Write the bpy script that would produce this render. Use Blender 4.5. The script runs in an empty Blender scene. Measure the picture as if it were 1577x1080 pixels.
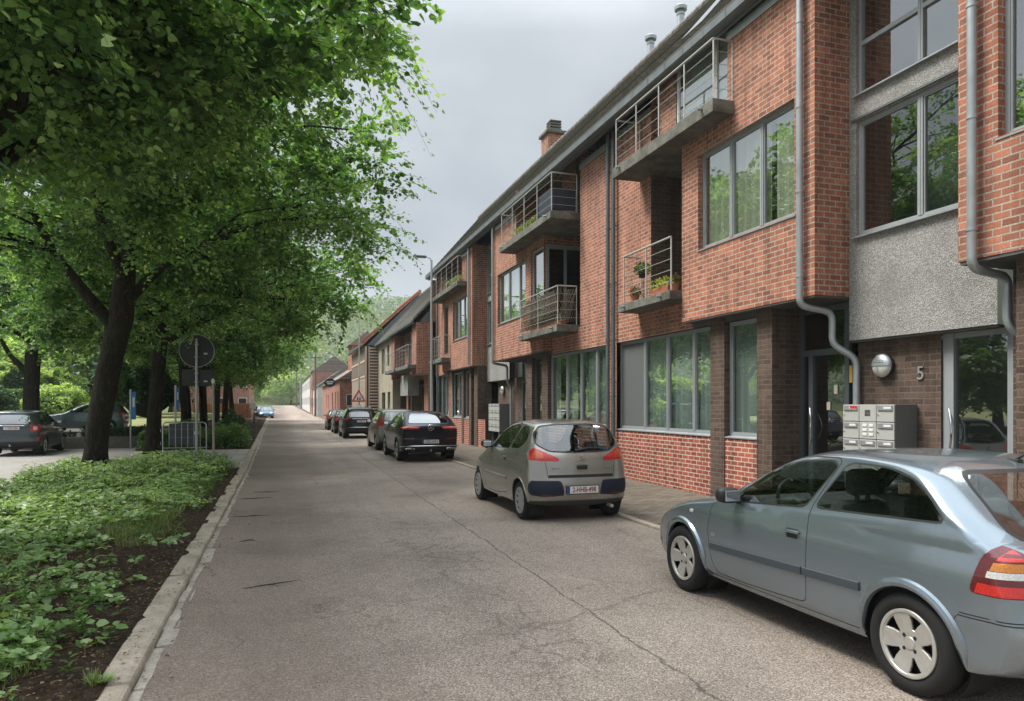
import bpy, bmesh, math, random
import numpy as np
from mathutils import Vector, Matrix, noise as mnoise

random.seed(7)
SC = bpy.context.scene
COL = SC.collection
R = math.radians
PI = math.pi

# ------------------------------------------------------------------ materials
def new_mat(name):
    m = bpy.data.materials.new(name)
    m.use_nodes = True
    nt = m.node_tree
    nt.nodes.clear()
    out = nt.nodes.new('ShaderNodeOutputMaterial')
    return m, nt, out

def nd(nt, typ, props=None, **inp):
    n = nt.nodes.new('ShaderNode' + typ)
    if props:
        for k, v in props.items():
            setattr(n, k, v)
    for k, v in inp.items():
        key = k
        if k.startswith('i') and k[1:].isdigit():
            key = int(k[1:])
        else:
            key = k.replace('_', ' ')
        s = n.inputs[key]
        if isinstance(v, bpy.types.NodeSocket):
            nt.links.new(v, s)
        else:
            if isinstance(v, tuple) and len(v) == 3 and s.type == 'RGBA':
                v = (*v, 1)
            s.default_value = v
    return n

def mth(nt, op, a, b=None, c=None, clamp=False):
    n = nt.nodes.new('ShaderNodeMath')
    n.operation = op
    n.use_clamp = clamp
    for i, v in enumerate((a, b, c)):
        if v is None:
            continue
        if isinstance(v, bpy.types.NodeSocket):
            nt.links.new(v, n.inputs[i])
        else:
            n.inputs[i].default_value = v
    return n.outputs[0]

def mixc(nt, fac, a, b, mode='MIX'):
    n = nt.nodes.new('ShaderNodeMix')
    n.data_type = 'RGBA'
    n.blend_type = mode
    for s, v in ((n.inputs[0], fac), (n.inputs[6], a), (n.inputs[7], b)):
        if isinstance(v, bpy.types.NodeSocket):
            nt.links.new(v, s)
        else:
            if isinstance(v, tuple) and len(v) == 3:
                v = (*v, 1)
            s.default_value = v
    return n.outputs[2]

def ramp(nt, fac, stops, interp='LINEAR'):
    n = nt.nodes.new('ShaderNodeValToRGB')
    n.color_ramp.interpolation = interp
    el = n.color_ramp.elements
    while len(el) < len(stops):
        el.new(0.5)
    for e, (p, c) in zip(el, stops):
        e.position = p
        if not isinstance(c, tuple):
            c = (c, c, c)
        e.color = (*c, 1)
    nt.links.new(fac, n.inputs[0])
    return n.outputs[0]

def wpos(nt):
    return nd(nt, 'NewGeometry').outputs['Position']

def noise(nt, vec, scale, detail=4, rough=0.55, dist=0.0, out='Fac'):
    return nd(nt, 'TexNoise', None, Vector=vec, Scale=scale, Detail=detail, Roughness=rough, Distortion=dist).outputs[out]

def bump(nt, h, strength=0.4, dist=0.01):
    return nd(nt, 'Bump', None, Strength=strength, Distance=dist, Height=h).outputs[0]

def principled(nt, out, color, rough=0.6, metal=0.0, normal=None, **kw):
    p = nt.nodes.new('ShaderNodeBsdfPrincipled')
    def setv(key, v):
        s = p.inputs[key]
        if isinstance(v, bpy.types.NodeSocket):
            nt.links.new(v, s)
        else:
            if isinstance(v, tuple) and len(v) == 3 and s.type == 'RGBA':
                v = (*v, 1)
            s.default_value = v
    setv('Base Color', color)
    setv('Roughness', rough)
    setv('Metallic', metal)
    if normal is not None:
        nt.links.new(normal, p.inputs['Normal'])
    for k, v in kw.items():
        setv(k.replace('_', ' '), v)
    if out is not None:
        nt.links.new(p.outputs[0], out.inputs[0])
    return p

def simple(name, color, rough=0.6, metal=0.0, var=0.15, scale=8.0, bmp=0.0, obj=True, **kw):
    m, nt, out = new_mat(name)
    tc = nd(nt, 'TexCoord').outputs['Object'] if obj else wpos(nt)
    n = noise(nt, tc, scale, 5)
    c = mixc(nt, n, tuple(v * (1 - var) for v in color), tuple(min(1, v * (1 + var)) for v in color))
    r = mth(nt, 'MULTIPLY_ADD', n, 0.2, rough - 0.1)
    nor = bump(nt, n, bmp, 0.01) if bmp else None
    principled(nt, out, c, r, metal, nor, **kw)
    return m

def wall_uv(nt):
    g = nd(nt, 'NewGeometry')
    sp = nd(nt, 'SeparateXYZ', None, Vector=g.outputs['Position'])
    sn = nd(nt, 'SeparateXYZ', None, Vector=g.outputs['True Normal'])
    ay = mth(nt, 'GREATER_THAN', mth(nt, 'ABSOLUTE', sn.outputs[1]), 0.7)
    u = mth(nt, 'ADD', mth(nt, 'MULTIPLY', sp.outputs[0], ay),
            mth(nt, 'MULTIPLY', sp.outputs[1], mth(nt, 'SUBTRACT', 1.0, ay)))
    v = nd(nt, 'CombineXYZ', None, X=u, Y=sp.outputs[2], Z=0.0).outputs[0]
    return v, g.outputs['Position'], sp

def brick(name, c1, c2, mortar, w=0.21, h=0.0864, ms=0.011, dirt=0.25, stain=(0.12, 0.09, 0.07)):
    m, nt, out = new_mat(name)
    uv, P, sp = wall_uv(nt)
    wob = noise(nt, P, 14.0, 3, out='Color')
    wv = nd(nt, 'VectorMath', {'operation': 'MULTIPLY_ADD'})
    nt.links.new(wob, wv.inputs[0])
    wv.inputs[1].default_value = (0.014, 0.011, 0)
    nt.links.new(uv, wv.inputs[2])
    b = nd(nt, 'TexBrick', {'offset': 0.5, 'squash': 1.0}, Vector=wv.outputs[0], Scale=1.0,
           Mortar_Size=ms, Mortar_Smooth=0.25, Bias=-0.1, Brick_Width=w, Row_Height=h,
           Color1=c1, Color2=c2, Mortar=mortar)
    # a second brick lookup, shifted by whole bricks, gives each brick a second random tone
    sh = nd(nt, 'VectorMath', {'operation': 'ADD'})
    nt.links.new(wv.outputs[0], sh.inputs[0])
    sh.inputs[1].default_value = (w * 37, h * 46, 0)
    b2 = nd(nt, 'TexBrick', {'offset': 0.5, 'squash': 1.0}, Vector=sh.outputs[0], Scale=1.0,
            Mortar_Size=ms, Mortar_Smooth=0.25, Bias=0.0, Brick_Width=w, Row_Height=h,
            Color1=(0.74, 0.74, 0.76), Color2=(1.18, 1.16, 1.13), Mortar=(1, 1, 1))
    c = mixc(nt, 1.0, b.outputs['Color'], b2.outputs['Color'], 'MULTIPLY')
    fine = noise(nt, P, 55.0, 4, 0.7)
    c = mixc(nt, 0.8, c, ramp(nt, fine, [(0.3, 0.55), (0.7, 1.35)]), 'MULTIPLY')
    big = noise(nt, P, 0.9, 5, 0.6)
    c = mixc(nt, mth(nt, 'MULTIPLY', ramp(nt, big, [(0.42, 0.0), (0.75, 1.0)]), dirt), c, stain)
    # rain streaks and soot that run down the wall
    sv = nd(nt, 'Mapping', None, Vector=uv, Scale=(3.2, 0.28, 1.0)).outputs[0]
    stk = ramp(nt, noise(nt, sv, 1.6, 6, 0.65), [(0.33, 0.55), (0.52, 1.0), (0.75, 1.2)])
    c = mixc(nt, 0.85, c, stk, 'MULTIPLY')
    hgt = mth(nt, 'MULTIPLY_ADD', b.outputs['Fac'], -1.0, mth(nt, 'MULTIPLY', fine, 0.45))
    principled(nt, out, c, 0.88, 0.0, bump(nt, hgt, 0.9, 0.012), Specular_IOR_Level=0.25)
    return m

M = {}
M['brick'] = brick('red_brick', (0.46, 0.174, 0.100), (0.31, 0.114, 0.070), (0.45, 0.375, 0.31), ms=0.0112)
M['brick_low'] = brick('red_panel_brick', (0.42, 0.115, 0.075), (0.28, 0.078, 0.053), (0.62, 0.50, 0.40), ms=0.0115, dirt=0.12)
M['brick_dark'] = brick('dark_brown_brick', (0.135, 0.088, 0.066), (0.085, 0.058, 0.045), (0.15, 0.12, 0.095))
M['brick_orange'] = brick('orange_brick', (0.50, 0.19, 0.115), (0.40, 0.15, 0.10), (0.40, 0.27, 0.19), dirt=0.1)
M['brick_pink'] = brick('pink_brick', (0.50, 0.24, 0.18), (0.38, 0.18, 0.14), (0.42, 0.31, 0.26), dirt=0.1)

def pebble():
    m, nt, out = new_mat('pebbledash')
    P = wpos(nt)
    v = nd(nt, 'TexVoronoi', {'feature': 'F1'}, Vector=P, Scale=72.0)
    n = noise(nt, P, 120.0, 3)
    c = ramp(nt, nd(nt, 'SeparateColor', None, Color=v.outputs['Color']).outputs[0],
             [(0.0, (0.16, 0.158, 0.15)), (0.35, (0.255, 0.25, 0.235)), (0.7, (0.325, 0.317, 0.297)), (1.0, (0.46, 0.445, 0.415))])
    big = noise(nt, P, 1.3, 5, 0.65)
    c = mixc(nt, ramp(nt, big, [(0.42, 0.0), (0.75, 0.6)]), c, (0.13, 0.13, 0.11))
    principled(nt, out, c, 0.9, 0, bump(nt, v.outputs['Distance'], 0.7, 0.01))
    return m
M['pebble'] = pebble()

def concrete(name, base, moss=0.5, scale=3.0):
    m, nt, out = new_mat(name)
    P = wpos(nt)
    n = noise(nt, P, scale, 8, 0.7)
    f = noise(nt, P, 60.0, 4, 0.7)
    c = mixc(nt, n, tuple(v * 0.55 for v in base), tuple(v * 1.35 for v in base))
    c = mixc(nt, mth(nt, 'MULTIPLY', ramp(nt, noise(nt, P, 2.2, 7, 0.75), [(0.4, 0), (0.62, 1)]), moss), c, (0.055, 0.055, 0.038))
    c = mixc(nt, 0.7, c, ramp(nt, f, [(0.25, 0.55), (0.75, 1.3)]), 'MULTIPLY')
    principled(nt, out, c, 0.92, 0, bump(nt, f, 0.5, 0.008))
    return m
M['slab'] = concrete('weathered_concrete', (0.185, 0.178, 0.15), 0.85, 4.5)
M['kerb'] = concrete('kerb_concrete', (0.44, 0.375, 0.29), 0.40)
M['gutterstone'] = concrete('gutter_stone', (0.46, 0.41, 0.34), 0.4)
M['lowwall'] = concrete('low_wall_concrete', (0.17, 0.15, 0.12), 0.4)
M['band'] = concrete('concrete_band', (0.36, 0.35, 0.33), 0.15)
M['render_beige'] = concrete('beige_render', (0.42, 0.37, 0.27), 0.25, 1.2)
M['render_white'] = concrete('white_render', (0.66, 0.65, 0.62), 0.05, 1.0)
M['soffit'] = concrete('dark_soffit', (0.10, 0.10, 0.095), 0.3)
M['zinc'] = simple('zinc', (0.40, 0.43, 0.44), 0.42, 0.55, 0.25, 5.0)
M['zinc_dark'] = simple('zinc_weathered', (0.13, 0.15, 0.155), 0.5, 0.4, 0.35, 4.0)
M['gutter'] = simple('gutter_zinc', (0.135, 0.15, 0.15), 0.55, 0.3, 0.5, 3.0)
M['frame'] = simple('grey_window_frame', (0.29, 0.31, 0.315), 0.5, 0.1, 0.12, 6.0)
M['frame_dark'] = simple('dark_window_frame', (0.075, 0.088, 0.092), 0.45, 0.1, 0.15, 6.0)
M['rail'] = simple('galvanised_rail', (0.40, 0.39, 0.36), 0.5, 0.25, 0.35, 12.0)
M['steel'] = simple('galvanised_steel', (0.50, 0.52, 0.53), 0.4, 0.7, 0.2, 12.0)
M['chrome'] = simple('chrome', (0.75, 0.76, 0.77), 0.14, 1.0, 0.03, 4.0)
M['curtain_white'] = simple('white_net_curtain', (0.85, 0.85, 0.82), 0.9, 0, 0.04, 2.0)
M['curtain'] = simple('pale_curtain', (0.66, 0.66, 0.50), 0.9, 0, 0.06, 2.0)
M['curtain_green'] = simple('milky_blind', (0.50, 0.58, 0.54), 0.9, 0, 0.08, 2.0)
M['blind'] = simple('grey_blind', (0.10, 0.108, 0.104), 0.85, 0, 0.15, 60.0)
M['room'] = simple('room_inside', (0.16, 0.15, 0.13), 0.9, 0, 0.2, 1.0)
M['white'] = simple('white_paint', (0.72, 0.72, 0.70), 0.5, 0, 0.06, 8.0)
M['black'] = simple('black_plastic', (0.014, 0.015, 0.016), 0.55, 0, 0.2, 20.0)
M['rubber'] = simple('tyre_rubber', (0.012, 0.012, 0.012), 0.9, 0, 0.3, 30.0)
M['underside'] = simple('car_underside', (0.010, 0.010, 0.010), 0.9, 0, 0.2, 10.0)
M['red'] = simple('red_paint', (0.55, 0.03, 0.03), 0.5, 0, 0.1, 8.0)
M['blue'] = simple('blue_paint', (0.03, 0.20, 0.50), 0.45, 0, 0.1, 8.0)
M['signback'] = simple('sign_back', (0.045, 0.05, 0.05), 0.5, 0.4, 0.25, 8.0)
M['terracotta'] = simple('terracotta', (0.40, 0.14, 0.07), 0.8, 0, 0.2, 10.0)
M['wood_pole'] = simple('wood_pole', (0.15, 0.12, 0.09), 0.9, 0, 0.3, 6.0)
M['amber'] = simple('amber_plate', (0.45, 0.27, 0.06), 0.5, 0, 0.1, 8.0)

def glass_mat(name, tint=(0.62, 0.70, 0.68), base=0.10, gain=1.0, rough=0.0, wav=0.0):
    m, nt, out = new_mat(name)
    kw = {}
    g = nd(nt, 'NewGeometry')
    if wav:
        kw['Normal'] = bump(nt, noise(nt, nd(nt, 'TexCoord').outputs['Object'], 1.1, 2), wav, 0.05)
    dt = nd(nt, 'VectorMath', {'operation': 'DOT_PRODUCT'})
    nt.links.new(g.outputs['Normal'], dt.inputs[0])
    nt.links.new(g.outputs['Incoming'], dt.inputs[1])
    c1 = mth(nt, 'SUBTRACT', 1.0, mth(nt, 'ABSOLUTE', dt.outputs['Value']), None, True)
    fr = mth(nt, 'MULTIPLY_ADD', mth(nt, 'POWER', c1, 4.0), 0.95, 0.045)
    fac = mth(nt, 'MULTIPLY_ADD', fr, gain, base, True)
    gl = nd(nt, 'BsdfGlossy', None, Color=(0.95, 0.97, 0.97), Roughness=rough, **kw)
    tr = nd(nt, 'BsdfTransparent', None, Color=tint)
    mx = nt.nodes.new('ShaderNodeMixShader')
    nt.links.new(fac, mx.inputs[0])
    nt.links.new(tr.outputs[0], mx.inputs[1])
    nt.links.new(gl.outputs[0], mx.inputs[2])
    nt.links.new(mx.outputs[0], out.inputs[0])
    return m
M['glass'] = glass_mat('window_glass', (0.80, 0.86, 0.83), 0.34, 1.2, wav=0.03)
M['glass_door'] = glass_mat('door_glass', (0.45, 0.52, 0.50), 0.14, 1.5, wav=0.02)
M['carglass'] = glass_mat('car_glass', (0.74, 0.81, 0.78), 0.10, 1.3)
M['carglass_dark'] = glass_mat('tinted_car_glass', (0.10, 0.115, 0.115), 0.16, 1.5)

def paint(name, color, metal=0.5, rough=0.32, flake=0.06, dirt=0.08, coat=0.7):
    m, nt, out = new_mat(name)
    tc = nd(nt, 'TexCoord').outputs['Object']
    f = noise(nt, tc, 700.0, 1)
    c = mixc(nt, f, tuple(v * (1 - flake) for v in color), tuple(min(1, v * (1 + flake)) for v in color))
    z = nd(nt, 'SeparateXYZ', None, Vector=tc).outputs[2]
    n = noise(nt, tc, 6.0, 6, 0.7)
    low = mth(nt, 'MULTIPLY', ramp(nt, z, [(0.15, 1.0), (0.6, 0.25)]), mth(nt, 'MULTIPLY', n, dirt * 2), None, True)
    c = mixc(nt, low, c, (0.16, 0.145, 0.125))
    r = mth(nt, 'ADD', rough, mth(nt, 'MULTIPLY', n, 0.02))
    principled(nt, out, c, r, metal, None, Coat_Weight=coat, Coat_Roughness=0.05, Specular_IOR_Level=0.5 if coat > 0.5 else 0.25)
    return m
M['paint_silverblue'] = paint('silver_blue_paint', (0.245, 0.295, 0.33), 0.7, 0.20, 0.1)
M['paint_taupe'] = paint('warm_grey_paint', (0.36, 0.34, 0.30), 0.6, 0.25, 0.1)
M['paint_navy'] = paint('black_blue_paint', (0.004, 0.007, 0.013), 0.1, 0.25, 0.05, 0.02, 0.4)
M['paint_brown'] = paint('grey_brown_paint', (0.20, 0.175, 0.155), 0.5, 0.32)
M['paint_black'] = paint('black_paint', (0.006, 0.007, 0.008), 0.1, 0.25, 0.05, 0.02, 0.4)
M['paint_graphite'] = paint('graphite_paint', (0.055, 0.068, 0.075), 0.5, 0.30)
M['paint_steel'] = paint('steel_green_paint', (0.10, 0.14, 0.15), 0.5, 0.30)
M['paint_blue'] = paint('mid_blue_paint', (0.05, 0.17, 0.30), 0.4, 0.30)
M['rim'] = simple('alloy_rim', (0.50, 0.48, 0.44), 0.38, 0.45, 0.18, 25.0)
M['hubcap'] = simple('silver_hubcap', (0.36, 0.35, 0.33), 0.45, 0.4, 0.15, 25.0)
M['rim_bright'] = simple('bright_rim', (0.62, 0.63, 0.63), 0.3, 0.7, 0.1, 25.0)
M['interior'] = simple('car_interior', (0.030, 0.031, 0.033), 0.8, 0, 0.2, 10.0)
M['seat'] = simple('car_seat_fabric', (0.060, 0.064, 0.068), 0.85, 0, 0.2, 30.0)
M['plate_white'] = simple('plate_white', (0.70, 0.69, 0.67), 0.4, 0, 0.04, 8.0)
M['plate_red'] = simple('plate_red_letters', (0.28, 0.02, 0.03), 0.5, 0, 0.05, 8.0)
M['plate_black'] = simple('plate_black_letters', (0.02, 0.02, 0.025), 0.5, 0, 0.05, 8.0)
M['plate_blue'] = simple('plate_blue_strip', (0.02, 0.06, 0.32), 0.4, 0, 0.05, 8.0)
M['letterbox'] = simple('letterbox_metal', (0.46, 0.46, 0.43), 0.5, 0.2, 0.1, 25.0)
M['letterbox_side'] = simple('letterbox_case', (0.145, 0.15, 0.145), 0.55, 0.2, 0.15, 40.0)
M['lampglass'] = simple('frosted_lamp_glass', (0.62, 0.60, 0.55), 0.4, 0, 0.08, 12.0)

def lens(name, color, rough=0.12, sc=170.0):
    m, nt, out = new_mat(name)
    tc = nd(nt, 'TexCoord').outputs['Object']
    w = nd(nt, 'TexVoronoi', {'feature': 'F1'}, Vector=tc, Scale=sc).outputs['Distance']
    c = mixc(nt, w, tuple(v * 0.55 for v in color), tuple(min(1, v * 1.35) for v in color))
    principled(nt, out, c, 0.25, 0.15, bump(nt, w, 0.15, 0.002), Coat_Weight=1.0, Coat_Roughness=0.03)
    return m
M['lens_red'] = lens('red_lens', (0.55, 0.024, 0.018))
M['lens_dark'] = lens('dark_red_lens', (0.11, 0.008, 0.010))
M['lens_orange'] = lens('orange_red_lens', (0.62, 0.10, 0.03))
M['lens_amber'] = lens('amber_lens', (0.55, 0.20, 0.03))
M['lens_clear'] = lens('clear_lens', (0.62, 0.62, 0.60))

# ------------------------------------------------------------------ mesh helpers
class MB:
    def __init__(s):
        s.v, s.f = [], []
    def add(s, vs, fs):
        o = len(s.v)
        s.v.extend([tuple(p) for p in vs])
        s.f.extend([tuple(i + o for i in f) for f in fs])
        return s
    def quad(s, a, b, c, d):
        return s.add((a, b, c, d), ((0, 1, 2, 3),))
    def box(s, x0, x1, y0, y1, z0, z1):
        vs = [(x, y, z) for z in (z0, z1) for y in (y0, y1) for x in (x0, x1)]
        return s.add(vs, ((0, 2, 3, 1), (4, 5, 7, 6), (0, 1, 5, 4), (2, 6, 7, 3), (0, 4, 6, 2), (1, 3, 7, 5)))
    def bbox(s, x0, x1, y0, y1, z0, z1, b=0.01):
        bm = bmesh.new()
        bmesh.ops.create_cube(bm, size=1)
        for v in bm.verts:
            v.co = ((x0 + x1) / 2 + v.co.x * (x1 - x0), (y0 + y1) / 2 + v.co.y * (y1 - y0), (z0 + z1) / 2 + v.co.z * (z1 - z0))
        bmesh.ops.bevel(bm, geom=bm.edges[:], offset=b, segments=2, affect='EDGES', profile=0.5)
        bm.verts.index_update()
        s.add([v.co[:] for v in bm.verts], [[v.index for v in f.verts] for f in bm.faces])
        bm.free()
        return s
    def prism(s, poly, axis, a0, a1):
        n = len(poly)
        def P(p, a):
            return {'x': (a, p[0], p[1]), 'y': (p[0], a, p[1]), 'z': (p[0], p[1], a)}[axis]
        vs = [P(p, a0) for p in poly] + [P(p, a1) for p in poly]
        fs = [tuple(range(n)), tuple(range(2 * n - 1, n - 1, -1))]
        fs += [(i, i + n, (i + 1) % n + n, (i + 1) % n) for i in range(n)]
        return s.add(vs, fs)
    def tube(s, pts, r, n=8, caps=True):
        pts = [Vector(p) for p in pts]
        rs = r if isinstance(r, (list, tuple)) else [r] * len(pts)
        vs, fs = [], []
        up = None
        for i, p in enumerate(pts):
            t = (pts[min(i + 1, len(pts) - 1)] - pts[max(i - 1, 0)]).normalized()
            if up is None:
                up = Vector((0, 0, 1)) if abs(t.z) < 0.9 else Vector((1, 0, 0))
            a = t.cross(up)
            if a.length < 1e-6:
                a = t.cross(Vector((0, 1, 0)))
            a.normalize()
            b = a.cross(t)
            up = b
            for k in range(n):
                an = 2 * PI * k / n
                vs.append(p + (a * math.cos(an) + b * math.sin(an)) * rs[i])
        for i in range(len(pts) - 1):
            for k in range(n):
                fs.append((i * n + k, i * n + (k + 1) % n, (i + 1) * n + (k + 1) % n, (i + 1) * n + k))
        if caps:
            fs.append(tuple(range(n - 1, -1, -1)))
            fs.append(tuple(range((len(pts) - 1) * n, len(pts) * n)))
        return s.add(vs, fs)
    def lathe(s, prof, c, axis='z', n=24, close=False):
        vs, fs = [], []
        for (r, h) in prof:
            for k in range(n):
                a = 2 * PI * k / n
                u, w = r * math.cos(a), r * math.sin(a)
                p = {'z': (u, w, h), 'x': (h, u, w), 'y': (u, h, w)}[axis]
                vs.append((c[0] + p[0], c[1] + p[1], c[2] + p[2]))
        m = len(prof)
        for i in range(m - 1 + (1 if close else 0)):
            j = (i + 1) % m
            for k in range(n):
                fs.append((i * n + k, i * n + (k + 1) % n, j * n + (k + 1) % n, j * n + k))
        return s.add(vs, fs)
    def build(s, name, mat, parent=None, smooth=False, origin=None, fixn=True):
        me = bpy.data.meshes.new(name)
        o3 = origin if origin is not None else root_loc(parent)
        me.from_pydata([(x - o3[0], y - o3[1], z - o3[2]) for x, y, z in s.v], [], s.f)
        me.materials.append(mat)
        if fixn and len(s.f) < 60000:
            bm = bmesh.new()
            bm.from_mesh(me)
            bmesh.ops.remove_doubles(bm, verts=bm.verts, dist=1e-5)
            bmesh.ops.recalc_face_normals(bm, faces=bm.faces)
            bm.to_mesh(me)
            bm.free()
        if smooth:
            smooth_mesh(me)
        o = bpy.data.objects.new(name, me)
        COL.objects.link(o)
        if parent is not None:
            o.parent = parent
        elif origin is not None:
            o.location = origin
        return o

def smooth_mesh(me, ang=40):
    me.polygons.foreach_set('use_smooth', [True] * len(me.polygons))
    try:
        me.set_sharp_from_angle(angle=R(ang))
    except Exception:
        pass

def root_loc(p):
    if p is None:
        return (0, 0, 0)
    while p.parent is not None:
        p = p.parent
    return p.location

def thing(name, label, cat, loc=(0, 0, 0), rz=0.0, group=None):
    o = bpy.data.objects.new(name, None)
    o.empty_display_size = 0.2
    COL.objects.link(o)
    o.location = loc
    o.rotation_euler = (0, 0, rz)
    return tag(o, label, cat, group)

def tag(o, label, cat, group=None, kind=None):
    o['label'] = label
    o['category'] = cat
    if group:
        o['group'] = group
    if kind:
        o['kind'] = kind
    return o

def kind(o, k):
    o['kind'] = k
    return o

def empty_part(name, parent):
    o = bpy.data.objects.new(name, None)
    o.empty_display_size = 0.1
    COL.objects.link(o)
    o.parent = parent
    return o

def dup(root, loc, rz=None, label=None, scale=None):
    r = root.copy()
    COL.objects.link(r)
    r.location = loc
    if rz is not None:
        r.rotation_euler = (0, 0, rz)
    if scale is not None:
        r.scale = (scale, scale, scale) if not isinstance(scale, tuple) else scale
    if label:
        r['label'] = label
    def rec(src, dst):
        for ch in list(src.children):
            c = ch.copy()
            COL.objects.link(c)
            c.parent = dst
            rec(ch, c)
    rec(root, r)
    return r

def text_mesh(txt, size, mat, name, parent, mtx, depth=0.001, sx=1.0, align='CENTER', bold=0.0):
    cu = bpy.data.curves.new('lettering', 'FONT')
    cu.body = txt
    cu.size = size
    cu.align_x = align
    cu.align_y = 'CENTER'
    cu.extrude = depth
    cu.offset = bold
    tmp = bpy.data.objects.new('lettering_source', cu)
    COL.objects.link(tmp)
    dg = bpy.context.evaluated_depsgraph_get()
    dg.update()
    me = bpy.data.meshes.new_from_object(tmp.evaluated_get(dg))
    bpy.data.objects.remove(tmp)
    me.transform(Matrix.Diagonal((sx, 1, 1, 1)))
    me.transform(mtx)
    me.materials.clear()
    me.materials.append(mat)
    o = bpy.data.objects.new(name, me)
    COL.objects.link(o)
    o.parent = parent
    return o

# street profile: the far part drifts a little to the left and climbs gently
def drift(y):
    return -0.0085 * max(0.0, y - 22)
def elev(y):
    if y < 50:
        return 0.0
    t = y - 50
    return 0.000085 * t * t if t < 70 else 0.4165 + 0.0119 * (t - 70)
KERB_R = 5.16
KERB_L = -0.79
# ------------------------------------------------------------------ camera, sun, sky
YAW = math.atan((788.5 - 433) / 1105)
cam_d = bpy.data.cameras.new('camera')
cam = bpy.data.objects.new('camera', cam_d)
COL.objects.link(cam)
cam.location = (0, 0, 1.8)
cam.rotation_euler = (R(90), 0, -YAW)
cam_d.sensor_width = 36
cam_d.lens = 1105 / 1577 * 36
cam_d.shift_y = 84 / 1577
cam_d.clip_start = 0.05
cam_d.clip_end = 3000
SC.camera = cam

SUN_EL, SUN_AZ = R(58), R(298)      # azimuth measured clockwise from +Y
sd = bpy.data.lights.new('sun', 'SUN')
sd.energy = 2.9
sd.angle = R(24)
sd.color = (1.0, 0.96, 0.90)
sun = bpy.data.objects.new('sun', sd)
COL.objects.link(sun)
d = Vector((math.sin(SUN_AZ) * math.cos(SUN_EL), math.cos(SUN_AZ) * math.cos(SUN_EL), math.sin(SUN_EL)))
sun.rotation_euler = d.to_track_quat('Z', 'Y').to_euler()
sun.location = (0, 0, 60)

SKY = 0.53
w = bpy.data.worlds.new('World')
SC.world = w
w.use_nodes = True
nt = w.node_tree
nt.nodes.clear()
wo = nt.nodes.new('ShaderNodeOutputWorld')
sky = nd(nt, 'TexSky', {'sky_type': 'NISHITA', 'sun_disc': False, 'sun_elevation': SUN_EL, 'sun_rotation': SUN_AZ,
                        'air_density': 1.0, 'dust_density': 3.0, 'ozone_density': 1.0})
bg1 = nd(nt, 'Background', None, Color=sky.outputs[0], Strength=0.09)
tc = nd(nt, 'TexCoord').outputs['Generated']
sx = nd(nt, 'SeparateXYZ', None, Vector=tc)
zz = mth(nt, 'MAXIMUM', mth(nt, 'ADD', sx.outputs[2], 0.22), 0.15)
cv = nd(nt, 'CombineXYZ', None, X=mth(nt, 'DIVIDE', sx.outputs[0], zz), Y=mth(nt, 'DIVIDE', sx.outputs[1], zz), Z=0.3).outputs[0]
n1 = noise(nt, cv, 0.95, 6, 0.5, 0.4)
n2 = noise(nt, cv, 3.1, 5, 0.5, 0.3)
cl = mth(nt, 'ADD', mth(nt, 'MULTIPLY', n1, 0.8), mth(nt, 'MULTIPLY', n2, 0.2))
ccol = ramp(nt, cl, [(0.34, (0.315, 0.35, 0.39)), (0.50, (0.43, 0.465, 0.50)), (0.66, (0.57, 0.605, 0.645))])
low = ramp(nt, sx.outputs[2], [(0.0, 1.0), (0.35, 0.0)])
ccol = mixc(nt, mth(nt, 'MULTIPLY', low, 0.35), ccol, (0.60, 0.65, 0.69))
# an overcast sky is about three times brighter overhead than near the horizon
zen = ramp(nt, sx.outputs[2], [(0.0, 1.0 / 5.4), (0.46, 1.12 / 5.4), (0.86, 1.0)])
bg2 = nd(nt, 'Background', None, Color=ccol, Strength=mth(nt, 'MULTIPLY', nd(nt, 'SeparateColor', None, Color=zen).outputs[0], 5.4 * SKY))
mx = nt.nodes.new('ShaderNodeMixShader')
mx.inputs[0].default_value = 0.92
nt.links.new(bg1.outputs[0], mx.inputs[1])
nt.links.new(bg2.outputs[0], mx.inputs[2])
nt.links.new(mx.outputs[0], wo.inputs[0])

vs = SC.view_settings
vs.view_transform = 'Standard'
vs.look = 'None'
vs.exposure = 1.08
vs.gamma = 1.0
SC.render.film_transparent = False
try:
    SC.cycles.max_bounces = 7
    SC.cycles.diffuse_bounces = 4
    SC.cycles.glossy_bounces = 3
    SC.cycles.transparent_max_bounces = 12
    SC.cycles.transmission_bounces = 3
    SC.cycles.caustics_reflective = False
    SC.cycles.caustics_refractive = False
    SC.cycles.use_denoising = True
except Exception:
    pass

HAZE = 0.0005
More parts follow.
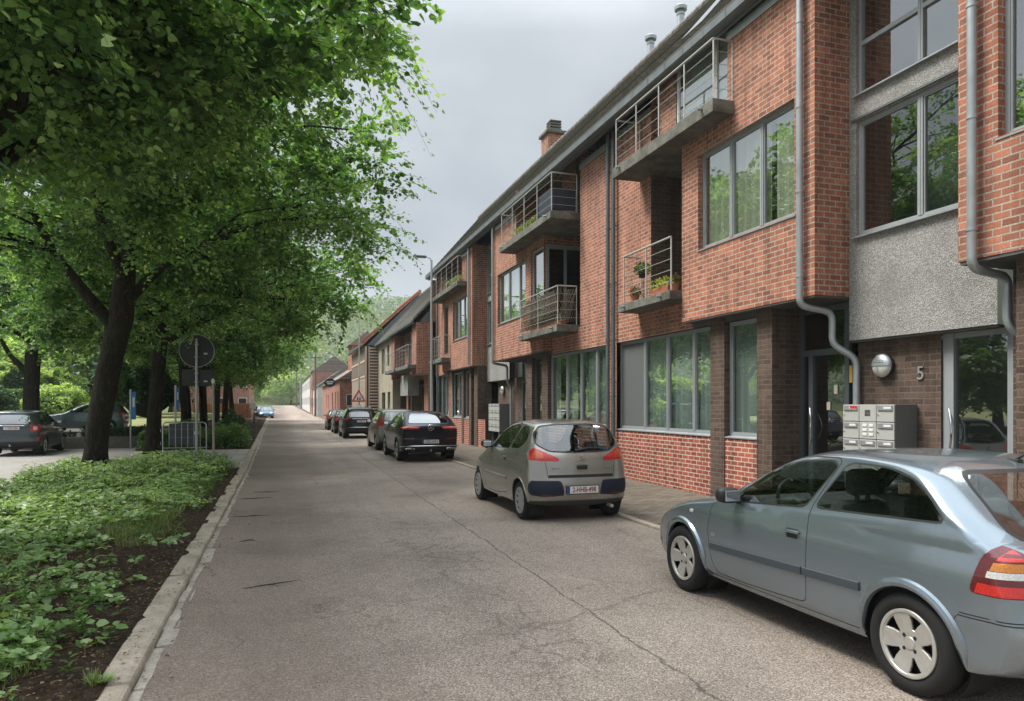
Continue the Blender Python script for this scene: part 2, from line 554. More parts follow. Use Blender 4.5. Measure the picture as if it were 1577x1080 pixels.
# ------------------------------------------------------------------ setting materials
def asphalt():
    m, nt, out = new_mat('asphalt')
    P = wpos(nt)
    sp = nd(nt, 'SeparateXYZ', None, Vector=P)
    X, Y = sp.outputs[0], sp.outputs[1]
    flat = nd(nt, 'CombineXYZ', None, X=X, Y=Y, Z=0.0).outputs[0]
    v = nd(nt, 'TexVoronoi', {'feature': 'F1'}, Vector=flat, Scale=120.0)
    agg = nd(nt, 'SeparateColor', None, Color=v.outputs['Color']).outputs[0]
    c = ramp(nt, agg, [(0.0, (0.125, 0.102, 0.078)), (0.35, (0.258, 0.211, 0.171)), (0.75, (0.345, 0.285, 0.236)), (1.0, (0.54, 0.46, 0.39))])
    fine = noise(nt, flat, 260.0, 2, 0.6)
    c = mixc(nt, 0.5, c, ramp(nt, fine, [(0.3, 0.5), (0.7, 1.4)]), 'MULTIPLY')
    big = noise(nt, flat, 0.45, 6, 0.62)
    c = mixc(nt, 0.9, c, ramp(nt, big, [(0.30, 0.60), (0.48, 0.97), (0.70, 1.22)]), 'MULTIPLY')
    # streaks along the wheel tracks
    st = nd(nt, 'CombineXYZ', None, X=mth(nt, 'MULTIPLY', X, 1.4), Y=mth(nt, 'MULTIPLY', Y, 0.06), Z=0.0).outputs[0]
    c = mixc(nt, 0.6, c, ramp(nt, noise(nt, st, 1.0, 5, 0.6), [(0.3, 0.78), (0.7, 1.18)]), 'MULTIPLY')
    # brown margin along the left side: tree shade put into the colour
    mg = mth(nt, 'MULTIPLY', mth(nt, 'SUBTRACT', 1.0, mth(nt, 'DIVIDE', mth(nt, 'ADD', X, mth(nt, 'MULTIPLY_ADD', noise(nt, flat, 0.7, 5, 0.6), -2.2, 1.0)), 1.3), None, True), 0.5)
    c = mixc(nt, mth(nt, 'MAXIMUM', mg, 0.0, None, True), c, (0.115, 0.086, 0.066))
    # noisy offset from the left kerb, not used in the colour
    wn = noise(nt, flat, 1.7, 5, 0.6)
    edge = mth(nt, 'ADD', X, mth(nt, 'MULTIPLY', wn, 0.8))
    # the paving joint: a dark ragged line along the street
    jn = noise(nt, flat, 3.0, 6, 0.65)
    jx = mth(nt, 'ABSOLUTE', mth(nt, 'SUBTRACT', X, mth(nt, 'MULTIPLY_ADD', jn, 0.16, mth(nt, 'MULTIPLY_ADD', Y, 0.006, 2.44))))
    jw = mth(nt, 'MULTIPLY_ADD', noise(nt, flat, 7.0, 4, 0.7), 0.05, -0.012)
    jl = mth(nt, 'SUBTRACT', 1.0, ramp(nt, mth(nt, 'DIVIDE', jx, mth(nt, 'MAXIMUM', jw, 0.004)), [(0.6, 0.0), (1.4, 1.0)]))
    # crazed patches
    wv = nd(nt, 'VectorMath', {'operation': 'MULTIPLY_ADD'})
    nt.links.new(noise(nt, flat, 4.0, 4, 0.6, out='Color'), wv.inputs[0])
    wv.inputs[1].default_value = (0.35, 0.35, 0)
    nt.links.new(flat, wv.inputs[2])
    ck = nd(nt, 'TexVoronoi', {'feature': 'DISTANCE_TO_EDGE'}, Vector=wv.outputs[0], Scale=3.1).outputs[0]
    ckl = mth(nt, 'SUBTRACT', 1.0, ramp(nt, ck, [(0.012, 0.0), (0.045, 1.0)]))
    def blob(cx, cy, rx, ry):
        dx = mth(nt, 'DIVIDE', mth(nt, 'SUBTRACT', X, cx), rx)
        dy = mth(nt, 'DIVIDE', mth(nt, 'SUBTRACT', Y, cy), ry)
        dd = mth(nt, 'ADD', mth(nt, 'MULTIPLY', dx, dx), mth(nt, 'MULTIPLY', dy, dy))
        return mth(nt, 'SUBTRACT', 1.0, mth(nt, 'ADD', dd, mth(nt, 'MULTIPLY_ADD', jn, 1.6, -0.8)), None, True)
    masks = mth(nt, 'MAXIMUM', blob(1.85, 8.6, 0.75, 2.0), blob(1.9, 5.4, 0.5, 1.3))
    masks = mth(nt, 'MAXIMUM', masks, mth(nt, 'MULTIPLY', blob(0.6, 6.4, 0.9, 0.7), 0.6))
    ckl = mth(nt, 'MULTIPLY', ckl, mth(nt, 'MULTIPLY', masks, 1.6), None, True)
    # long single cracks
    ck2 = nd(nt, 'TexVoronoi', {'feature': 'DISTANCE_TO_EDGE'}, Vector=wv.outputs[0], Scale=0.42).outputs[0]
    c2 = mth(nt, 'MULTIPLY', mth(nt, 'SUBTRACT', 1.0, ramp(nt, ck2, [(0.002, 0.0), (0.006, 1.0)])),
             ramp(nt, noise(nt, flat, 0.8, 3), [(0.46, 0.0), (0.6, 0.8)]))
    dark = mth(nt, 'MAXIMUM', mth(nt, 'MAXIMUM', jl, mth(nt, 'MULTIPLY', ckl, 0.6)), mth(nt, 'MULTIPLY', c2, 0.8))
    c = mixc(nt, mth(nt, 'MULTIPLY', dark, 0.62), c, (0.045, 0.039, 0.034))
    ms = mth(nt, 'MULTIPLY', blob(0.33, 6.55, 0.20, 0.32), ramp(nt, noise(nt, flat, 22.0, 4, 0.7), [(0.45, 0.0), (0.7, 1.0)]), None, True)
    c = mixc(nt, ms, c, (0.035, 0.038, 0.02))
    h = mth(nt, 'SUBTRACT', mth(nt, 'MULTIPLY', v.outputs['Distance'], -1.0), mth(nt, 'MULTIPLY', dark, 2.0))
    principled(nt, out, c, 0.86, 0, bump(nt, h, 0.55, 0.008), Specular_IOR_Level=0.3)
    return m
M['asphalt'] = asphalt()

def pavers(name, base, w, h, mort, var=0.5, along_y=True, dirt=(0.10, 0.09, 0.07), dirtamt=0.6):
    m, nt, out = new_mat(name)
    P = wpos(nt)
    sp = nd(nt, 'SeparateXYZ', None, Vector=P)
    wob = noise(nt, P, 5.0, 3)
    u = mth(nt, 'MULTIPLY_ADD', wob, 0.02, sp.outputs[1] if along_y else sp.outputs[0])
    v = sp.outputs[0] if along_y else sp.outputs[1]
    vec = nd(nt, 'CombineXYZ', None, X=u, Y=v, Z=0.0).outputs[0]
    b = nd(nt, 'TexBrick', {'offset': 0.5}, Vector=vec, Scale=1.0, Mortar_Size=0.008, Mortar_Smooth=0.3, Bias=0.0,
           Brick_Width=w, Row_Height=h, Color1=tuple(x * (1 - var * .5) for x in base), Color2=tuple(x * (1 + var * .5) for x in base), Mortar=mort)
    f = noise(nt, P, 70.0, 4, 0.7)
    c = mixc(nt, 0.8, b.outputs['Color'], ramp(nt, f, [(0.3, 0.6), (0.7, 1.3)]), 'MULTIPLY')
    g = noise(nt, P, 1.1, 6, 0.68)
    c = mixc(nt, mth(nt, 'MULTIPLY', ramp(nt, g, [(0.38, 0.0), (0.68, 1.0)]), dirtamt), c, dirt)
    hh = mth(nt, 'MULTIPLY_ADD', b.outputs['Fac'], -1.0, mth(nt, 'MULTIPLY', f, 0.4))
    principled(nt, out, c, 0.9, 0, bump(nt, hh, 0.7, 0.01), Specular_IOR_Level=0.25)
    return m
M['pavement'] = pavers('pavement_pavers', (0.185, 0.155, 0.125), 0.22, 0.11, (0.06, 0.052, 0.038), 0.6, False, (0.085, 0.072, 0.045), 0.6)
M['drive'] = pavers('drive_pavers', (0.40, 0.375, 0.35), 0.6, 0.4, (0.15, 0.14, 0.12), 0.2, True, (0.24, 0.21, 0.17), 0.35)
M['parking'] = pavers('parking_pavers', (0.36, 0.345, 0.33), 0.22, 0.11, (0.20, 0.18, 0.155), 0.2, False, (0.22, 0.19, 0.15), 0.5)

def soil():
    m, nt, out = new_mat('soil')
    P = wpos(nt)
    n = noise(nt, P, 9.0, 8, 0.7)
    f = noise(nt, P, 60.0, 4, 0.7)
    c = ramp(nt, n, [(0.3, (0.020, 0.014, 0.009)), (0.55, (0.050, 0.034, 0.022)), (0.75, (0.095, 0.068, 0.045))])
    g = nd(nt, 'TexVoronoi', {'feature': 'F1'}, Vector=P, Scale=40.0)
    c = mixc(nt, 0.6, c, ramp(nt, nd(nt, 'SeparateColor', None, Color=g.outputs['Color']).outputs[0], [(0.1, 0.5), (0.9, 1.8)]), 'MULTIPLY')
    principled(nt, out, c, 0.95, 0, bump(nt, mth(nt, 'ADD', n, f), 1.0, 0.04), Specular_IOR_Level=0.15)
    return m
M['soil'] = soil()

def turf(name, a, b, s=3.0):
    m, nt, out = new_mat(name)
    P = wpos(nt)
    n = noise(nt, P, s, 8, 0.7)
    f = noise(nt, P, 40.0, 3, 0.7)
    c = mixc(nt, ramp(nt, n, [(0.3, 0.0), (0.7, 1.0)]), a, b)
    c = mixc(nt, 0.7, c, ramp(nt, f, [(0.3, 0.6), (0.7, 1.4)]), 'MULTIPLY')
    principled(nt, out, c, 0.95, 0, bump(nt, f, 0.8, 0.04), Specular_IOR_Level=0.1)
    return m
M['turf'] = turf('turf', (0.075, 0.095, 0.03), (0.15, 0.16, 0.06))
M['turf_pale'] = turf('pale_meadow', (0.19, 0.22, 0.085), (0.33, 0.33, 0.17), 0.6)
M['field'] = turf('field', (0.07, 0.09, 0.03), (0.13, 0.14, 0.055), 0.3)

# ------------------------------------------------------------------ ground, road, kerbs
def hill_h(x, y):
    # wooded hillside that closes the street
    t = max(0.0, min(1.0, (y - 225) / 230))
    base = 62 * t * t * (3 - 2 * t)
    return base * (0.75 + 0.25 * math.sin(x * 0.009 + 0.6)) + 2.2 * mnoise.noise((x * 0.02, y * 0.02, 0))* t

mb = MB()
xs = np.linspace(-420, 420, 57)
ys = list(np.linspace(-120, 60, 19)) + list(np.linspace(70, 225, 24)) + list(np.linspace(235, 900, 34))
for y in ys:
    for x in xs:
        z = elev(min(y, 230)) - 0.06
        if y > 225:
            z += hill_h(x, y)
        mb.v.append((x, y, z))
nx = len(xs)
for j in range(len(ys) - 1):
    for i in range(nx - 1):
        mb.f.append((j * nx + i, j * nx + i + 1, (j + 1) * nx + i + 1, (j + 1) * nx + i))
kind(mb.build('ground', M['field'], smooth=True), 'structure')

def strip(name, xa, xb, za, ys, mat, follow=True, nx=1):
    mb = MB()
    for y in ys:
        for i in range(nx + 1):
            t = i / nx
            mb.v.append((xa + (xb - xa) * t + (drift(y) if follow else 0), y, za + (elev(y) if follow else 0)))
    for j in range(len(ys) - 1):
        for i in range(nx):
            a = j * (nx + 1) + i
            mb.f.append((a, a + 1, a + nx + 2, a + nx + 1))
    return kind(mb.build(name, mat), 'structure')

YS = list(np.arange(-10, 60, 2.0)) + list(np.arange(60, 236, 4.0))
strip('road', KERB_L, KERB_R, 0.0, YS, M['asphalt'], nx=6)
strip('pavement', KERB_R + 0.12, 9.4, 0.03, YS, M['pavement'], nx=2)

def kerb_run(name, mat, x0, x1, z0, z1, y0, y1, seg, bev=0.012, gap=0.006, jit=0.006, seed=1):
    rnd = random.Random(seed)
    mb = MB()
    y = y0
    while y < y1:
        L = min(seg, y1 - y)
        jx, jz = rnd.uniform(-jit, jit), rnd.uniform(-jit, jit) * 0.7
        o = drift(y)
        e = elev(y)
        b = min(bev, L * 0.2)
        if y < 40:
            mb.bbox(x0 + jx + o, x1 + jx + o, y + gap, y + L - gap, z0 + e, z1 + jz + e, b)
        else:
            mb.box(x0 + o, x1 + o, y + gap, y + L - gap, z0 + e, z1 + e)
        y += L
    return kind(mb.build(name, mat), 'structure')

kerb_run('kerb', M['kerb'], KERB_R, KERB_R + 0.125, -0.1, 0.04, -8, 120, 1.0, seed=2)
kerb_run('gutter_stones', M['gutterstone'], KERB_L - 0.105, KERB_L + 0.02, -0.1, 0.012, -8, 120, 0.42, 0.012, 0.008, 0.010, seed=3)
kerb_run('kerb_bed', M['kerb'], KERB_L - 0.31, KERB_L - 0.108, -0.1, 0.075, -8, 120, 1.0, 0.028, 0.008, 0.012, seed=4)

# the asphalt laps raggedly over the gutter stones
rnd = random.Random(9)
mb = MB()
yv = np.arange(-2, 60, 0.05)
for i, y in enumerate(yv):
    n_ = mnoise.noise((y * 1.3, 4.0, 0)) * 0.035 + mnoise.noise((y * 6.0, 9.0, 0)) * 0.016 + mnoise.noise((y * 0.35, 2.0, 0)) * 0.02
    xo = drift(y)
    mb.v += [(-0.55 + xo, y, 0.0012), (-0.815 + n_ + xo, y, 0.0175), (-0.822 + n_ + xo, y, 0.004)]
for i in range(len(yv) - 1):
    mb.f += [(3 * i, 3 * i + 3, 3 * i + 4, 3 * i + 1), (3 * i + 1, 3 * i + 4, 3 * i + 5, 3 * i + 2)]
kind(mb.build('road_edge', M['asphalt'], smooth=True), 'structure')

# soil of the planting bed
def bed(name, x0, x1, y0, y1, mat, nx, ny, amp, seed):
    mb = MB()
    for j in range(ny + 1):
        for i in range(nx + 1):
            u, v = i / nx, j / ny
            x, y = x0 + (x1 - x0) * u, y0 + (y1 - y0) * v
            e = min(1, 6 * min(u, 1 - u), 12 * min(v, 1 - v))
            z = 0.055 + e * (amp - 0.02) + (0.035 if e > .4 else 0.05) * mnoise.noise((x * 1.7, y * 1.7, seed)) + 0.015 * mnoise.noise((x * 7, y * 7, seed))
            mb.v.append((x + drift(y), y, z + elev(y)))
    for j in range(ny):
        for i in range(nx):
            a = j * (nx + 1) + i
            mb.f.append((a, a + 1, a + nx + 2, a + nx + 1))
    return kind(mb.build(name, mat, smooth=True), 'structure')
bed('soil_bed', -5.3, KERB_L - 0.235, -3, 21.6, M['soil'], 90, 400, 0.07, 1.0)
bed('soil_bed_far', -5.3, KERB_L - 0.235, 30.6, 110, M['soil'], 24, 160, 0.08, 5.0)
strip('drive', -5.3, KERB_L - 0.30, 0.03, [21.55, 24, 27, 30.65], M['drive'], follow=False)
mb = MB()
mb.quad((-40, -20, 0.0), (-5.28, -20, 0.0), (-5.28, 33.5, 0.0), (-40, 33.5, 0.0))
kind(mb.build('parking_lot', M['parking']), 'structure')
# raised terrace behind the low wall
TZ = 0.45
mb = MB()
mb.quad((-60, 33.7, TZ), (-5.35, 33.7, TZ), (-5.35, 47, TZ), (-60, 47, TZ))
kind(mb.build('terrace_road', M['parking']), 'structure')
mb = MB()
mb.quad((-80, 47, TZ + .02), (-5.35, 47, TZ + .02), (-5.35, 92, TZ + .5), (-80, 92, TZ + .5))
kind(mb.build('lawn', M['turf_pale']), 'structure')
mb = MB()
mb.box(-5.35, -5.31, 33.75, 92, -0.05, TZ + 0.02)
mb.bbox(-30, -5.31, 33.45, 33.72, -0.1, TZ + 0.03, 0.02)
tag(mb.build('retaining_wall', M['lowwall']), 'low brown concrete retaining wall at the back of the parking lot', 'wall')

# the air: a thin haze that pales the far end of the street
if HAZE:
    hb = MB().box(-600, 700, -160, 960, -3.0, 130.0).build('haze', None, fixn=True)
    m = bpy.data.materials.new('haze')
    m.use_nodes = True
    nt = m.node_tree
    nt.nodes.clear()
    o_ = nt.nodes.new('ShaderNodeOutputMaterial')
    pv = nt.nodes.new('ShaderNodeVolumePrincipled')
    pv.inputs['Color'].default_value = (0.88, 0.92, 0.95, 1)
    pv.inputs['Density'].default_value = HAZE
    nt.links.new(pv.outputs[0], o_.inputs['Volume'])
    hb.data.materials.clear()
    hb.data.materials.append(m)
    tag(hb, 'pale damp air over the whole street', 'haze', None, 'stuff')
    SC.cycles.volume_bounces = 0
# ------------------------------------------------------------------ houses on the right
def roof_tiles(name, c1, c2, row=0.17, colw=0.24, moss=0.4):
    m, nt, out = new_mat(name)
    g = nd(nt, 'NewGeometry')
    P = g.outputs['Position']
    sp = nd(nt, 'SeparateXYZ', None, Vector=P)
    vec = nd(nt, 'CombineXYZ', None, X=sp.outputs[1], Y=sp.outputs[2], Z=0.0).outputs[0]
    b = nd(nt, 'TexBrick', {'offset': 0.5}, Vector=vec, Scale=1.0, Mortar_Size=0.012, Mortar_Smooth=0.4, Bias=0,
           Brick_Width=colw, Row_Height=row, Color1=c1, Color2=c2, Mortar=tuple(x * 0.35 for x in c1))
    f = noise(nt, P, 30.0, 4, 0.7)
    c = mixc(nt, 0.7, b.outputs['Color'], ramp(nt, f, [(0.3, 0.6), (0.7, 1.3)]), 'MULTIPLY')
    c = mixc(nt, mth(nt, 'MULTIPLY', ramp(nt, noise(nt, P, 1.6, 6, 0.7), [(0.42, 0), (0.65, 1)]), moss), c, (0.085, 0.085, 0.05))
    saw = mth(nt, 'FRACT', mth(nt, 'DIVIDE', sp.outputs[2], row))
    h = mth(nt, 'MULTIPLY_ADD', saw, -0.8, mth(nt, 'MULTIPLY', b.outputs['Fac'], -0.5))
    principled(nt, out, c, 0.85, 0, bump(nt, h, 1.0, 0.03))
    return m
M['tiles'] = roof_tiles('dark_roof_tiles', (0.23, 0.21, 0.18), (0.15, 0.14, 0.125), 0.19, 0.25)
M['tiles_orange'] = roof_tiles('orange_roof_tiles', (0.50, 0.20, 0.12), (0.36, 0.13, 0.085), 0.26, 0.24, 0.25)
M['tiles_brown'] = roof_tiles('brown_roof_tiles', (0.27, 0.20, 0.165), (0.19, 0.145, 0.12), 0.22, 0.24, 0.25)

XB, XF, XS, XR = 7.69, 7.95, 8.33, 8.70
ZE = 8.56          # eave

def cells(a0, a1, z0, z1, holes):
    A = sorted({a0, a1, *[h[0] for h in holes], *[h[1] for h in holes]})
    Z = sorted({z0, z1, *[h[2] for h in holes], *[h[3] for h in holes]})
    A = [a for a in A if a0 <= a <= a1]
    Z = [z for z in Z if z0 <= z <= z1]
    for i in range(len(A) - 1):
        for k in range(len(Z) - 1):
            ca, cz = (A[i] + A[i + 1]) / 2, (Z[k] + Z[k + 1]) / 2
            if any(h[0] < ca < h[1] and h[2] < cz < h[3] for h in holes):
                continue
            yield A[i], A[i + 1], Z[k], Z[k + 1]

def wallx(mb, x, y0, y1, z0, z1, holes=(), dep=0.11):
    for a, b, c, d_ in cells(y0, y1, z0, z1, holes):
        mb.quad((x, a, c), (x, a, d_), (x, b, d_), (x, b, c))
    for (a, b, c, d_) in holes:
        X = x + dep
        mb.quad((x, a, c), (X, a, c), (X, a, d_), (x, a, d_))
        mb.quad((x, b, c), (x, b, d_), (X, b, d_), (X, b, c))
        mb.quad((x, a, d_), (X, a, d_), (X, b, d_), (x, b, d_))
        mb.quad((x, a, c), (x, b, c), (X, b, c), (X, a, c))
    return mb

def wally(mb, y, x0, x1, z0, z1, holes=(), dep=0.11, s=1):
    for a, b, c, d_ in cells(x0, x1, z0, z1, holes):
        mb.quad((a, y, c), (b, y, c), (b, y, d_), (a, y, d_))
    for (a, b, c, d_) in holes:
        Y = y + dep * s
        mb.quad((a, y, c), (a, Y, c), (a, Y, d_), (a, y, d_))
        mb.quad((b, y, c), (b, y, d_), (b, Y, d_), (b, Y, c))
        mb.quad((a, y, d_), (a, Y, d_), (b, Y, d_), (b, y, d_))
        mb.quad((a, y, c), (b, y, c), (b, Y, c), (a, Y, c))
    return mb

def pleats(mb, x, ya, yb, za, zb, step=0.07, amp=0.03, seed=0):
    rnd = random.Random(seed)
    n = max(2, int((yb - ya) / step))
    pr = None
    for i in range(n + 1):
        y = ya + (yb - ya) * i / n
        xx = x + amp * math.sin(i * 1.9 + rnd.uniform(-.4, .4)) + rnd.uniform(-.3, .3) * amp
        if pr:
            mb.quad((pr[0], pr[1], za), (xx, y, za), (xx, y, zb), (pr[0], pr[1], zb))
        pr = (xx, y)
    return mb

def window_x(root, x, ya, yb, za, zb, mull=(), cross=(), fr=None, fw=0.055, sill=True, curtain=None, glass=None,
             cspan=None, proud=0.07, label=None, seed=0):
    """A window in a street-facing wall; x is the outer face of its frame."""
    fr = fr or M['frame']
    D = 0.06
    mb = MB()
    mb.box(x, x + D, ya, yb, za, za + fw).box(x, x + D, ya, yb, zb - fw, zb)
    mb.box(x, x + D, ya, ya + fw, za + fw, zb - fw).box(x, x + D, yb - fw, yb, za + fw, zb - fw)
    ys = [ya + fw] + [m for m in sorted(mull)] + [yb - fw]
    for m in mull:
        mb.box(x - 0.006, x + D, m - fw * 0.75, m + fw * 0.75, za + fw, zb - fw)
        mb.box(x - 0.012, x - 0.006, m - 0.006, m + 0.006, za + fw, zb - fw)
    for c in cross:
        prev = ya + fw
        for m in sorted(mull) + [None]:
            e = (m - fw * 0.75) if m is not None else yb - fw
            mb.box(x - 0.004, x + D, prev, e, c - fw * 0.6, c + fw * 0.6)
            if m is not None:
                prev = m + fw * 0.75
    # opening casements: a slim inner frame standing a little proud
    prev = ya + fw
    for m in sorted(mull) + [None]:
        e = (m - fw * 0.75) if m is not None else yb - fw
        if not cross and e - prev > 0.25:
            q = 0.022
            for (p0, p1, q0, q1) in ((prev, prev + q, za + fw, zb - fw), (e - q, e, za + fw, zb - fw)):
                mb.box(x + 0.012, x + D - 0.004, p0, p1, q0, q1)
            mb.box(x + 0.012, x + D - 0.004, prev + q, e - q, za + fw, za + fw + q)
            mb.box(x + 0.012, x + D - 0.004, prev + q, e - q, zb - fw - q, zb - fw)
        prev = (m + fw * 0.75) if m is not None else 0
    o = mb.build('window', fr, root)
    if label:
        o['label'] = label
    g = MB()
    rnd = random.Random(seed * 7 + int(ya * 100))
    yy = [ya + fw] + sorted(mull) + [yb - fw]
    for i in range(len(yy) - 1):
        t = rnd.uniform(-0.004, 0.004)
        t2 = rnd.uniform(-0.003, 0.003)
        g.quad((x + 0.035 + t, yy[i], za + fw), (x + 0.035 + t + t2, yy[i], zb - fw), (x + 0.035 - t + t2, yy[i + 1], zb - fw), (x + 0.035 - t, yy[i + 1], za + fw))
    g.build('pane', glass or M['glass'], o, fixn=False)
    if sill:
        s = MB()
        s.prism([(x - proud - 0.05, za - 0.035), (x - proud - 0.05, za - 0.015), (x + 0.03, za + 0.012), (x + 0.03, za - 0.035)], 'y', ya - 0.03, yb + 0.03)
        s.build('sill', M['zinc'], o)
    if curtain:
        c = MB()
        for sp in (cspan or [(ya, yb)]):
            pleats(c, x + 0.11, sp[0], sp[1], za, zb - 0.02, seed=seed)
        c.build('curtain', M[curtain], o)
    return o

def door_x(root, x, ya, yb, za, zb, side=None, top=2.55, fr=None, seed=0, label=None):
    fr = fr or M['frame_dark']
    fw = 0.09
    mb = MB()
    D = 0.07
    mb.box(x, x + D, ya, ya + fw, za, zb).box(x, x + D, yb - fw, yb, za, zb)
    mb.box(x, x + D, ya + fw, yb - fw, zb - fw, zb)
    if zb > top + 0.3:
        mb.box(x, x + D, ya + fw, yb - fw, top, top + 0.1)
    mb.box(x, x + D, ya + fw, yb - fw, za, za + 0.14)
    y_ = yb - fw
    if side:
        mb.box(x - 0.01, x + D, side - 0.05, side + 0.05, za + 0.14, top)
    o = mb.build('door', fr, root)
    if label:
        o['label'] = label
    g = MB()
    g.quad((x + 0.04, ya + fw, za + 0.14), (x + 0.04, yb - fw, za + 0.14), (x + 0.04, yb - fw, zb - fw), (x + 0.04, ya + fw, zb - fw))
    g.build('pane', M['glass_door'], o)
    h = MB()
    hy = (side if side else yb - 0.1)
    for s_, dx in ((-1, -0.07), (1, 0.12)):
        pts = [(x + 0.0, hy + 0.03, 1.05 + za)] + [(x + dx * math.sin(PI * t / 8), hy + 0.03 - 0.10 * math.sin(PI * t / 8) * (1 if s_ < 0 else 0.6), 1.05 + za + 0.62 * t / 8) for t in range(1, 8)] + [(x, hy + 0.03, 1.67 + za)]
        if s_ < 0:
            h.tube(pts, 0.014, 8)
    h.build('handle', M['chrome'], o, smooth=True)
    return o

def railing(root, pts, z, h=1.05, every=1.15, bars=4, name='railing', mat=None, parent=None):
    """Rail along a plan polyline: round top rail, flat posts, thin bars."""
    mb = MB()
    P = [Vector((p[0], p[1], 0)) for p in pts]
    mb.tube([(p.x, p.y, z + h) for p in P], 0.021, 8)
    for k in range(1, bars + 1):
        zz_ = z + h - h * k / (bars + 0.75)
        mb.tube([(p.x, p.y, zz_) for p in P], 0.006, 6)
    for a, b in zip(P[:-1], P[1:]):
        L = (b - a).length
        n = max(1, round(L / every))
        for i in range(n + 1):
            q = a.lerp(b, i / n)
            if i == n and b is not P[-1]:
                continue
            mb.box(q.x - 0.008, q.x + 0.008, q.y - 0.019, q.y + 0.019, z - 0.18, z + h - 0.015)
    return mb.build(name, mat or M['rail'], parent or root)

def balcony(root, x0, x1, y0, y1, z0, z1, pts, label=None, rail=True, every=1.15):
    mb = MB()
    mb.bbox(x0, x1, y0, y1, z0, z1, 0.012)
    o = mb.build('balcony', M['slab'], root)
    if label:
        o['label'] = label
    if rail:
        railing(root, pts, z1 + 0.03, parent=o, every=every)
    for yy in (y0 + 0.35, y1 - 0.35):
        s = MB().tube([(x0 - 0.10, yy, z1 - 0.09), (x0 + 0.05, yy, z1 - 0.06)], 0.028, 8)
        s.build('spout', M['zinc'], o, smooth=True)
    return o

def pipe(root, pts, r=0.05, mat=None, clips=True):
    mb = MB()
    # round the bends
    P = [Vector(p) for p in pts]
    q = [P[0]]
    for i in range(1, len(P) - 1):
        a, b, c = P[i - 1], P[i], P[i + 1]
        rr = min(0.13, (a - b).length * 0.45, (c - b).length * 0.45)
        p0, p1 = b + (a - b).normalized() * rr, b + (c - b).normalized() * rr
        for t in (0, .25, .5, .75, 1):
            q.append(p0.lerp(b, t).lerp(b.lerp(p1, t), t))
    q.append(P[-1])
    mb.tube(q, r, 12)
    for a, b in zip(P[:-1], P[1:]):
        if abs(a.z - b.z) > 1.2:
            n = int(abs(a.z - b.z) / 1.55) + 1
            for i in range(1, n + 1):
                zc = a.z + (b.z - a.z) * (i - 0.35) / n
                mb.lathe([(r + 0.002, zc - 0.02), (r + 0.008, zc - 0.02), (r + 0.008, zc + 0.02), (r + 0.002, zc + 0.02)], (a.x, a.y, 0), 'z', 12)
                mb.box(a.x + r, a.x + r + 0.05, a.y - 0.008, a.y + 0.008, zc - 0.01, zc + 0.01)
    return mb.build('downpipe', mat or M['zinc'], root, smooth=True)

def eave(root, y0, y1, xg=7.40, ze=ZE, ridge=(10.4, 12.1), back=14.5, tiles='tiles', wall_x=XB, fascia=True, gable='zinc_dark'):
    mb = MB()
    th = 0.10
    ex, ez = xg + 0.10, ze + 0.22
    sl = (ridge[1] - ez) / (ridge[0] - ex)
    bz = ridge[1] - (back - ridge[0]) * sl
    prof = []
    nst = int(math.hypot(ridge[0] - ex, ridge[1] - ez) / 0.26)
    for i in range(nst):                      # courses of tiles, each lapping over the one below
        t0, t1 = i / nst, (i + 1) / nst
        prof.append((ex + (ridge[0] - ex) * t0 - 0.03, ez + (ridge[1] - ez) * t0 + 0.03))
        prof.append((ex + (ridge[0] - ex) * t1 - 0.004, ez + (ridge[1] - ez) * t1 + 0.004))
    prof += [ridge, (back, bz), (back, bz - th), (ridge[0], ridge[1] - th * 1.4), (ex, ez - th)]
    mb.prism(prof, 'y', y0, y1)
    rf = mb.build('roof', M[tiles], root)
    for yy in (y0 + 0.02, y1 - 0.02):
        gb = MB()
        gb.add([(ex + 0.35, yy, ez - 0.15), (ridge[0], yy, ridge[1] - th * 1.6), (back, yy, bz - th), (back, yy, ez - 0.15)], [(0, 1, 2, 3)])
        gb.build('gable', M[gable], rf)
    # ridge tiles
    rt = MB()
    y = y0
    while y < y1 - 0.05:
        e = min(y + 0.38, y1)
        rt.tube([(ridge[0], y, ridge[1] + 0.0), (ridge[0], e - 0.01, ridge[1] + 0.03)], 0.11, 8)
        y += 0.38
    rt.build('ridge_tiles', M[tiles], rf, smooth=True)
    # gutter: an open trough with brackets and joints
    g = MB()
    pr = [(xg, ze + 0.17), (xg - 0.012, ze + 0.19), (xg - 0.012, ze + 0.02), (xg + 0.03, ze - 0.01), (xg + 0.15, ze - 0.01), (xg + 0.15, ze + 0.12), (xg + 0.138, ze + 0.12), (xg + 0.138, ze + 0.005), (xg + 0.035, ze + 0.005), (xg, ze + 0.03)]
    g.prism(pr, 'y', y0, y1)
    g.tube([(xg - 0.006, y0, ze + 0.185), (xg - 0.006, y1, ze + 0.185)], 0.014, 8)
    y = y0 + 0.3
    while y < y1:
        g.box(xg - 0.018, xg - 0.012, y - 0.012, y + 0.012, ze + 0.01, ze + 0.18)
        y += 0.7
    g.build('gutter', M['gutter'], root)
    if fascia:
        f = MB()
        f.box(xg + 0.15, xg + 0.19, y0, y1, ze - 0.06, ze + 0.12)
        f.box(xg + 0.15, XF - 0.1, y0, y1, ze + 0.125, ze + 0.14)
        f.build('fascia', M['zinc_dark'], root)
    return rf

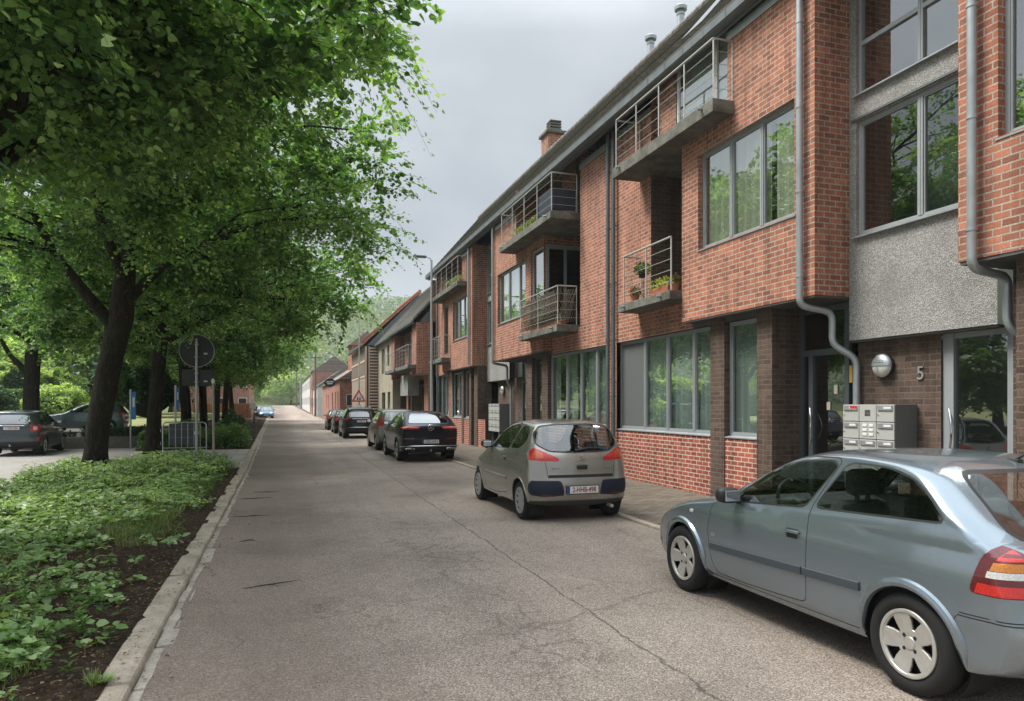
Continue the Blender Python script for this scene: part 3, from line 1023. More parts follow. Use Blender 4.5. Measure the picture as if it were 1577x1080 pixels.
def shell(root, x0, x1, y0, y1, z0, z1, zr=None):
    """Inside of the house: floors, party walls and a back wall, all neutral."""
    mb = MB()
    mb.box(x1 - 0.1, x1, y0, y1, z0, z1)
    for z in (0.06, 3.55, 6.95):
        if z < z1 - 1:
            mb.box(x0, x1 - 0.1, y0 + 0.06, y1 - 0.06, z, z + 0.12)
    mb.box(x0, x1 - 0.1, y0, y0 + 0.05, z0, z1)
    mb.box(x0, x1 - 0.1, y1 - 0.05, y1, z0, z1)
    return mb.build('interior', M['room'], root)

def flashing(root, x, y0, y1, z0=8.36, z1=8.52):
    return MB().box(x - 0.025, x - 0.004, y0, y1, z0, z1).build('flashing', M['zinc'], root)

M['stairwall'] = simple('stair_wall', (0.50, 0.52, 0.46), 0.9, 0, 0.1, 30.0)
GRP = 'red brick houses along the pavement'
# ---- house A: only its far bay shows, at the right edge of the photo
hA = thing('brick_house', 'nearest red brick house at the right edge, cut off beside the entrance glass door', 'house', (XB, 3.0, 0), 0, GRP)
w_ = MB()
wallx(w_, XB, 0.5, 6.52, 3.50, 8.6, [(2.6, 6.02, 4.82, 6.9), (2.6, 6.02, 7.3, 8.4)])
wally(w_, 6.52, XB, XS + 0.1, 3.50, 8.6)
wally(w_, 0.5, XB, 14, 0, 8.6)
w_.build('wall', M['brick'], hA)
w_ = MB()
wallx(w_, XF, 0.5, 5.62, 0.0, 3.5, [(1.0, 5.3, 1.24, 3.35)])
w_.box(XF - 0.01, XR, 5.62, 6.0, 0.0, 3.48)
wallx(w_, 8.5, 6.0, 6.46, 0.0, 3.48)
w_.build('pillar', M['brick_dark'], hA)
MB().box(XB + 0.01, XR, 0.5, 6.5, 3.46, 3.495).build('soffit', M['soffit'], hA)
window_x(hA, XB + 0.11, 2.6, 6.02, 4.82, 6.9, (3.7, 4.9), (), curtain='blind', seed=3)
window_x(hA, XB + 0.11, 2.6, 6.02, 7.3, 8.4, (3.7, 4.9), (), curtain='blind', sill=False, seed=4)
window_x(hA, XF + 0.11, 1.0, 5.3, 1.24, 3.35, (2.2, 3.4, 4.5), fr=M['frame_dark'], curtain='curtain_green', seed=5)
pipe(hA, [(XB - 0.09, 6.27, 8.55), (XB - 0.09, 6.27, 3.38), (8.2, 6.3, 3.32), (8.2, 6.3, 2.72), (8.42, 6.15, 2.55), (8.42, 6.15, 0.1)], 0.052)
eave(hA, 0.5, 7.7)
shell(hA, XR + 0.15, 13.5, 0.5, 6.5, 0, 8.5)

# ---- stairwell + house B
def stairwell(root, y0, y1, fr, seed, upper=True):
    p = MB()
    hy0, hy1 = y0 + 0.16, y1 - 0.14
    wallx(p, XS, y0, y1, 2.79, 8.55, [(hy0, hy1, 4.36, 6.10), (hy0, hy1, 6.50, 8.45)], 0.09)
    p.quad((XS, y0, 2.79), (XS, y1, 2.79), (XR, y1, 2.79), (XR, y0, 2.79))
    p.build('pebbledash_panel', M['pebble'], root)
    m = y0 + 0.48 * (y1 - y0)
    window_x(root, XS + 0.05, hy0, hy1, 4.36, 6.10, (m,), fr=fr, seed=seed, sill=True, glass=M['glass_door'])
    window_x(root, XS + 0.05, hy0, hy1, 6.50, 8.45, (m,), (7.28,), fr=fr, seed=seed + 1, sill=True)
    iw = MB().box(XS + 1.25, XS + 1.3, y0, y1, 2.8, 8.5).box(XS + 1.235, XS + 1.249, y0 + 1.35, y0 + 1.6, 5.0, 5.35)
    iw.build('stair_wall', M['stairwall'], root)
    b = MB()
    b.box(XS - 0.03, XS - 0.004, hy0 - 0.08, hy1 + 0.08, 6.12, 6.15)
    b.build('drip_edge', M['zinc_dark'], root)

hB = thing('brick_house', 'red brick house beside the silver-blue car, with letterboxes and a lamp at its entrance', 'house', (XB, 11.0, 0), 0, GRP)
w_ = MB()
wallx(w_, XB, 8.94, 12.72, 3.47, 7.02, [(9.39, 12.13, 4.80, 6.64)])
wallx(w_, XB, 8.94, 11.17, 7.02, 8.55)
wally(w_, 8.94, XB, XS + 0.15, 3.47, 8.6)
wally(w_, 12.72, XB, XR, 3.47, 7.02, s=-1)
wally(w_, 11.17, XB, XR, 7.02, 8.9, s=-1)
w_.quad((XB, 11.17, 7.02), (XB, 12.72, 7.02), (XR, 12.72, 7.02), (XR, 11.17, 7.02))
wallx(w_, XF, 14.46, 16.42, 3.35, 8.55)
wallx(w_, XF, 12.72, 14.46, 3.35, 4.10)
wally(w_, 14.46, XF, XR, 7.0, 9.05)
wallx(w_, XF, 16.2, 16.42, 0.0, 3.35)
w_.build('wall', M['brick'], hB)
rw = MB()
wally(rw, 14.46, XF + 0.002, XR, 3.9, 7.0)
wallx(rw, XR, 12.72, 14.46, 3.9, 7.0, [(12.85, 14.0, 4.1, 6.5)])
rw.build('recess_wall', M['brick_dark'], hB)  # same red brick wall; its deep shade is put in as darker brick
lw = MB()
wallx(lw, XF, 12.08, 16.2, 0.0, 1.20)
lw.build('window_apron', M['brick_low'], hB)
lw = MB()
wallx(lw, XF, 10.65, 11.62, 0.0, 1.20)
lw.build('window_apron', M['brick_low'], hB)
pl = MB()
pl.box(XF - 0.02, XF + 0.3, 11.62, 12.08, 0.0, 3.45)
pl.build('pillar', M['brick_dark'], hB)
pl = MB()
pl.box(XF - 0.02, XR - 0.15, 10.24, 10.65, 0.0, 3.45)
pl.build('pillar', M['brick_dark'], hB)
pl = MB()
wallx(pl, 8.52, 7.48, 9.08, 0.0, 2.85)
pl.box(8.52, 8.7, 8.95, 9.08, 0, 2.8)
pl.build('entrance_wall', M['brick_dark'], hB)
sf = MB()
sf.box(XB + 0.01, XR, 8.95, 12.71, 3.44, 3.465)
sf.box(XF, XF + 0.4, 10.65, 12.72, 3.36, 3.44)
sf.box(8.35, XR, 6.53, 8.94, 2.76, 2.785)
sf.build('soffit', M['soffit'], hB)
window_x(hB, XB + 0.10, 9.39, 12.13, 4.80, 6.64, (10.33, 11.2), curtain='curtain', seed=11, cspan=[(9.3, 10.05), (10.2, 12.2)])
window_x(hB, XF + 0.10, 12.08, 16.2, 1.22, 3.35, (12.85, 13.9, 14.93), fr=M['frame'], curtain='curtain_green', seed=12)
window_x(hB, XF + 0.10, 10.65, 11.62, 1.22, 3.35, (), fr=M['frame'], curtain='curtain_green', seed=13)
MB().box(XF + 0.118, XF + 0.128, 14.99, 16.14, 1.28, 3.29).build('blind', M['blind'], hB)
window_x(hB, XR + 0.03, 12.85, 14.0, 4.1, 6.5, (), fr=M['frame_dark'], sill=False, seed=14)
rw = MB()
wallx(rw, 7.78, 13.1, 13.75, 7.0, 8.75)
wally(rw, 13.75, 7.78, 8.4, 7.0, 8.9, s=-1)
wallx(rw, 8.4, 13.75, 14.46, 7.0, 9.2)
rw.build('terrace_wall', M['brick'], hB)
window_x(hB, 7.80, 11.2, 13.1, 7.2, 8.8, (11.75,), fr=M['white'], sill=False, curtain='curtain_white', cspan=[(11.25, 11.7), (12.0, 13.0)], seed=15)
door_x(hB, 8.47, 9.09, 10.23, 0.08, 3.42, side=9.93, top=2.62, seed=16, label='dark glass entrance door with a bow handle, under the brick bay')
door_x(hB, 8.55, 6.48, 7.48, 0.08, 2.78, side=7.36, top=2.9, fr=M['frame'], seed=17, label='light grey framed glass entrance door with a bow handle')
stairwell(hB, 6.53, 8.93, M['frame'], 18)
balcony(hB, 7.42, XR, 12.74, 15.08, 3.93, 4.11, [(7.47, 12.76), (7.47, 14.85), (XF - 0.05, 14.85)], every=1.2)
balcony(hB, 7.25, XR, 10.97, 15.0, 6.99, 7.23, [(XB, 11.02), (7.30, 11.02), (7.30, 14.9), (XF - 0.05, 14.9)], every=1.05)
pipe(hB, [(XB - 0.085, 9.17, 8.55), (XB - 0.085, 9.17, 3.33), (8.16, 9.10, 3.24), (8.16, 9.10, 2.74), (8.44, 8.9, 2.52), (8.44, 8.9, 0.1)], 0.052)
pipe(hB, [(XF - 0.09, 16.2, 8.6), (XF - 0.09, 16.2, 0.1)], 0.05, M['zinc_dark'])
rfB = eave(hB, 7.7, 16.42)
flashing(hB, XB, 8.94, 11.17)
flashing(hB, XF, 14.5, 16.1)
shell(hB, XR + 0.15, 13.5, 8.9, 16.4, 0, 8.5)

def roof_point(x):
    ex, ez = 7.5, ZE + 0.22
    return ez + (x - ex) * (12.1 - ez) / (10.4 - ex)
def flue(root, x, y, z0, z1):
    mb = MB()
    mb.lathe([(0.10, z0), (0.10, z1 - 0.28), (0.115, z1 - 0.28), (0.115, z1 - 0.22), (0.075, z1 - 0.2), (0.075, z1 - 0.13), (0.17, z1 - 0.15), (0.18, z1 - 0.06), (0.12, z1 - 0.01), (0.0, z1)], (x, y, 0), 'z', 16)
    return mb.build('flue', M['zinc'], root, smooth=True)
def skylight(root, y0, y1, xa, xb):
    mb = MB()
    za, zb = roof_point(xa), roof_point(xb)
    nx_, nz_ = -(zb - za), (xb - xa)
    l = math.hypot(nx_, nz_)
    nx_, nz_ = nx_ / l * 0.05, nz_ / l * 0.05
    vs_ = []
    for (x, z) in ((xa, za), (xb, zb)):
        for y in (y0, y1):
            vs_ += [(x, y, z - 0.02), (x + nx_, y, z + nz_)]
    mb.add(vs_, ((1, 3, 7, 5), (0, 1, 5, 4), (2, 6, 7, 3), (0, 2, 3, 1), (4, 5, 7, 6)))
    return mb.build('skylight', M['frame_dark'], root)
skylight(rfB, 12.9, 13.7, 8.3, 9.2)

# ---- house C
hC = thing('brick_house', 'red brick house with a reed-covered corner balcony, behind the warm grey hatchback', 'house', (XB, 21.0, 0), 0, GRP)
w_ = MB()
wallx(w_, XF, 16.42, 18.5, 3.35, 8.55)
wallx(w_, XF, 18.5, 20.7, 3.35, 4.0)
wally(w_, 18.5, XF, XR + .3, 3.9, 9.0, s=-1)
wallx(w_, XB, 20.7, 26.2, 3.47, 7.02, [(22.45, 25.65, 4.80, 6.64), (20.74, 21.9, 4.45, 6.75)])
wallx(w_, XB, 23.5, 26.2, 7.02, 8.55)
wally(w_, 20.7, XB, XR + .3, 3.47, 4.1)
wally(w_, 20.7, XB, XR + .3, 6.75, 7.02)
wally(w_, 23.5, XB, XR, 7.02, 9.2)
wallx(w_, 8.45, 19.95, 23.5, 7.0, 9.5, [(21.1, 22.5, 7.2, 9.2)])
wally(w_, 26.2, XB, XS + .1, 3.47, 8.6, s=-1)
w_.quad((XB, 20.7, 7.02), (XB, 23.5, 7.02), (XR, 23.5, 7.02), (XR, 20.7, 7.02))
wallx(w_, XF, 16.42, 16.66, 0.0, 3.35)
w_.build('wall', M['brick'], hC)
lw = MB()
wallx(lw, XF, 16.66, 21.0, 0.0, 1.20)
lw.build('window_apron', M['brick_low'], hC)
lw = MB()
wallx(lw, XF, 21.55, 22.5, 0.0, 1.20)
lw.build('window_apron', M['brick_low'], hC)
lw = MB()
wallx(lw, XF, 28.3, 29.4, 0.0, 1.20)
lw.build('window_apron', M['brick_low'], hC)
for (a, b) in ((21.0, 21.55), (22.5, 23.1)):
    MB().box(XF - 0.02, XR - 0.15, a, b, 0.0, 3.45).build('pillar', M['brick_dark'], hC)
pl = MB()
wallx(pl, 8.52, 25.2, 28.3, 0.0, 2.85)
pl.build('entrance_wall', M['brick_dark'], hC)
sf = MB()
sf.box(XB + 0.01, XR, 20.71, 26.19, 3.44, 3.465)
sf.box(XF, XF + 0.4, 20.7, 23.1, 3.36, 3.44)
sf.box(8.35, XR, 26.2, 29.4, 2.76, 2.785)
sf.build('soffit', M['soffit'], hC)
window_x(hC, XB + 0.09, 22.45, 25.65, 4.80, 6.64, (23.3, 24.5), curtain='curtain', seed=21)
window_x(hC, XB + 0.06, 20.74, 21.9, 4.45, 6.75, (), curtain='blind', sill=False, seed=22)
window_x(hC, XF + 0.10, 16.66, 21.0, 1.22, 3.35, (17.6, 18.65, 19.7), fr=M['frame'], curtain='curtain_green',
         cspan=[(16.7, 16.95), (17.15, 17.6), (17.85, 18.3), (18.5, 18.9), (19.2, 19.9), (20.5, 20.95)], seed=23)
window_x(hC, XF + 0.10, 21.55, 22.5, 1.22, 3.35, (), fr=M['frame_dark'], curtain='curtain_green', cspan=[(21.6, 22.1)], seed=24)
# glazed side of the bay behind the corner balcony
g = MB()
g.box(XB + 0.06, XB + 0.16, 20.66, 20.72, 4.1, 6.75).box(XB + 0.16, XR + .25, 20.66, 20.72, 6.62, 6.75).box(8.35, 8.43, 20.66, 20.72, 4.1, 6.62)
gd = g.build('door', M['frame'], hC)
MB().quad((XB + 0.16, 20.7, 4.1), (XR + .25, 20.7, 4.1), (XR + .25, 20.7, 6.62), (XB + 0.16, 20.7, 6.62)).build('pane', M['glass_door'], gd)
window_x(hC, 8.5, 18.6, 19.95, 7.2, 9.3, (19.3,), fr=M['frame_dark'], sill=False, seed=25)
window_x(hC, 8.53, 21.1, 22.5, 7.2, 9.2, (), fr=M['frame'], sill=False, curtain='curtain', seed=26)
door_x(hC, 8.5, 23.12, 25.2, 0.08, 3.42, side=24.3, top=2.62, seed=27, label='dark glass entrance door behind the brick pillars')
stairwell(hC, 26.22, 29.38, M['frame'], 28)
balC1 = balcony(hC, 7.30, XR, 18.62, 22.0, 3.86, 4.06, [(XF - 0.03, 18.68), (7.35, 18.68), (7.35, 21.9), (XB - 0.02, 21.9)], every=1.5)
balC2 = balcony(hC, 7.10, XR, 18.6, 23.5, 6.99, 7.2, [(XF - 0.03, 18.66), (7.16, 18.66), (7.16, 23.4), (XB - 0.02, 23.4)], every=1.1)
# reed screen woven along the corner balcony
rs = MB()
rnd = random.Random(5)
for i in range(26):
    y = 18.8 + i * 0.12
    for s_ in (1, -1):
        rs.tube([(7.385 + 0.012 * s_, y - 0.28 * s_, 4.13), (7.385 - 0.012 * s_, y + 0.28 * s_, 5.06)], 0.011, 5)
for i in range(7):
    x = 7.42 + i * 0.075
    for s_ in (1, -1):
        rs.tube([(max(7.4, x - 0.2 * s_), 18.72 + 0.01 * s_, 4.13), (min(7.93, x + 0.2 * s_), 18.72 - 0.01 * s_, 5.06)], 0.011, 5)
rs.build('reed_screen', M['wood_pole'], balC1)
dk = MB()
dk.bbox(7.22, 7.9, 18.72, 18.76, 7.28, 7.86, 0.01).bbox(7.20, 7.24, 18.76, 19.9, 7.28, 7.86, 0.01)
dk.build('screen_panel', simple('dark_blue_screen', (0.02, 0.028, 0.04), 0.8, 0, 0.3, 30.0), balC2)
pipe(hC, [(XF - 0.09, 16.52, 8.6), (XF - 0.09, 16.52, 0.1)], 0.05, M['zinc_dark'])
pipe(hC, [(XB - 0.08, 26.05, 8.55), (XB - 0.08, 26.05, 3.38), (8.2, 26.1, 3.3), (8.2, 26.1, 2.7), (8.42, 26.3, 2.5), (8.42, 26.3, 0.1)], 0.05)
rfC = eave(hC, 16.42, 27.8)
flue(rfC, 10.6, 19.3, 11.4, 12.95)
flue(rfC, 10.6, 17.6, 11.4, 12.95)
flashing(hC, XF, 16.45, 18.5)
flashing(hC, XB, 23.6, 26.2)
shell(hC, XR + 0.35, 13.5, 16.4, 26.2, 0, 8.5)
ch = MB()
ch.box(10.4, 11.1, 27.5, 28.3, 10.8, 12.95)
chm = ch.build('chimney', M['brick'], rfC)
cp = MB()
cp.bbox(10.3, 11.2, 27.4, 28.4, 12.95, 13.09, 0.03)
for i in range(4):
    cp.bbox(10.5, 11.0, 27.5, 28.0, 13.12 + i * 0.11, 13.19 + i * 0.11, 0.02)
cp.box(10.6, 10.9, 27.58, 27.92, 13.09, 13.5)
cp.build('chimney_cap', M['slab'], chm)

# ---- house D
hD = thing('brick_house', 'red brick house with the lowest plant-filled top balcony, above the black coupe', 'house', (XB, 34.0, 0), 0, GRP)
w_ = MB()
wallx(w_, XB, 29.4, 35.3, 3.47, 7.02, [(30.2, 33.0, 4.80, 6.64), (33.95, 34.85, 4.3, 6.64)])
wallx(w_, XB, 29.4, 31.2, 7.02, 8.55)
wally(w_, 29.4, XB, XS + .1, 3.47, 8.6)
wallx(w_, 8.35, 31.2, 37.0, 7.02, 9.4, [(32.5, 34.0, 7.2, 9.2)])
wally(w_, 31.2, XB, XR, 7.02, 9.0, s=-1)
w_.quad((XB, 31.2, 7.02), (XB, 35.3, 7.02), (XR, 35.3, 7.02), (XR, 31.2, 7.02))
wallx(w_, XF, 35.3, 38.2, 3.35, 8.55, [(35.7, 36.6, 4.2, 6.6)])
wallx(w_, XF, 34.3, 35.0, 0.0, 3.4)
wally(w_, 38.2, XB, 14, 0, 8.55, s=-1)
w_.build('wall', M['brick'], hD)
lw = MB()
wallx(lw, XF, 30.9, 34.3, 0.0, 1.20)
lw.build('window_apron', M['brick_low'], hD)
lw = MB()
wallx(lw, XF, 35.0, 38.2, 0.0, 1.20)
lw.build('window_apron', M['brick_low'], hD)
for (a, b) in ((29.42, 30.0), (30.5, 30.9), (31.9, 32.25)):
    MB().box(XF - 0.02, XR - 0.15, a, b, 0.0, 3.45).build('pillar', M['brick_dark'], hD)
MB().box(XB + 0.01, XR, 29.41, 35.29, 3.44, 3.465).build('soffit', M['soffit'], hD)
window_x(hD, XB + 0.09, 30.2, 33.0, 4.80, 6.64, (31.1, 32.0), curtain='curtain', cspan=[(30.2, 30.9), (31.6, 33)], seed=31)
window_x(hD, XB + 0.07, 33.95, 34.85, 4.3, 6.64, (), fr=M['frame_dark'], sill=False, seed=32)
window_x(hD, XF + 0.07, 35.7, 36.6, 4.2, 6.6, (), fr=M['frame_dark'], sill=False, seed=33)
window_x(hD, XF + 0.10, 32.25, 34.3, 1.22, 3.35, (33.2,), curtain='curtain_green', cspan=[(33.4, 34.2)], seed=34)
window_x(hD, XF + 0.10, 30.9, 31.9, 1.22, 3.35, (), curtain='curtain_green', cspan=[(30.9, 31.2)], seed=35)
window_x(hD, XF + 0.10, 35.0, 38.1, 1.22, 3.35, (36.0, 37.0), curtain='curtain_green', seed=36)
window_x(hD, 8.45, 32.5, 34.0, 7.2, 9.2, (), sill=False, curtain='curtain', seed=37)
balcony(hD, 7.25, XR, 30.3, 36.1, 6.99, 7.2, [(XB - .02, 30.36), (7.3, 30.36), (7.3, 36.0), (XF, 36.0)], every=1.1)
balcony(hD, 7.25, XR, 33.5, 36.3, 3.86, 4.06, [(XB - .02, 33.55), (7.3, 33.55), (7.3, 36.2), (XF - .03, 36.2)], every=0.9)
pipe(hD, [(XB - 0.08, 29.75, 8.55), (XB - 0.08, 29.75, 3.5)], 0.05)
pipe(hD, [(XF - 0.09, 37.3, 8.55), (XF - 0.09, 37.3, 0.1)], 0.055, M['zinc_dark'])
eave(hD, 27.8, 38.2)
flashing(hD, XB, 29.4, 31.2)
shell(hD, XR + 0.15, 13.5, 29.4, 38.1, 0, 8.5)

# blue and white poster inside the ground-floor window of house D
ps = MB().box(XF + 0.19, XF + 0.195, 32.3, 33.0, 1.3, 3.0)
po = ps.build('window_poster', M['white'])
tag(po, 'blue and white poster behind the ground floor window beyond the black coupe', 'poster')
MB().box(XF + 0.182, XF + 0.187, 32.32, 32.98, 2.35, 2.85).build('blue_field', M['blue'], po)

# ---- house E: lower, two projecting brick fins and long balconies
hE = thing('brick_house', 'lower dark red brick house with two street balconies and a grey tiled roof', 'house', (7.0, 43, 0), 0, GRP)
w_ = MB()
wallx(w_, 7.55, 38.2, 47.5, 3.2, 6.3, [(40.3, 41.6, 4.1, 6.1), (43.2, 44.6, 4.1, 6.1)])
for (a, b) in ((38.2, 39.6), (46.1, 47.5)):
    MB().box(6.9, 7.55, a, b, 3.45, 6.25).build('brick_fin', M['brick'], hE)
wallx(w_, 7.55, 38.2, 39.4, 0, 3.2)
wallx(w_, 7.55, 44.6, 45.3, 0, 3.2)
wally(w_, 38.2, 7.55, 8.2, 0, 6.3)
w_.build('wall', M['brick'], hE)
w2 = MB()
wallx(w2, 8.3, 38.2, 47.5, 0, 3.2, [(40.0, 42.0, 0.9, 2.9), (42.8, 43.9, 0.1, 2.9)])
w2.box(7.5, 8.3, 47.3, 47.5, 0, 3.2)
w2.build('ground_floor_wall', M['brick_dark'], hE)
MB().box(6.9, 7.55, 40.9, 43.6, 2.35, 3.55).build('pebbledash_panel', M['pebble'], hE)
window_x(hE, 7.63, 40.3, 41.6, 4.1, 6.1, (40.95,), sill=False, seed=41)
window_x(hE, 7.63, 43.2, 44.6, 4.1, 6.1, (43.9,), sill=False, seed=42)
window_x(hE, 8.36, 40.0, 42.0, 0.9, 2.9, (41.0,), fr=M['frame_dark'], curtain='curtain', seed=43)
door_x(hE, 8.36, 42.8, 43.9, 0.1, 2.9, side=None, top=3.0, seed=44)
balcony(hE, 6.45, 7.6, 38.3, 42.6, 3.78, 3.98, [(6.9, 38.36), (6.5, 38.36), (6.5, 42.5), (7.5, 42.5)], every=1.0)
balcony(hE, 6.45, 7.6, 43.2, 47.3, 3.78, 3.98, [(7.5, 43.26), (6.5, 43.26), (6.5, 47.2), (6.9, 47.2)], every=1.0)
pipe(hE, [(7.45, 42.9, 6.2), (7.45, 42.9, 0.1)], 0.045)
eave(hE, 38.2, 47.5, xg=6.62, ze=6.2, ridge=(10.2, 10.2), back=14, fascia=False)
shell(hE, 8.6, 13.5, 38.2, 47.5, 0, 6.2)

# ---- house F: beige render
hF = thing('rendered_house', 'beige rendered house with dark windows next to the slatted building', 'house', (7.0, 51, 0))
w_ = MB()
wallx(w_, 7.0, 47.5, 55.0, 0, 6.25, [(51.2, 52.9, 4.05, 5.85), (49.0, 50.0, 4.5, 5.9), (51.0, 52.8, 0.9, 2.7), (48.6, 49.8, 0.1, 2.7)], 0.18)
wally(w_, 47.5, 7.0, 7.6, 0, 6.25)
w_.build('wall', M['render_beige'], hF)
window_x(hF, 7.15, 51.2, 52.9, 4.05, 5.85, (52.05,), fr=M['white'], curtain='curtain', seed=51)
window_x(hF, 7.15, 49.0, 50.0, 4.5, 5.9, (), fr=M['frame_dark'], seed=52)
window_x(hF, 7.15, 51.0, 52.8, 0.9, 2.7, (51.9,), fr=M['frame_dark'], curtain='blind', seed=53)
door_x(hF, 7.15, 48.6, 49.8, 0.1, 2.7, top=2.8, seed=54)
eave(hF, 47.5, 55.0, xg=6.72, ze=6.2, ridge=(10.2, 10.2), back=14, fascia=False)
shell(hF, 7.5, 13.5, 47.5, 55, 0, 6.2)

# ---- building G: timber slats, orange roof
GX, GY0, GY1 = 6.03, 55.0, 66.0
hG = thing('slatted_building', 'building clad in pale diagonal slats under an orange tiled roof', 'building', (GX, 60, 0))
w_ = MB()
w_.box(GX + 0.035, 13.5, GY0 + 0.08, GY1, -0.1, 6.3)
w_.build('wall', M['black'], hG)
slatm = simple('pale_slats', (0.55, 0.42, 0.33), 0.8, 0, 0.3, 5.0)
sl_ = MB()
n = 0
for k in range(-30, 52):                       # diagonal boards on the street face
    c0 = k * 0.36
    # line z = c0 + 0.75*(y-GY0), clipped to the facade rectangle
    pts = []
    for t in np.linspace(GY0 + 0.15, GY1 - 0.15, 60):
        z = c0 + 0.62 * (t - GY0)
        if 0.1 < z < 3.9:
            pts.append((t, z))
    if len(pts) > 1:
        (ya, za), (yb, zb) = pts[0], pts[-1]
        sl_.prism([(ya, za), (yb, zb), (yb, zb + 0.15), (ya, za + 0.15)], 'x', GX + 0.022, GX + 0.03)
for y in np.arange(GY0 + 0.1, GY1, 0.7):       # upright boards and rails of the upper floor
    sl_.box(GX + 0.02, GX + 0.03, y, y + 0.22, 4.1, 6.2)
for z in (3.92, 5.1, 6.1):
    sl_.box(GX, GX + 0.09, GY0, GY1, z, z + 0.14)
for z in np.arange(0.3, 6.1, 0.23):             # horizontal boards on the end face
    sl_.box(GX + 0.3, 7.0, GY0 + 0.0, GY0 + 0.06, z, z + 0.12)
sl_.box(GX, GX + 0.14, GY0 - 0.02, GY0 + 0.12, 0, 6.25)
sl_.box(GX + 0.26, GX + 0.34, GY0 - 0.03, GY0 + 0.02, 0, 6.25)
sl_.build('slats', slatm, hG)
eave(hG, GY0 - 0.1, GY1 + 0.1, xg=5.72, ze=6.25, ridge=(10.2, 10.6), back=14.4, tiles='tiles_orange', fascia=False)

# ---- pub H
HX, HY0, HY1 = 5.15, 67.5, 97.0
hH = thing('pub', 'low orange brick pub with a blackboard and an oval hanging sign', 'pub', (HX, 80, 0.3))
w_ = MB()
holes = [(69.5, 70.7, 1.2, 3.1), (73.0, 74.2, 1.2, 3.1), (77.0, 78.4, 1.0, 3.1), (84.0, 84.8, 1.4, 3.0), (87.5, 88.3, 1.4, 3.0)]
wallx(w_, HX, HY0, HY1, 0, 4.2, holes, 0.15)
w_.build('wall', M['brick_pink'], hH)
w_ = MB()
wally(w_, HY0, HX, 12, 0, 4.2)
w_.build('end_wall', M['brick_orange'], hH)
MB().box(6.9, 9.9, 75, 79, 4.2, 8.0).build('upper_storey', M['brick_orange'], hH)
for i, h in enumerate(holes):
    window_x(hH, HX + 0.12, *h, fr=M['white'], curtain='curtain', seed=60 + i)
MB().box(HX - 0.03, HX + 0.005, HY0 - 0.02, HY0 + 0.12, 0, 4.1).build('corner_pipe', M['zinc_dark'], hH)
mb = MB()
mb.prism([(HX - 0.25, 4.15), (8.6, 6.6), (12.2, 4.15)], 'y', HY0 - 0.2, HY1 + 0.2)
mb.prism([(6.6, 7.95), (8.4, 9.4), (10.2, 7.95)], 'y', 74.8, 79.2)
mb.build('roof', M['tiles_brown'], hH)
bb = MB()
bb.bbox(5.75, 6.35, HY0 - 0.06, HY0 - 0.02, 1.75, 2.75, 0.01)
bo = bb.build('blackboard', simple('blackboard', (0.03, 0.03, 0.035), 0.7, 0, 0.2, 10))
tag(bo, 'dark menu board on the end wall of the pub', 'blackboard')
bf = MB()
for b_ in ((5.72, 6.38, 2.75, 2.80), (5.72, 6.38, 1.70, 1.75), (5.70, 5.75, 1.70, 2.8), (6.35, 6.40, 1.70, 2.8)):
    bf.box(b_[0], b_[1], HY0 - 0.08, HY0 - 0.01, b_[2], b_[3])
bf.build('frame', M['plate_white'], bo)
sg = MB()
sg.lathe([(0.0, -0.05), (0.45, -0.05), (0.5, -0.03), (0.5, 0.03), (0.45, 0.05), (0.0, 0.05)], (0, 0, 0), 'y', 28)
sg.v = [(x * 1.1 + 4.55, y + 72.5, z * 0.85 + 4.0) for x, y, z in sg.v]
so = sg.build('hanging_sign', M['black'])
tag(so, 'black oval hanging sign on the pub front', 'sign')
MB().tube([(4.55, 72.5, 4.42), (4.55, 72.5, 4.6), (HX + .05, 72.5, 4.6)], 0.03, 6).build('bracket', M['black'], so)
sgt = MB()
for (xa, xb, z) in ((4.2, 4.9, 4.03), (4.3, 4.8, 3.85)):
    sgt.box(xa, xb, 72.435, 72.445, z, z + 0.09)
sgt.build('lettering', M['plate_white'], so)

# ---- far white houses
def far_house(name, lab, x, y0, y1, zt, matw, tiles, ridge, nwin, two=True, door=True):
    e = elev((y0 + y1) / 2)
    r = thing(name, lab, 'house', (x, (y0 + y1) / 2, e))
    holes = []
    L = (y1 - y0) / nwin
    for i in range(nwin):
        a = y0 + L * (i + 0.3)
        holes.append((a, a + L * 0.4, e + 1.1, e + 2.5))
        if two:
            holes.append((a, a + L * 0.4, e + 3.8, e + 5.2))
    w_ = MB()
    wallx(w_, x, y0, y1, -0.2, zt + e, holes, 0.15)
    wally(w_, y0, x, 12, -0.2, zt + e)
    wally(w_, y1, x, 12, -0.2, zt + e, s=-1)
    w_.build('wall', matw, r)
    for i, h in enumerate(holes):
        window_x(r, x + 0.12, *h, fr=M['frame_dark'], curtain='blind', seed=i, sill=False)
    mb = MB()
    mb.prism([(x - 0.2, zt + e), (ridge[0], zt + e + ridge[1]), (2 * ridge[0] - x + .2, zt + e)], 'y', y0 - 0.05, y1 + 0.05)
    mb.build('roof', M[tiles], r)
    return r
far_house('white_house', 'low white house just beyond the pub and the dark pole', 4.75, 103, 116, 4.0, M['render_white'], 'tiles', (8, 2.5), 4, two=False)
far_house('brick_cottage', 'narrow brick cottage between the two far white houses', 4.65, 116.2, 123, 6.6, M['brick_pink'], 'tiles_brown', (8, 2.5), 2)
far_house('white_house', 'tall pale house at the far end of the street', 4.6, 125, 172, 6.0, M['render_white'], 'tiles', (8, 3), 8)
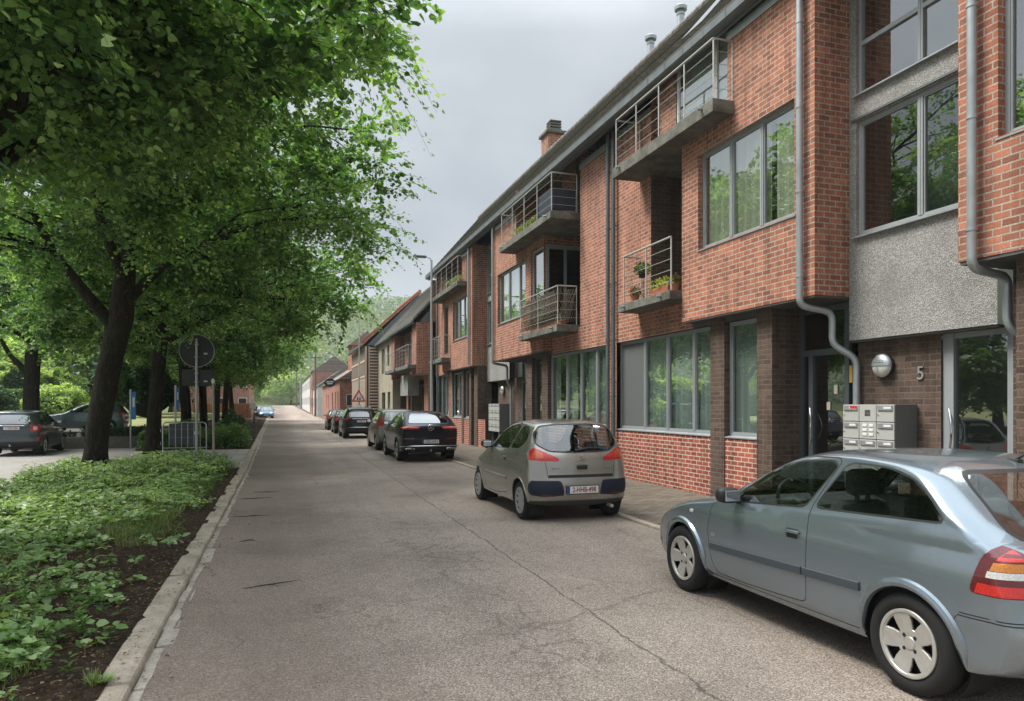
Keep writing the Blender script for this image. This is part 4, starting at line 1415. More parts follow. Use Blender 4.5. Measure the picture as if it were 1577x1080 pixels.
# left side far house
e = elev(104)
hL = thing('brick_house', 'far pinkish brick house across the street behind the row of trunks', 'house', (-4.2, 108, e))
w_ = MB()
wL = [(102.0, 103.2, e + 1.0, e + 2.6), (106, 107.2, e + 1.0, e + 2.6), (102.0, 103.2, e + 3.8, e + 5.2)]
w_.box(-13, -4.0, 99, 118, -0.2, 6.2 + e)
w_.build('wall', M['brick_pink'], hL)
for (xa, za) in ((-5.3, 1.0), (-8, 1.0), (-5.3, 3.8), (-8, 3.8)):
    f = MB().box(xa, xa + 1.1, 98.93, 98.98, za + e, za + 1.5 + e).build('window', M['white'], hL)
    MB().box(xa + 0.08, xa + 1.02, 98.90, 98.92, za + 0.08 + e, za + 1.42 + e).build('pane', M['black'], f)
mb = MB()
mb.prism([(-13.3, 6.2 + e), (-8.5, 9.8 + e), (-3.7, 6.2 + e)], 'y', 98.7, 118.3)
mb.build('roof', M['tiles_orange'], hL)
mb = MB()
mb.bbox(-9.5, -3.3, 88.0, 88.25, 0.3, 2.0, 0.02)
tag(mb.build('garden_wall', M['brick_orange']), 'low orange brick garden wall before the far brick house', 'wall')
# ------------------------------------------------------------------ things on the houses
def letterboxes(x, y0, y1, z0, z1, label, detail=True):
    r = thing('letterbox_block', label, 'letterboxes', (x, y0, z0))
    c = MB()
    c.bbox(x + 0.008, 8.50, y0, y1, z0, z1, 0.006)
    c.build('case', M['letterbox_side'], r)
    ny, nz = 3, 4
    w_, h_ = (y1 - y0) / ny, (z1 - z0) / nz
    for j in range(ny):
        for k in range(nz):
            a, b = y0 + j * w_, z0 + k * h_
            if detail and j == 1 and k >= 2:
                continue
            d_ = MB().bbox(x - 0.012, x + 0.007, a + 0.006, a + w_ - 0.006, b + 0.006, b + h_ - 0.006, 0.003)
            dd = d_.build('flap_door', M['letterbox'], r)
            s = MB().box(x - 0.026, x - 0.013, a + 0.03, a + w_ - 0.03, b + h_ - 0.085, b + h_ - 0.02)
            s.build('slot_flap', M['steel'], dd)
            s = MB().box(x - 0.0285, x - 0.0265, a + 0.05, a + w_ * 0.55, b + h_ - 0.065, b + h_ - 0.035)
            s.build('name_card', M['plate_white'], dd)
            s = MB().lathe([(0.0, -0.022), (0.011, -0.022), (0.012, -0.012)], (x, a + w_ - 0.035, b + h_ * 0.42), 'x', 10)
            s.build('lock', M['chrome'], dd)
    if detail:
        a = y0 + w_
        p = MB().bbox(x - 0.012, x + 0.007, a + 0.006, a + w_ - 0.006, z0 + 2 * h_ + 0.006, z0 + 3 * h_ - 0.004, 0.003)
        p.build('bell_panel', M['letterbox'], r)
        p2 = MB().bbox(x - 0.012, x + 0.007, a + 0.006, a + w_ - 0.006, z0 + 3 * h_ + 0.004, z1 - 0.006, 0.003)
        pp = p2.build('intercom_panel', M['letterbox'], r)
        g = MB()
        for i in range(5):
            g.box(x - 0.016, x - 0.0125, a + 0.11, a + 0.21, z0 + 3.35 * h_ + i * 0.018, z0 + 3.35 * h_ + i * 0.018 + 0.009)
        g.build('speaker_grille', M['black'], pp)
        for i in range(3):
            for j in range(2):
                MB().bbox(x - 0.02, x - 0.0125, a + 0.05 + j * 0.12, a + 0.13 + j * 0.12, z0 + 2.2 * h_ + i * 0.065, z0 + 2.2 * h_ + i * 0.065 + 0.04, 0.003).build('bell_button', M['plate_white'], r)
        MB().box(x - 0.030, x - 0.0265, y1 - w_ + 0.035, y1 - w_ + 0.16, z1 - 0.06, z1 - 0.022).build('red_sticker', M['red'], r)
    pst = MB()
    for yy in (y0 + 0.1, y1 - 0.1):
        pst.box(x + 0.12, x + 0.18, yy - 0.03, yy + 0.03, 0.06, z0)
    pst.build('post', M['letterbox_side'], r)
    return r
letterboxes(8.10, 7.84, 8.80, 0.80, 1.81, 'grey block of letterboxes with a red sticker, behind the silver-blue car')
letterboxes(8.08, 26.7, 28.2, 0.75, 1.85, 'far grey block of letterboxes beyond the warm grey hatchback', detail=False)

def wall_lamp(x, y, z, r_, label):
    t = thing('wall_lamp', label, 'lamp', (x, y, z))
    b = MB().lathe([(0.0, 0.0), (r_, 0.0), (r_, -0.03), (r_ * 0.93, -0.05)], (x, y, z), 'x', 32)
    b.build('base', M['black'], t, smooth=True)
    pr = [(r_ * 0.95 * math.sin(a), -0.04 - 0.09 * math.cos(a)) for a in np.linspace(PI / 2, 0, 10)]
    g = MB().lathe(pr, (x, y, z), 'x', 32)
    g.build('glass_bowl', M['lampglass'], t, smooth=True)
    # metal hood over the upper half, with rows of holes
    h = MB()
    n = 24
    vs_, fs_ = [], []
    for a in np.linspace(PI / 2, 0.02, 10):
        for k in range(n + 1):
            th = PI * k / n
            vs_.append((x - 0.046 - 0.095 * math.cos(a), y + r_ * 0.985 * math.sin(a) * math.cos(th), z + r_ * 0.985 * math.sin(a) * math.sin(th)))
    for i in range(9):
        for k in range(n):
            fs_.append((i * (n + 1) + k, i * (n + 1) + k + 1, (i + 1) * (n + 1) + k + 1, (i + 1) * (n + 1) + k))
    h.add(vs_, fs_)
    h.build('hood', M['zinc'], t, smooth=True)
    d_ = MB()
    for row in range(4):
        for k in range(9):
            yy = y + (k - 4) * 0.022 + row * 0.004
            zz_ = z + 0.045 + row * 0.026
            q = ((yy - y) ** 2 + (zz_ - z) ** 2) / (r_ * 0.985) ** 2
            if q < 0.85:
                xx = x - 0.046 - 0.095 * math.sqrt(1 - q) - 0.001
                d_.lathe([(0.0, -0.001), (0.007, -0.001), (0.007, 0.003)], (xx, yy, zz_), 'x', 6)
    d_.build('vent_holes', M['black'], t)
    ww = MB()
    ww.tube([(x - 0.05 - 0.09 * math.cos(a) - 0.004, y, z - r_ * 0.96 * math.sin(a)) for a in np.linspace(0, PI / 2, 8)], 0.004, 5)
    ww.tube([(x - 0.05 - 0.09 * math.cos(a) - 0.004, y + r_ * 0.62 * math.sin(a), z - r_ * 0.62 * math.sin(a) - 0.01) for a in np.linspace(0, PI / 2, 8)], 0.004, 5)
    ww.build('guard', M['zinc'], t)
    return t
wall_lamp(8.50, 8.42, 2.38, 0.18, 'round wall lamp with a metal hood above the near letterboxes')
wall_lamp(8.50, 27.55, 2.38, 0.19, 'round wall lamp above the far letterboxes')

rot_front = Matrix.Rotation(R(-90), 4, 'Z') @ Matrix.Rotation(R(90), 4, 'X')   # text facing -X
n5 = text_mesh('5', 0.27, M['steel'], 'house_number', None, Matrix.Translation((8.507, 7.80, 2.24)) @ rot_front, 0.006)
tag(n5, 'metal house number 5 on the dark brick entrance wall', 'number')
nt_ = MB().box(8.452, 8.462, 9.0, 9.06, 2.15, 2.42).build('notice_plate', M['amber'])
tag(nt_, 'small amber notice plate beside the dark glass door', 'notice')
for (ya, yb, za, zb, lab) in ((9.36, 9.44, 1.98, 2.12, 'upper small paper notice stuck on the dark glass door'),
                              (9.52, 9.60, 1.72, 1.85, 'lower small paper notice stuck on the dark glass door')):
    tag(MB().box(8.498, 8.501, ya, yb, za, zb).build('paper_notice', simple('paper', (0.42, 0.36, 0.31), 0.8)), lab, 'notice')

# street lamp, masts and poles
sl = thing('street_lamp', 'slim grey street lamp in front of the far balconies', 'street lamp', (7.12, 35.2, 0.06))
MB().tube([(7.12, 35.2, 0.0), (7.12, 35.2, 4.2), (7.12, 35.2, 9.0)], [0.085, 0.07, 0.05], 12).build('pole', M['steel'], sl, smooth=True)
MB().tube([(7.12, 35.2, 8.9), (7.05, 35.2, 9.1), (6.75, 35.2, 9.16)], 0.03, 8).build('arm', M['steel'], sl, smooth=True)
MB().bbox(6.2, 6.85, 35.05, 35.35, 9.10, 9.2, 0.03).build('lamp_head', M['zinc_dark'], sl)
ml = thing('street_lamp', 'thin tall mast by the slatted building, carrying the warning sign', 'street lamp', (5.55, 54.5, 0.06))
MB().tube([(5.55, 54.5, 0.0), (5.55, 54.5, 8.4)], [0.07, 0.045], 10).build('pole', M['steel'], ml, smooth=True)
MB().tube([(5.55, 54.5, 8.35), (5.1, 54.5, 8.6)], [0.04, 0.06], 8).build('lamp_head', M['zinc_dark'], ml)
ws = thing('warning_sign', 'red bordered triangular warning sign on the thin mast', 'sign', (5.5, 54.35, 2.2))
tri = lambda r_: [(5.5 + r_ * math.sin(a), 2.35 + r_ * math.cos(a)) for a in (0, 2 * PI / 3, 4 * PI / 3)]
MB().prism(tri(0.62), 'y', 54.36, 54.40).build('border', M['red'], ws)
MB().prism(tri(0.40), 'y', 54.345, 54.358).build('face', M['plate_white'], ws)
fg = MB()
for dx in (-0.08, 0.09):
    fg.lathe([(0, -0.005), (0.035, -0.005), (0.035, 0.005)], (5.5 + dx, 54.338, 2.47 - abs(dx)), 'y', 10)
    fg.prism([(5.46 + dx, 2.42 - abs(dx)), (5.54 + dx, 2.42 - abs(dx)), (5.56 + dx, 2.19), (5.44 + dx, 2.19)], 'y', 54.336, 54.343)
fg.build('pictogram', M['black'], ws)
MB().box(5.25, 5.75, 54.37, 54.39, 1.45, 1.78).build('sub_plate', M['plate_white'], ws)
def pole(name, lab, x, y, h, r0, r1, mat, arms=()):
    e = elev(y)
    t = thing(name, lab, 'pole', (x, y, e))
    MB().tube([(x, y, e - 0.2), (x, y, e + h)], [r0, r1], 9).build('shaft', mat, t, smooth=True)
    for (z, w) in arms:
        MB().box(x - w, x + w, y - 0.05, y + 0.05, e + z, e + z + 0.12).build('crossarm', mat, t)
    return t
pole('utility_pole', 'dark utility pole beyond the pub', 4.45, 101.5, 8.5, 0.17, 0.12, M['wood_pole'], ((8.0, 0.7),))
pole('utility_pole', 'pale concrete pole near the far end of the road', 4.2, 168, 8.8, 0.2, 0.15, M['band'])
pole('utility_pole', 'slender pole farthest along the right side of the road', 4.0, 205, 9.5, 0.18, 0.14, M['wood_pole'], ((9.0, 0.8),))

# balcony plants
def pot_plant(lab, x, y, z, pot, leaf, flower=None, n=140, spread=0.16, hang=0.0, seed=0, trough=None):
    rnd = random.Random(seed)
    t = thing('flower_pot' if not trough else 'flower_trough', lab, 'flower pot', (x, y, z))
    p = MB()
    if trough:
        p.bbox(x - 0.09, x + 0.09, y - trough, y + trough, z, z + 0.16, 0.015)
    else:
        p.lathe([(0.0, z), (0.07, z), (0.1, z + 0.15), (0.108, z + 0.15), (0.108, z + 0.17), (0.09, z + 0.17), (0.085, z + 0.13), (0, z + 0.13)], (x, y, 0), 'z', 16)
    p.build('pot', pot, t, smooth=not trough)
    def tuft(mat, name, k, r):
        mb = MB()
        for _ in range(k):
            a = rnd.uniform(0, 2 * PI)
            q = rnd.random() ** 0.5 * spread
            cx = x + math.cos(a) * q
            cy = y + math.sin(a) * q + (rnd.uniform(-trough, trough) if trough else 0)
            cz = z + 0.17 + rnd.uniform(-hang, 0.24) * (1 - q / spread * 0.5)
            u = Vector((rnd.gauss(0, 1), rnd.gauss(0, 1), rnd.gauss(0, .6))).normalized() * r
            v = u.cross(Vector((rnd.gauss(0, 1), rnd.gauss(0, 1), rnd.gauss(0, 1)))).normalized() * r * 0.6
            c = Vector((cx, cy, cz))
            mb.quad(c - u, c + v, c + u, c - v)
        return mb.build(name, mat, t, fixn=False)
    tuft(leaf, 'leaves', n, 0.032)
    if flower:
        tuft(flower, 'blossom', n // 3, 0.026)
    return t
# ------------------------------------------------------------------ vegetation
def leaf_mat(name, stops, trans=0.35, tcol=(1.7, 1.75, 0.8), rough=0.5, spec=0.35):
    m, nt, out = new_mat(name)
    a = nd(nt, 'Attribute', {'attribute_name': 'tint'}).outputs['Fac']
    c = ramp(nt, a, stops)
    g = nd(nt, 'NewGeometry')
    nz = noise(nt, g.outputs['Position'], 23.0, 2)
    c = mixc(nt, 0.5, c, ramp(nt, nz, [(0.3, 0.75), (0.7, 1.25)]), 'MULTIPLY')
    p = principled(nt, None, c, rough, 0, None, Specular_IOR_Level=spec)
    t = nd(nt, 'BsdfTranslucent', None, Color=mixc(nt, 1.0, c, tcol, 'MULTIPLY'))
    mx = nt.nodes.new('ShaderNodeMixShader')
    mx.inputs[0].default_value = trans
    nt.links.new(p.outputs[0], mx.inputs[1])
    nt.links.new(t.outputs[0], mx.inputs[2])
    nt.links.new(mx.outputs[0], out.inputs[0])
    return m
M['leaf'] = leaf_mat('linden_leaf', [(0.0, (0.026, 0.068, 0.022)), (0.35, (0.072, 0.160, 0.044)), (0.7, (0.165, 0.29, 0.085)), (0.93, (0.28, 0.39, 0.15)), (1.0, (0.46, 0.50, 0.29))], 0.42)
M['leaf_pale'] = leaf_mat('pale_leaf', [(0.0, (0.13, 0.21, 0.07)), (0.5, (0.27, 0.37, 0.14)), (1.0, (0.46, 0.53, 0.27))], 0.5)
M['leaf_dark'] = leaf_mat('dark_leaf', [(0.0, (0.014, 0.040, 0.012)), (0.6, (0.034, 0.085, 0.024)), (1.0, (0.075, 0.14, 0.04))], 0.25)
M['leaf_hedge'] = leaf_mat('hedge_leaf', [(0.0, (0.04, 0.09, 0.022)), (0.6, (0.105, 0.19, 0.045)), (1.0, (0.21, 0.30, 0.09))], 0.35)
M['leaf_cover'] = leaf_mat('ground_cover_leaf', [(0.0, (0.075, 0.145, 0.050)), (0.45, (0.20, 0.315, 0.12)), (0.8, (0.34, 0.45, 0.21)), (1.0, (0.50, 0.58, 0.36))], 0.35, rough=0.42)
M['grass'] = leaf_mat('grass_blade', [(0.0, (0.05, 0.09, 0.02)), (0.6, (0.12, 0.18, 0.045)), (1.0, (0.27, 0.27, 0.12))], 0.3)
M['litter'] = leaf_mat('dry_leaf', [(0.0, (0.05, 0.028, 0.014)), (0.6, (0.13, 0.075, 0.036)), (1.0, (0.26, 0.18, 0.10))], 0.1)
M['flower_red'] = leaf_mat('red_petal', [(0.0, (0.45, 0.02, 0.03)), (1.0, (0.6, 0.06, 0.06))], 0.3)
M['flower_yellow'] = leaf_mat('yellow_green_petal', [(0.0, (0.30, 0.34, 0.06)), (1.0, (0.5, 0.48, 0.12))], 0.3)
M['flower_lilac'] = leaf_mat('pale_petal', [(0.0, (0.45, 0.40, 0.38)), (1.0, (0.62, 0.58, 0.55))], 0.3)
M['wood_far'] = leaf_mat('far_wood_leaf', [(0.0, (0.06, 0.11, 0.05)), (0.5, (0.11, 0.18, 0.075)), (1.0, (0.21, 0.28, 0.12))], 0.3)

def bark():
    m, nt, out = new_mat('bark')
    tc = nd(nt, 'TexCoord').outputs['Object']
    mp = nd(nt, 'Mapping', None, Vector=tc, Scale=(9.0, 9.0, 2.0)).outputs[0]
    n = noise(nt, mp, 2.2, 7, 0.65, 0.6)
    v = nd(nt, 'TexVoronoi', {'feature': 'DISTANCE_TO_EDGE'}, Vector=mp, Scale=2.6).outputs[0]
    c = ramp(nt, n, [(0.3, (0.012, 0.011, 0.008)), (0.55, (0.034, 0.029, 0.021)), (0.72, (0.095, 0.086, 0.062))])
    c = mixc(nt, mth(nt, 'MULTIPLY', ramp(nt, noise(nt, tc, 1.6, 5), [(0.5, 0), (0.7, 1)]), 0.5), c, (0.045, 0.055, 0.025))
    h = mth(nt, 'ADD', n, mth(nt, 'MULTIPLY', v, 1.2))
    principled(nt, out, c, 0.95, 0, bump(nt, h, 1.0, 0.05), Specular_IOR_Level=0.15)
    return m
M['bark'] = bark()

def unit(a):
    return a / np.maximum(np.linalg.norm(a, axis=1, keepdims=True), 1e-9)

def leaf_object(name, C, U, Nn, S, T, mat, parent=None, width=0.42, fold=0.10, simple4=False):
    """A mesh of leaf blades: C centres (bases), U leaf axis, Nn upper side, S length, T tint."""
    n = len(C)
    U = unit(U)
    W = unit(np.cross(Nn, U))
    N2 = np.cross(U, W)
    S = S[:, None]
    if simple4:
        loc = [(0, 0, 0), (.5, width, fold), (1.0, 0, 0), (.5, -width, fold)]
        faces = [(0, 3, 2, 1)]
    else:
        loc = [(0, 0, 0), (.22, width, fold), (.66, width * .86, fold * .7), (1.05, 0, -.06), (.66, -width * .86, fold * .7), (.22, -width, fold)]
        faces = [(0, 3, 2, 1), (0, 5, 4, 3)]
    k = len(loc)
    V = np.empty((n, k, 3), np.float32)
    for i, (a, b, c) in enumerate(loc):
        V[:, i] = C + S * (a * U + b * W + c * N2)
    me = bpy.data.meshes.new(name)
    me.vertices.add(n * k)
    me.vertices.foreach_set('co', V.reshape(-1))
    F = np.array(faces)
    nf = len(faces)
    L = (np.arange(n)[:, None, None] * k + F[None]).reshape(-1).astype(np.int32)
    me.loops.add(len(L))
    me.loops.foreach_set('vertex_index', L)
    me.polygons.add(n * nf)
    me.polygons.foreach_set('loop_start', np.arange(0, n * nf * 4, 4, dtype=np.int32))
    at = me.attributes.new('tint', 'FLOAT', 'FACE')
    at.data.foreach_set('value', np.repeat(np.clip(T, 0, 1), nf).astype(np.float32))
    me.materials.append(mat)
    me.update(calc_edges=True)
    o = bpy.data.objects.new(name, me)
    COL.objects.link(o)
    if parent is not None:
        o.parent = parent
    return o

def make_crown(rng, zc, rad, zlo, zhi, nclump, per, leaf, sig=(0.62, 0.62, 0.3), inner=0.35, blossom=0.05, off=(0, 0), thin=1.0, cut=None, hollow=None):
    """clump centres fill a noisy envelope; each clump is a drooping spray of leaves."""
    cl = []
    while len(cl) < nclump:
        dv = rng.normal(size=3)
        dv /= np.linalg.norm(dv)
        t = (inner + (1 - inner) * rng.random() ** 0.6)
        if dv[2] > 0.25 and rng.random() < 0.72 * thin:
            continue
        if cut is not None and dv[0] < cut and rng.random() < 0.85:
            continue
        env = 0.86 + 0.42 * mnoise.noise((dv[0] * 1.9 + off[0], dv[1] * 1.9 + off[1], dv[2] * 1.9))
        h = (zhi - zc) if dv[2] > 0 else (zc - zlo)
        p = np.array([dv[0] * rad * t * env + off[0], dv[1] * rad * t * env + off[1], zc + dv[2] * h * t * min(env, 1.05)])
        cl.append(p)
    cl = np.array(cl)
    if hollow:
        q = np.hypot(cl[:, 0] - off[0], cl[:, 1] - off[1])
        cl = cl[~((q < hollow[0]) & (cl[:, 2] < hollow[1]))]
        nclump = len(cl)
    m = 24                                     # leaves on a spray
    spr = max(2, per // m)
    ns = nclump * spr
    ci = np.repeat(np.arange(nclump), spr)
    sc = rng.uniform(0.75, 1.3, nclump)[ci]
    az = rng.uniform(0, 2 * PI, ns)
    el = rng.normal(size=ns) * 0.38 - 0.05
    D = np.stack([np.cos(az) * np.cos(el), np.sin(az) * np.cos(el), np.sin(el)], 1)
    O = cl[ci] + np.clip(rng.normal(size=(ns, 3)), -1.7, 1.7) * np.array(sig) * 0.55
    L = rng.uniform(0.5, 1.15, ns) * sc * (sig[0] / 0.62) * 1.15
    N0 = np.array([0, 0, 1.0]) + rng.normal(size=(ns, 3)) * 0.28
    N0 = unit(N0 - (N0 * D).sum(1)[:, None] * D)
    La = np.cross(N0, D)
    t = (np.arange(m) + 0.6) / m
    n = ns * m
    si = np.repeat(np.arange(ns), m)
    tt = np.tile(t, ns)
    side = np.tile(np.where(np.arange(m) % 2 == 0, 1.0, -1.0), ns)
    dr = (tt * L[si])
    C = O[si] + D[si] * dr[:, None] + rng.normal(size=(n, 3)) * 0.045 * (sig[0] / 0.62)
    C[:, 2] -= 0.30 * dr ** 2 / (sig[0] / 0.62)
    U = D[si] * 0.5 + La[si] * (side * 0.85)[:, None] + np.array([0, 0, -0.32]) + rng.normal(size=(n, 3)) * 0.28
    Nn = N0[si] + rng.normal(size=(n, 3)) * 0.33
    S = rng.uniform(0.55, 1.25, n) * leaf * (1.15 - 0.45 * tt)
    tone = rng.uniform(-0.26, 0.26, nclump)[ci] + rng.uniform(-0.12, 0.12, ns)
    T = np.clip(0.42 + tone[si] + rng.normal(size=n) * 0.16 + 0.12 * tt, 0, 0.92)
    bl = (rng.random(ns) < blossom * 3)[si] & (rng.random(n) < 0.3)
    T[bl] = 1.0
    S[bl] *= 0.55
    U[bl] = U[bl] * 0.4 + np.array([0, 0, -1.0])
    make_crown.sprays = (O, D, L)
    return cl, C, U, Nn, S, T

def branches(mb, rng, trunk, limbs, cl, r0=0.03):
    """limb tubes plus a twig to every clump"""
    pts = []
    for L in limbs:
        for i in range(len(L) - 1):
            a, b = np.array(L[i]), np.array(L[i + 1])
            for t in (0.0, 0.5):
                pts.append(a + (b - a) * t)
        pts.append(np.array(L[-1]))
    pts = np.array(pts)
    for c in cl:
        dd = np.linalg.norm((pts - c) * np.array([1, 1, 1.3]), axis=1) + np.maximum(0, pts[:, 2] - c[2]) * 1.2
        a = pts[np.argmin(dd)]
        m = (a + c) / 2 + rng.normal(size=3) * 0.12 + np.array([0, 0, 0.12])
        L = np.linalg.norm(c - a)
        ra = min(0.05, 0.008 + 0.012 * L)
        mb.tube([a, (a + m) / 2 + rng.normal(size=3) * 0.04, m, c], [ra, ra * 0.8, ra * 0.6, 0.006], 5, caps=False)

def tree(name, label, loc, rng, trunk, radii, limbs, crown, mat='leaf', group=None, flare=1.35, width=0.42, simple4=False, twigs=False):
    t = thing(name, label, 'tree', loc, 0, group)
    cl, C, U, Nn, S, T = crown
    mb = MB()
    # trunk with a flared, slightly fluted foot
    P = [Vector(p) for p in trunk]
    rr = list(radii)
    fine_p, fine_r = [], []
    for i in range(len(P) - 1):
        for k in range(4):
            s = k / 4
            fine_p.append(P[i].lerp(P[i + 1], s))
            fine_r.append(rr[i] * (1 - s) + rr[i + 1] * s)
    fine_p.append(P[-1])
    fine_r.append(rr[-1])
    n = 18
    base = len(mb.v)
    for i, (p, r) in enumerate(zip(fine_p, fine_r)):
        z = p.z
        fl = 1 + (flare - 1) * max(0, 1 - z / 0.7) ** 2
        for k in range(n):
            a = 2 * PI * k / n
            q = r * fl * (1 + 0.07 * mnoise.noise((math.cos(a) * 1.5 + loc[0], math.sin(a) * 1.5 + loc[1], z * 0.7)) + 0.05 * math.sin(a * 5) * (fl - 1) * 3)
            mb.v.append((p.x + q * math.cos(a), p.y + q * math.sin(a), z))
    for i in range(len(fine_p) - 1):
        for k in range(n):
            mb.f.append((base + i * n + k, base + i * n + (k + 1) % n, base + (i + 1) * n + (k + 1) % n, base + (i + 1) * n + k))
    for L, (ra, rb) in limbs:
        m_ = len(L)
        mb.tube(L, [ra + (rb - ra) * (i / (m_ - 1)) ** 0.8 for i in range(m_)], 10)
    tr = mb.build('trunk', M['bark'], t, smooth=True, origin=(0, 0, 0))
    tw = MB()
    branches(tw, rng, trunk, [L for L, _ in limbs] + [trunk[-3:]], cl)
    if twigs:
        O, D, L = make_crown.sprays
        for o_, d_, l_ in zip(O, D, L):
            p = [o_ + d_ * l_ * q + np.array([0, 0, -0.30 * (l_ * q) ** 2]) for q in (0, .35, .7, 1.0)]
            tw.tube(p, [0.006, 0.0045, 0.003, 0.0015], 3, caps=False)
    tw.build('branches', M['bark'], tr, smooth=True, origin=(0, 0, 0))
    leaf_object('crown', C, U, Nn, S, T, M[mat], t, width=width, simple4=simple4)
    return t

def std_limbs(rng, top, zfork, rad, zhi, nl, base):
    limbs = []
    for i in range(nl):
        a = 2 * PI * i / nl + rng.uniform(-.3, .3)
        z0 = zfork + (top[2] - zfork) * rng.uniform(0, 0.75)
        f = (z0 - base[2]) / max(0.1, top[2] - base[2])
        s = np.array(base) * (1 - f) + np.array(top) * f
        L = rad * rng.uniform(0.6, 0.9)
        rise = rng.uniform(0.5, 1.0) * L * 0.75
        pts = [tuple(s)]
        for t in (0.25, 0.5, 0.75, 1.0):
            pts.append((s[0] + math.cos(a) * L * t + rng.normal() * 0.12, s[1] + math.sin(a) * L * t + rng.normal() * 0.12, min(zhi - 0.6, z0 + rise * t ** 0.8)))
        limbs.append((pts, (0.13, 0.03)))
    return limbs

TG = 'lindens along the street'
# main linden with its fork
rng = np.random.default_rng(11)
trunk = [(0, 0, -0.1), (0.10, 0, 1.2), (0.32, 0.05, 2.6), (0.58, 0.1, 3.9), (0.72, 0.2, 5.6), (0.78, 0.25, 8.0), (0.85, 0.3, 10.6)]
radii = [0.285, 0.27, 0.275, 0.305, 0.21, 0.15, 0.06]
limbs = [([(0.45, 0.1, 3.7), (-0.15, 0.0, 4.5), (-0.85, -0.1, 5.5), (-1.35, -0.2, 6.6), (-2.3, -0.3, 7.8)], (0.18, 0.05)),
         ([(0.7, 0.2, 4.4), (1.5, 0.5, 5.4), (2.7, 0.9, 6.3), (4.2, 1.2, 7.0)], (0.15, 0.04)),
         ([(0.72, 0.2, 4.8), (0.5, -1.2, 5.8), (0.5, -2.6, 6.6), (0.6, -4.0, 7.0)], (0.15, 0.04))]
limbs += std_limbs(rng, trunk[-1], 5.5, 5.4, 13.5, 8, (0.7, 0.2, 5.5))
crown = make_crown(rng, 8.2, 7.2, 4.7, 13.0, 260, 384, 0.122, off=(0.9, 0.2), cut=-0.6, hollow=(2.1, 6.3))
tree('linden_tree', 'forked linden with the thick dark trunk standing in the ground cover', (-4.45, 20.2, 0.05), rng, trunk, radii, limbs, crown, group=TG, twigs=True)

# the nearer linden: trunk outside the frame, crown across the top of the photo
rng = np.random.default_rng(23)
trunk = [(0, 0, -0.1), (0.05, 0, 1.5), (0.1, 0.1, 3.2), (0.25, 0.1, 5.0), (0.3, 0.2, 7.5), (0.3, 0.3, 11.0)]
limbs = [([(0.15, 0.1, 3.6), (1.1, -0.4, 5.1), (2.5, -0.8, 6.6), (4.0, -0.6, 7.5)], (0.15, 0.03)),
         ([(0.2, 0.1, 4.2), (1.2, 1.2, 5.6), (2.4, 2.4, 6.9), (3.6, 3.0, 7.4)], (0.13, 0.03))]
limbs += std_limbs(rng, trunk[-1], 4.2, 5.6, 13.5, 9, (0.2, 0.1, 4.0))
crown = make_crown(rng, 7.6, 6.0, 4.7, 12.0, 235, 408, 0.128, off=(0.3, 0.0), blossom=0.02, cut=-0.35, hollow=(1.2, 6.0))
near_tree = tree('linden_tree', 'nearest linden, its trunk outside the photo and its leaves filling the top edge', (-4.3, 10.4, 0.05), rng, trunk, [0.36, 0.34, 0.33, 0.24, 0.16, 0.06], limbs, crown, group=TG, twigs=True)

# the next trees down the row share two patterns
rng = np.random.default_rng(31)
trunk = [(0, 0, -0.1), (0.05, 0.0, 1.5), (0.2, 0.05, 3.4), (0.32, 0.1, 5.0), (0.35, 0.1, 8.0), (0.3, 0.1, 11.0)]
limbs = std_limbs(rng, trunk[-1], 3.6, 5.0, 13, 11, (0.25, 0.1, 3.4))
crown = make_crown(rng, 6.8, 7.3, 3.6, 11.4, 280, 264, 0.148, off=(0.9, 0), blossom=0.10, hollow=(1.8, 5.6))
t2 = tree('linden_tree', 'second linden with a straight slim trunk, left of the round sign', (-4.45, 28.9, 0.05), rng, trunk, [0.26, 0.245, 0.235, 0.19, 0.13, 0.05], limbs, crown, group=TG)
labs = ['linden whose trunk stands just right of the grey post, third along the row', 'linden behind the shrubs, fourth trunk along the row',
        'linden in the shade far down the row, fifth trunk', 'linden far down the row, sixth trunk, before the pinkish house', 'farthest linden of the row, its low branches over the blue car']
for i, (y, rz, s) in enumerate(((39.5, 2.1, 1.0), (49.0, 4.0, 0.97), (58.5, 0.9, 1.02), (69, 5.2, 1.0), (81, 3.0, 0.98))):
    dup(t2, (-4.4 + drift(y), y, elev(y)), rz, labs[i], s)
# parking lot tree
rng = np.random.default_rng(41)
trunk = [(0, 0, -0.2), (0.0, 0.0, 2.0), (0.05, 0.1, 4.0), (0.15, 0.1, 6.0), (0.2, 0.1, 9.5)]
limbs = [([(0, 0, 2.6), (-0.9, 0.2, 3.6), (-1.7, 0.3, 5.2)], (0.16, 0.05))] + std_limbs(rng, trunk[-1], 4.0, 4.5, 12, 9, (0, 0, 3.6))
crown = make_crown(rng, 7.4, 5.0, 3.6, 12, 150, 240, 0.155, blossom=0.07, hollow=(1.6, 5.5))
tree('maple_tree', 'dark trunked tree beyond the parked graphite car', (-10.6, 37.0, TZ), rng, trunk, [0.34, 0.31, 0.30, 0.24, 0.08], limbs, crown)
dup(t2, (-19.5, 43.0, TZ), 1.3, 'tree at the far left edge above the terrace', 1.05)['group'] = 'park trees'

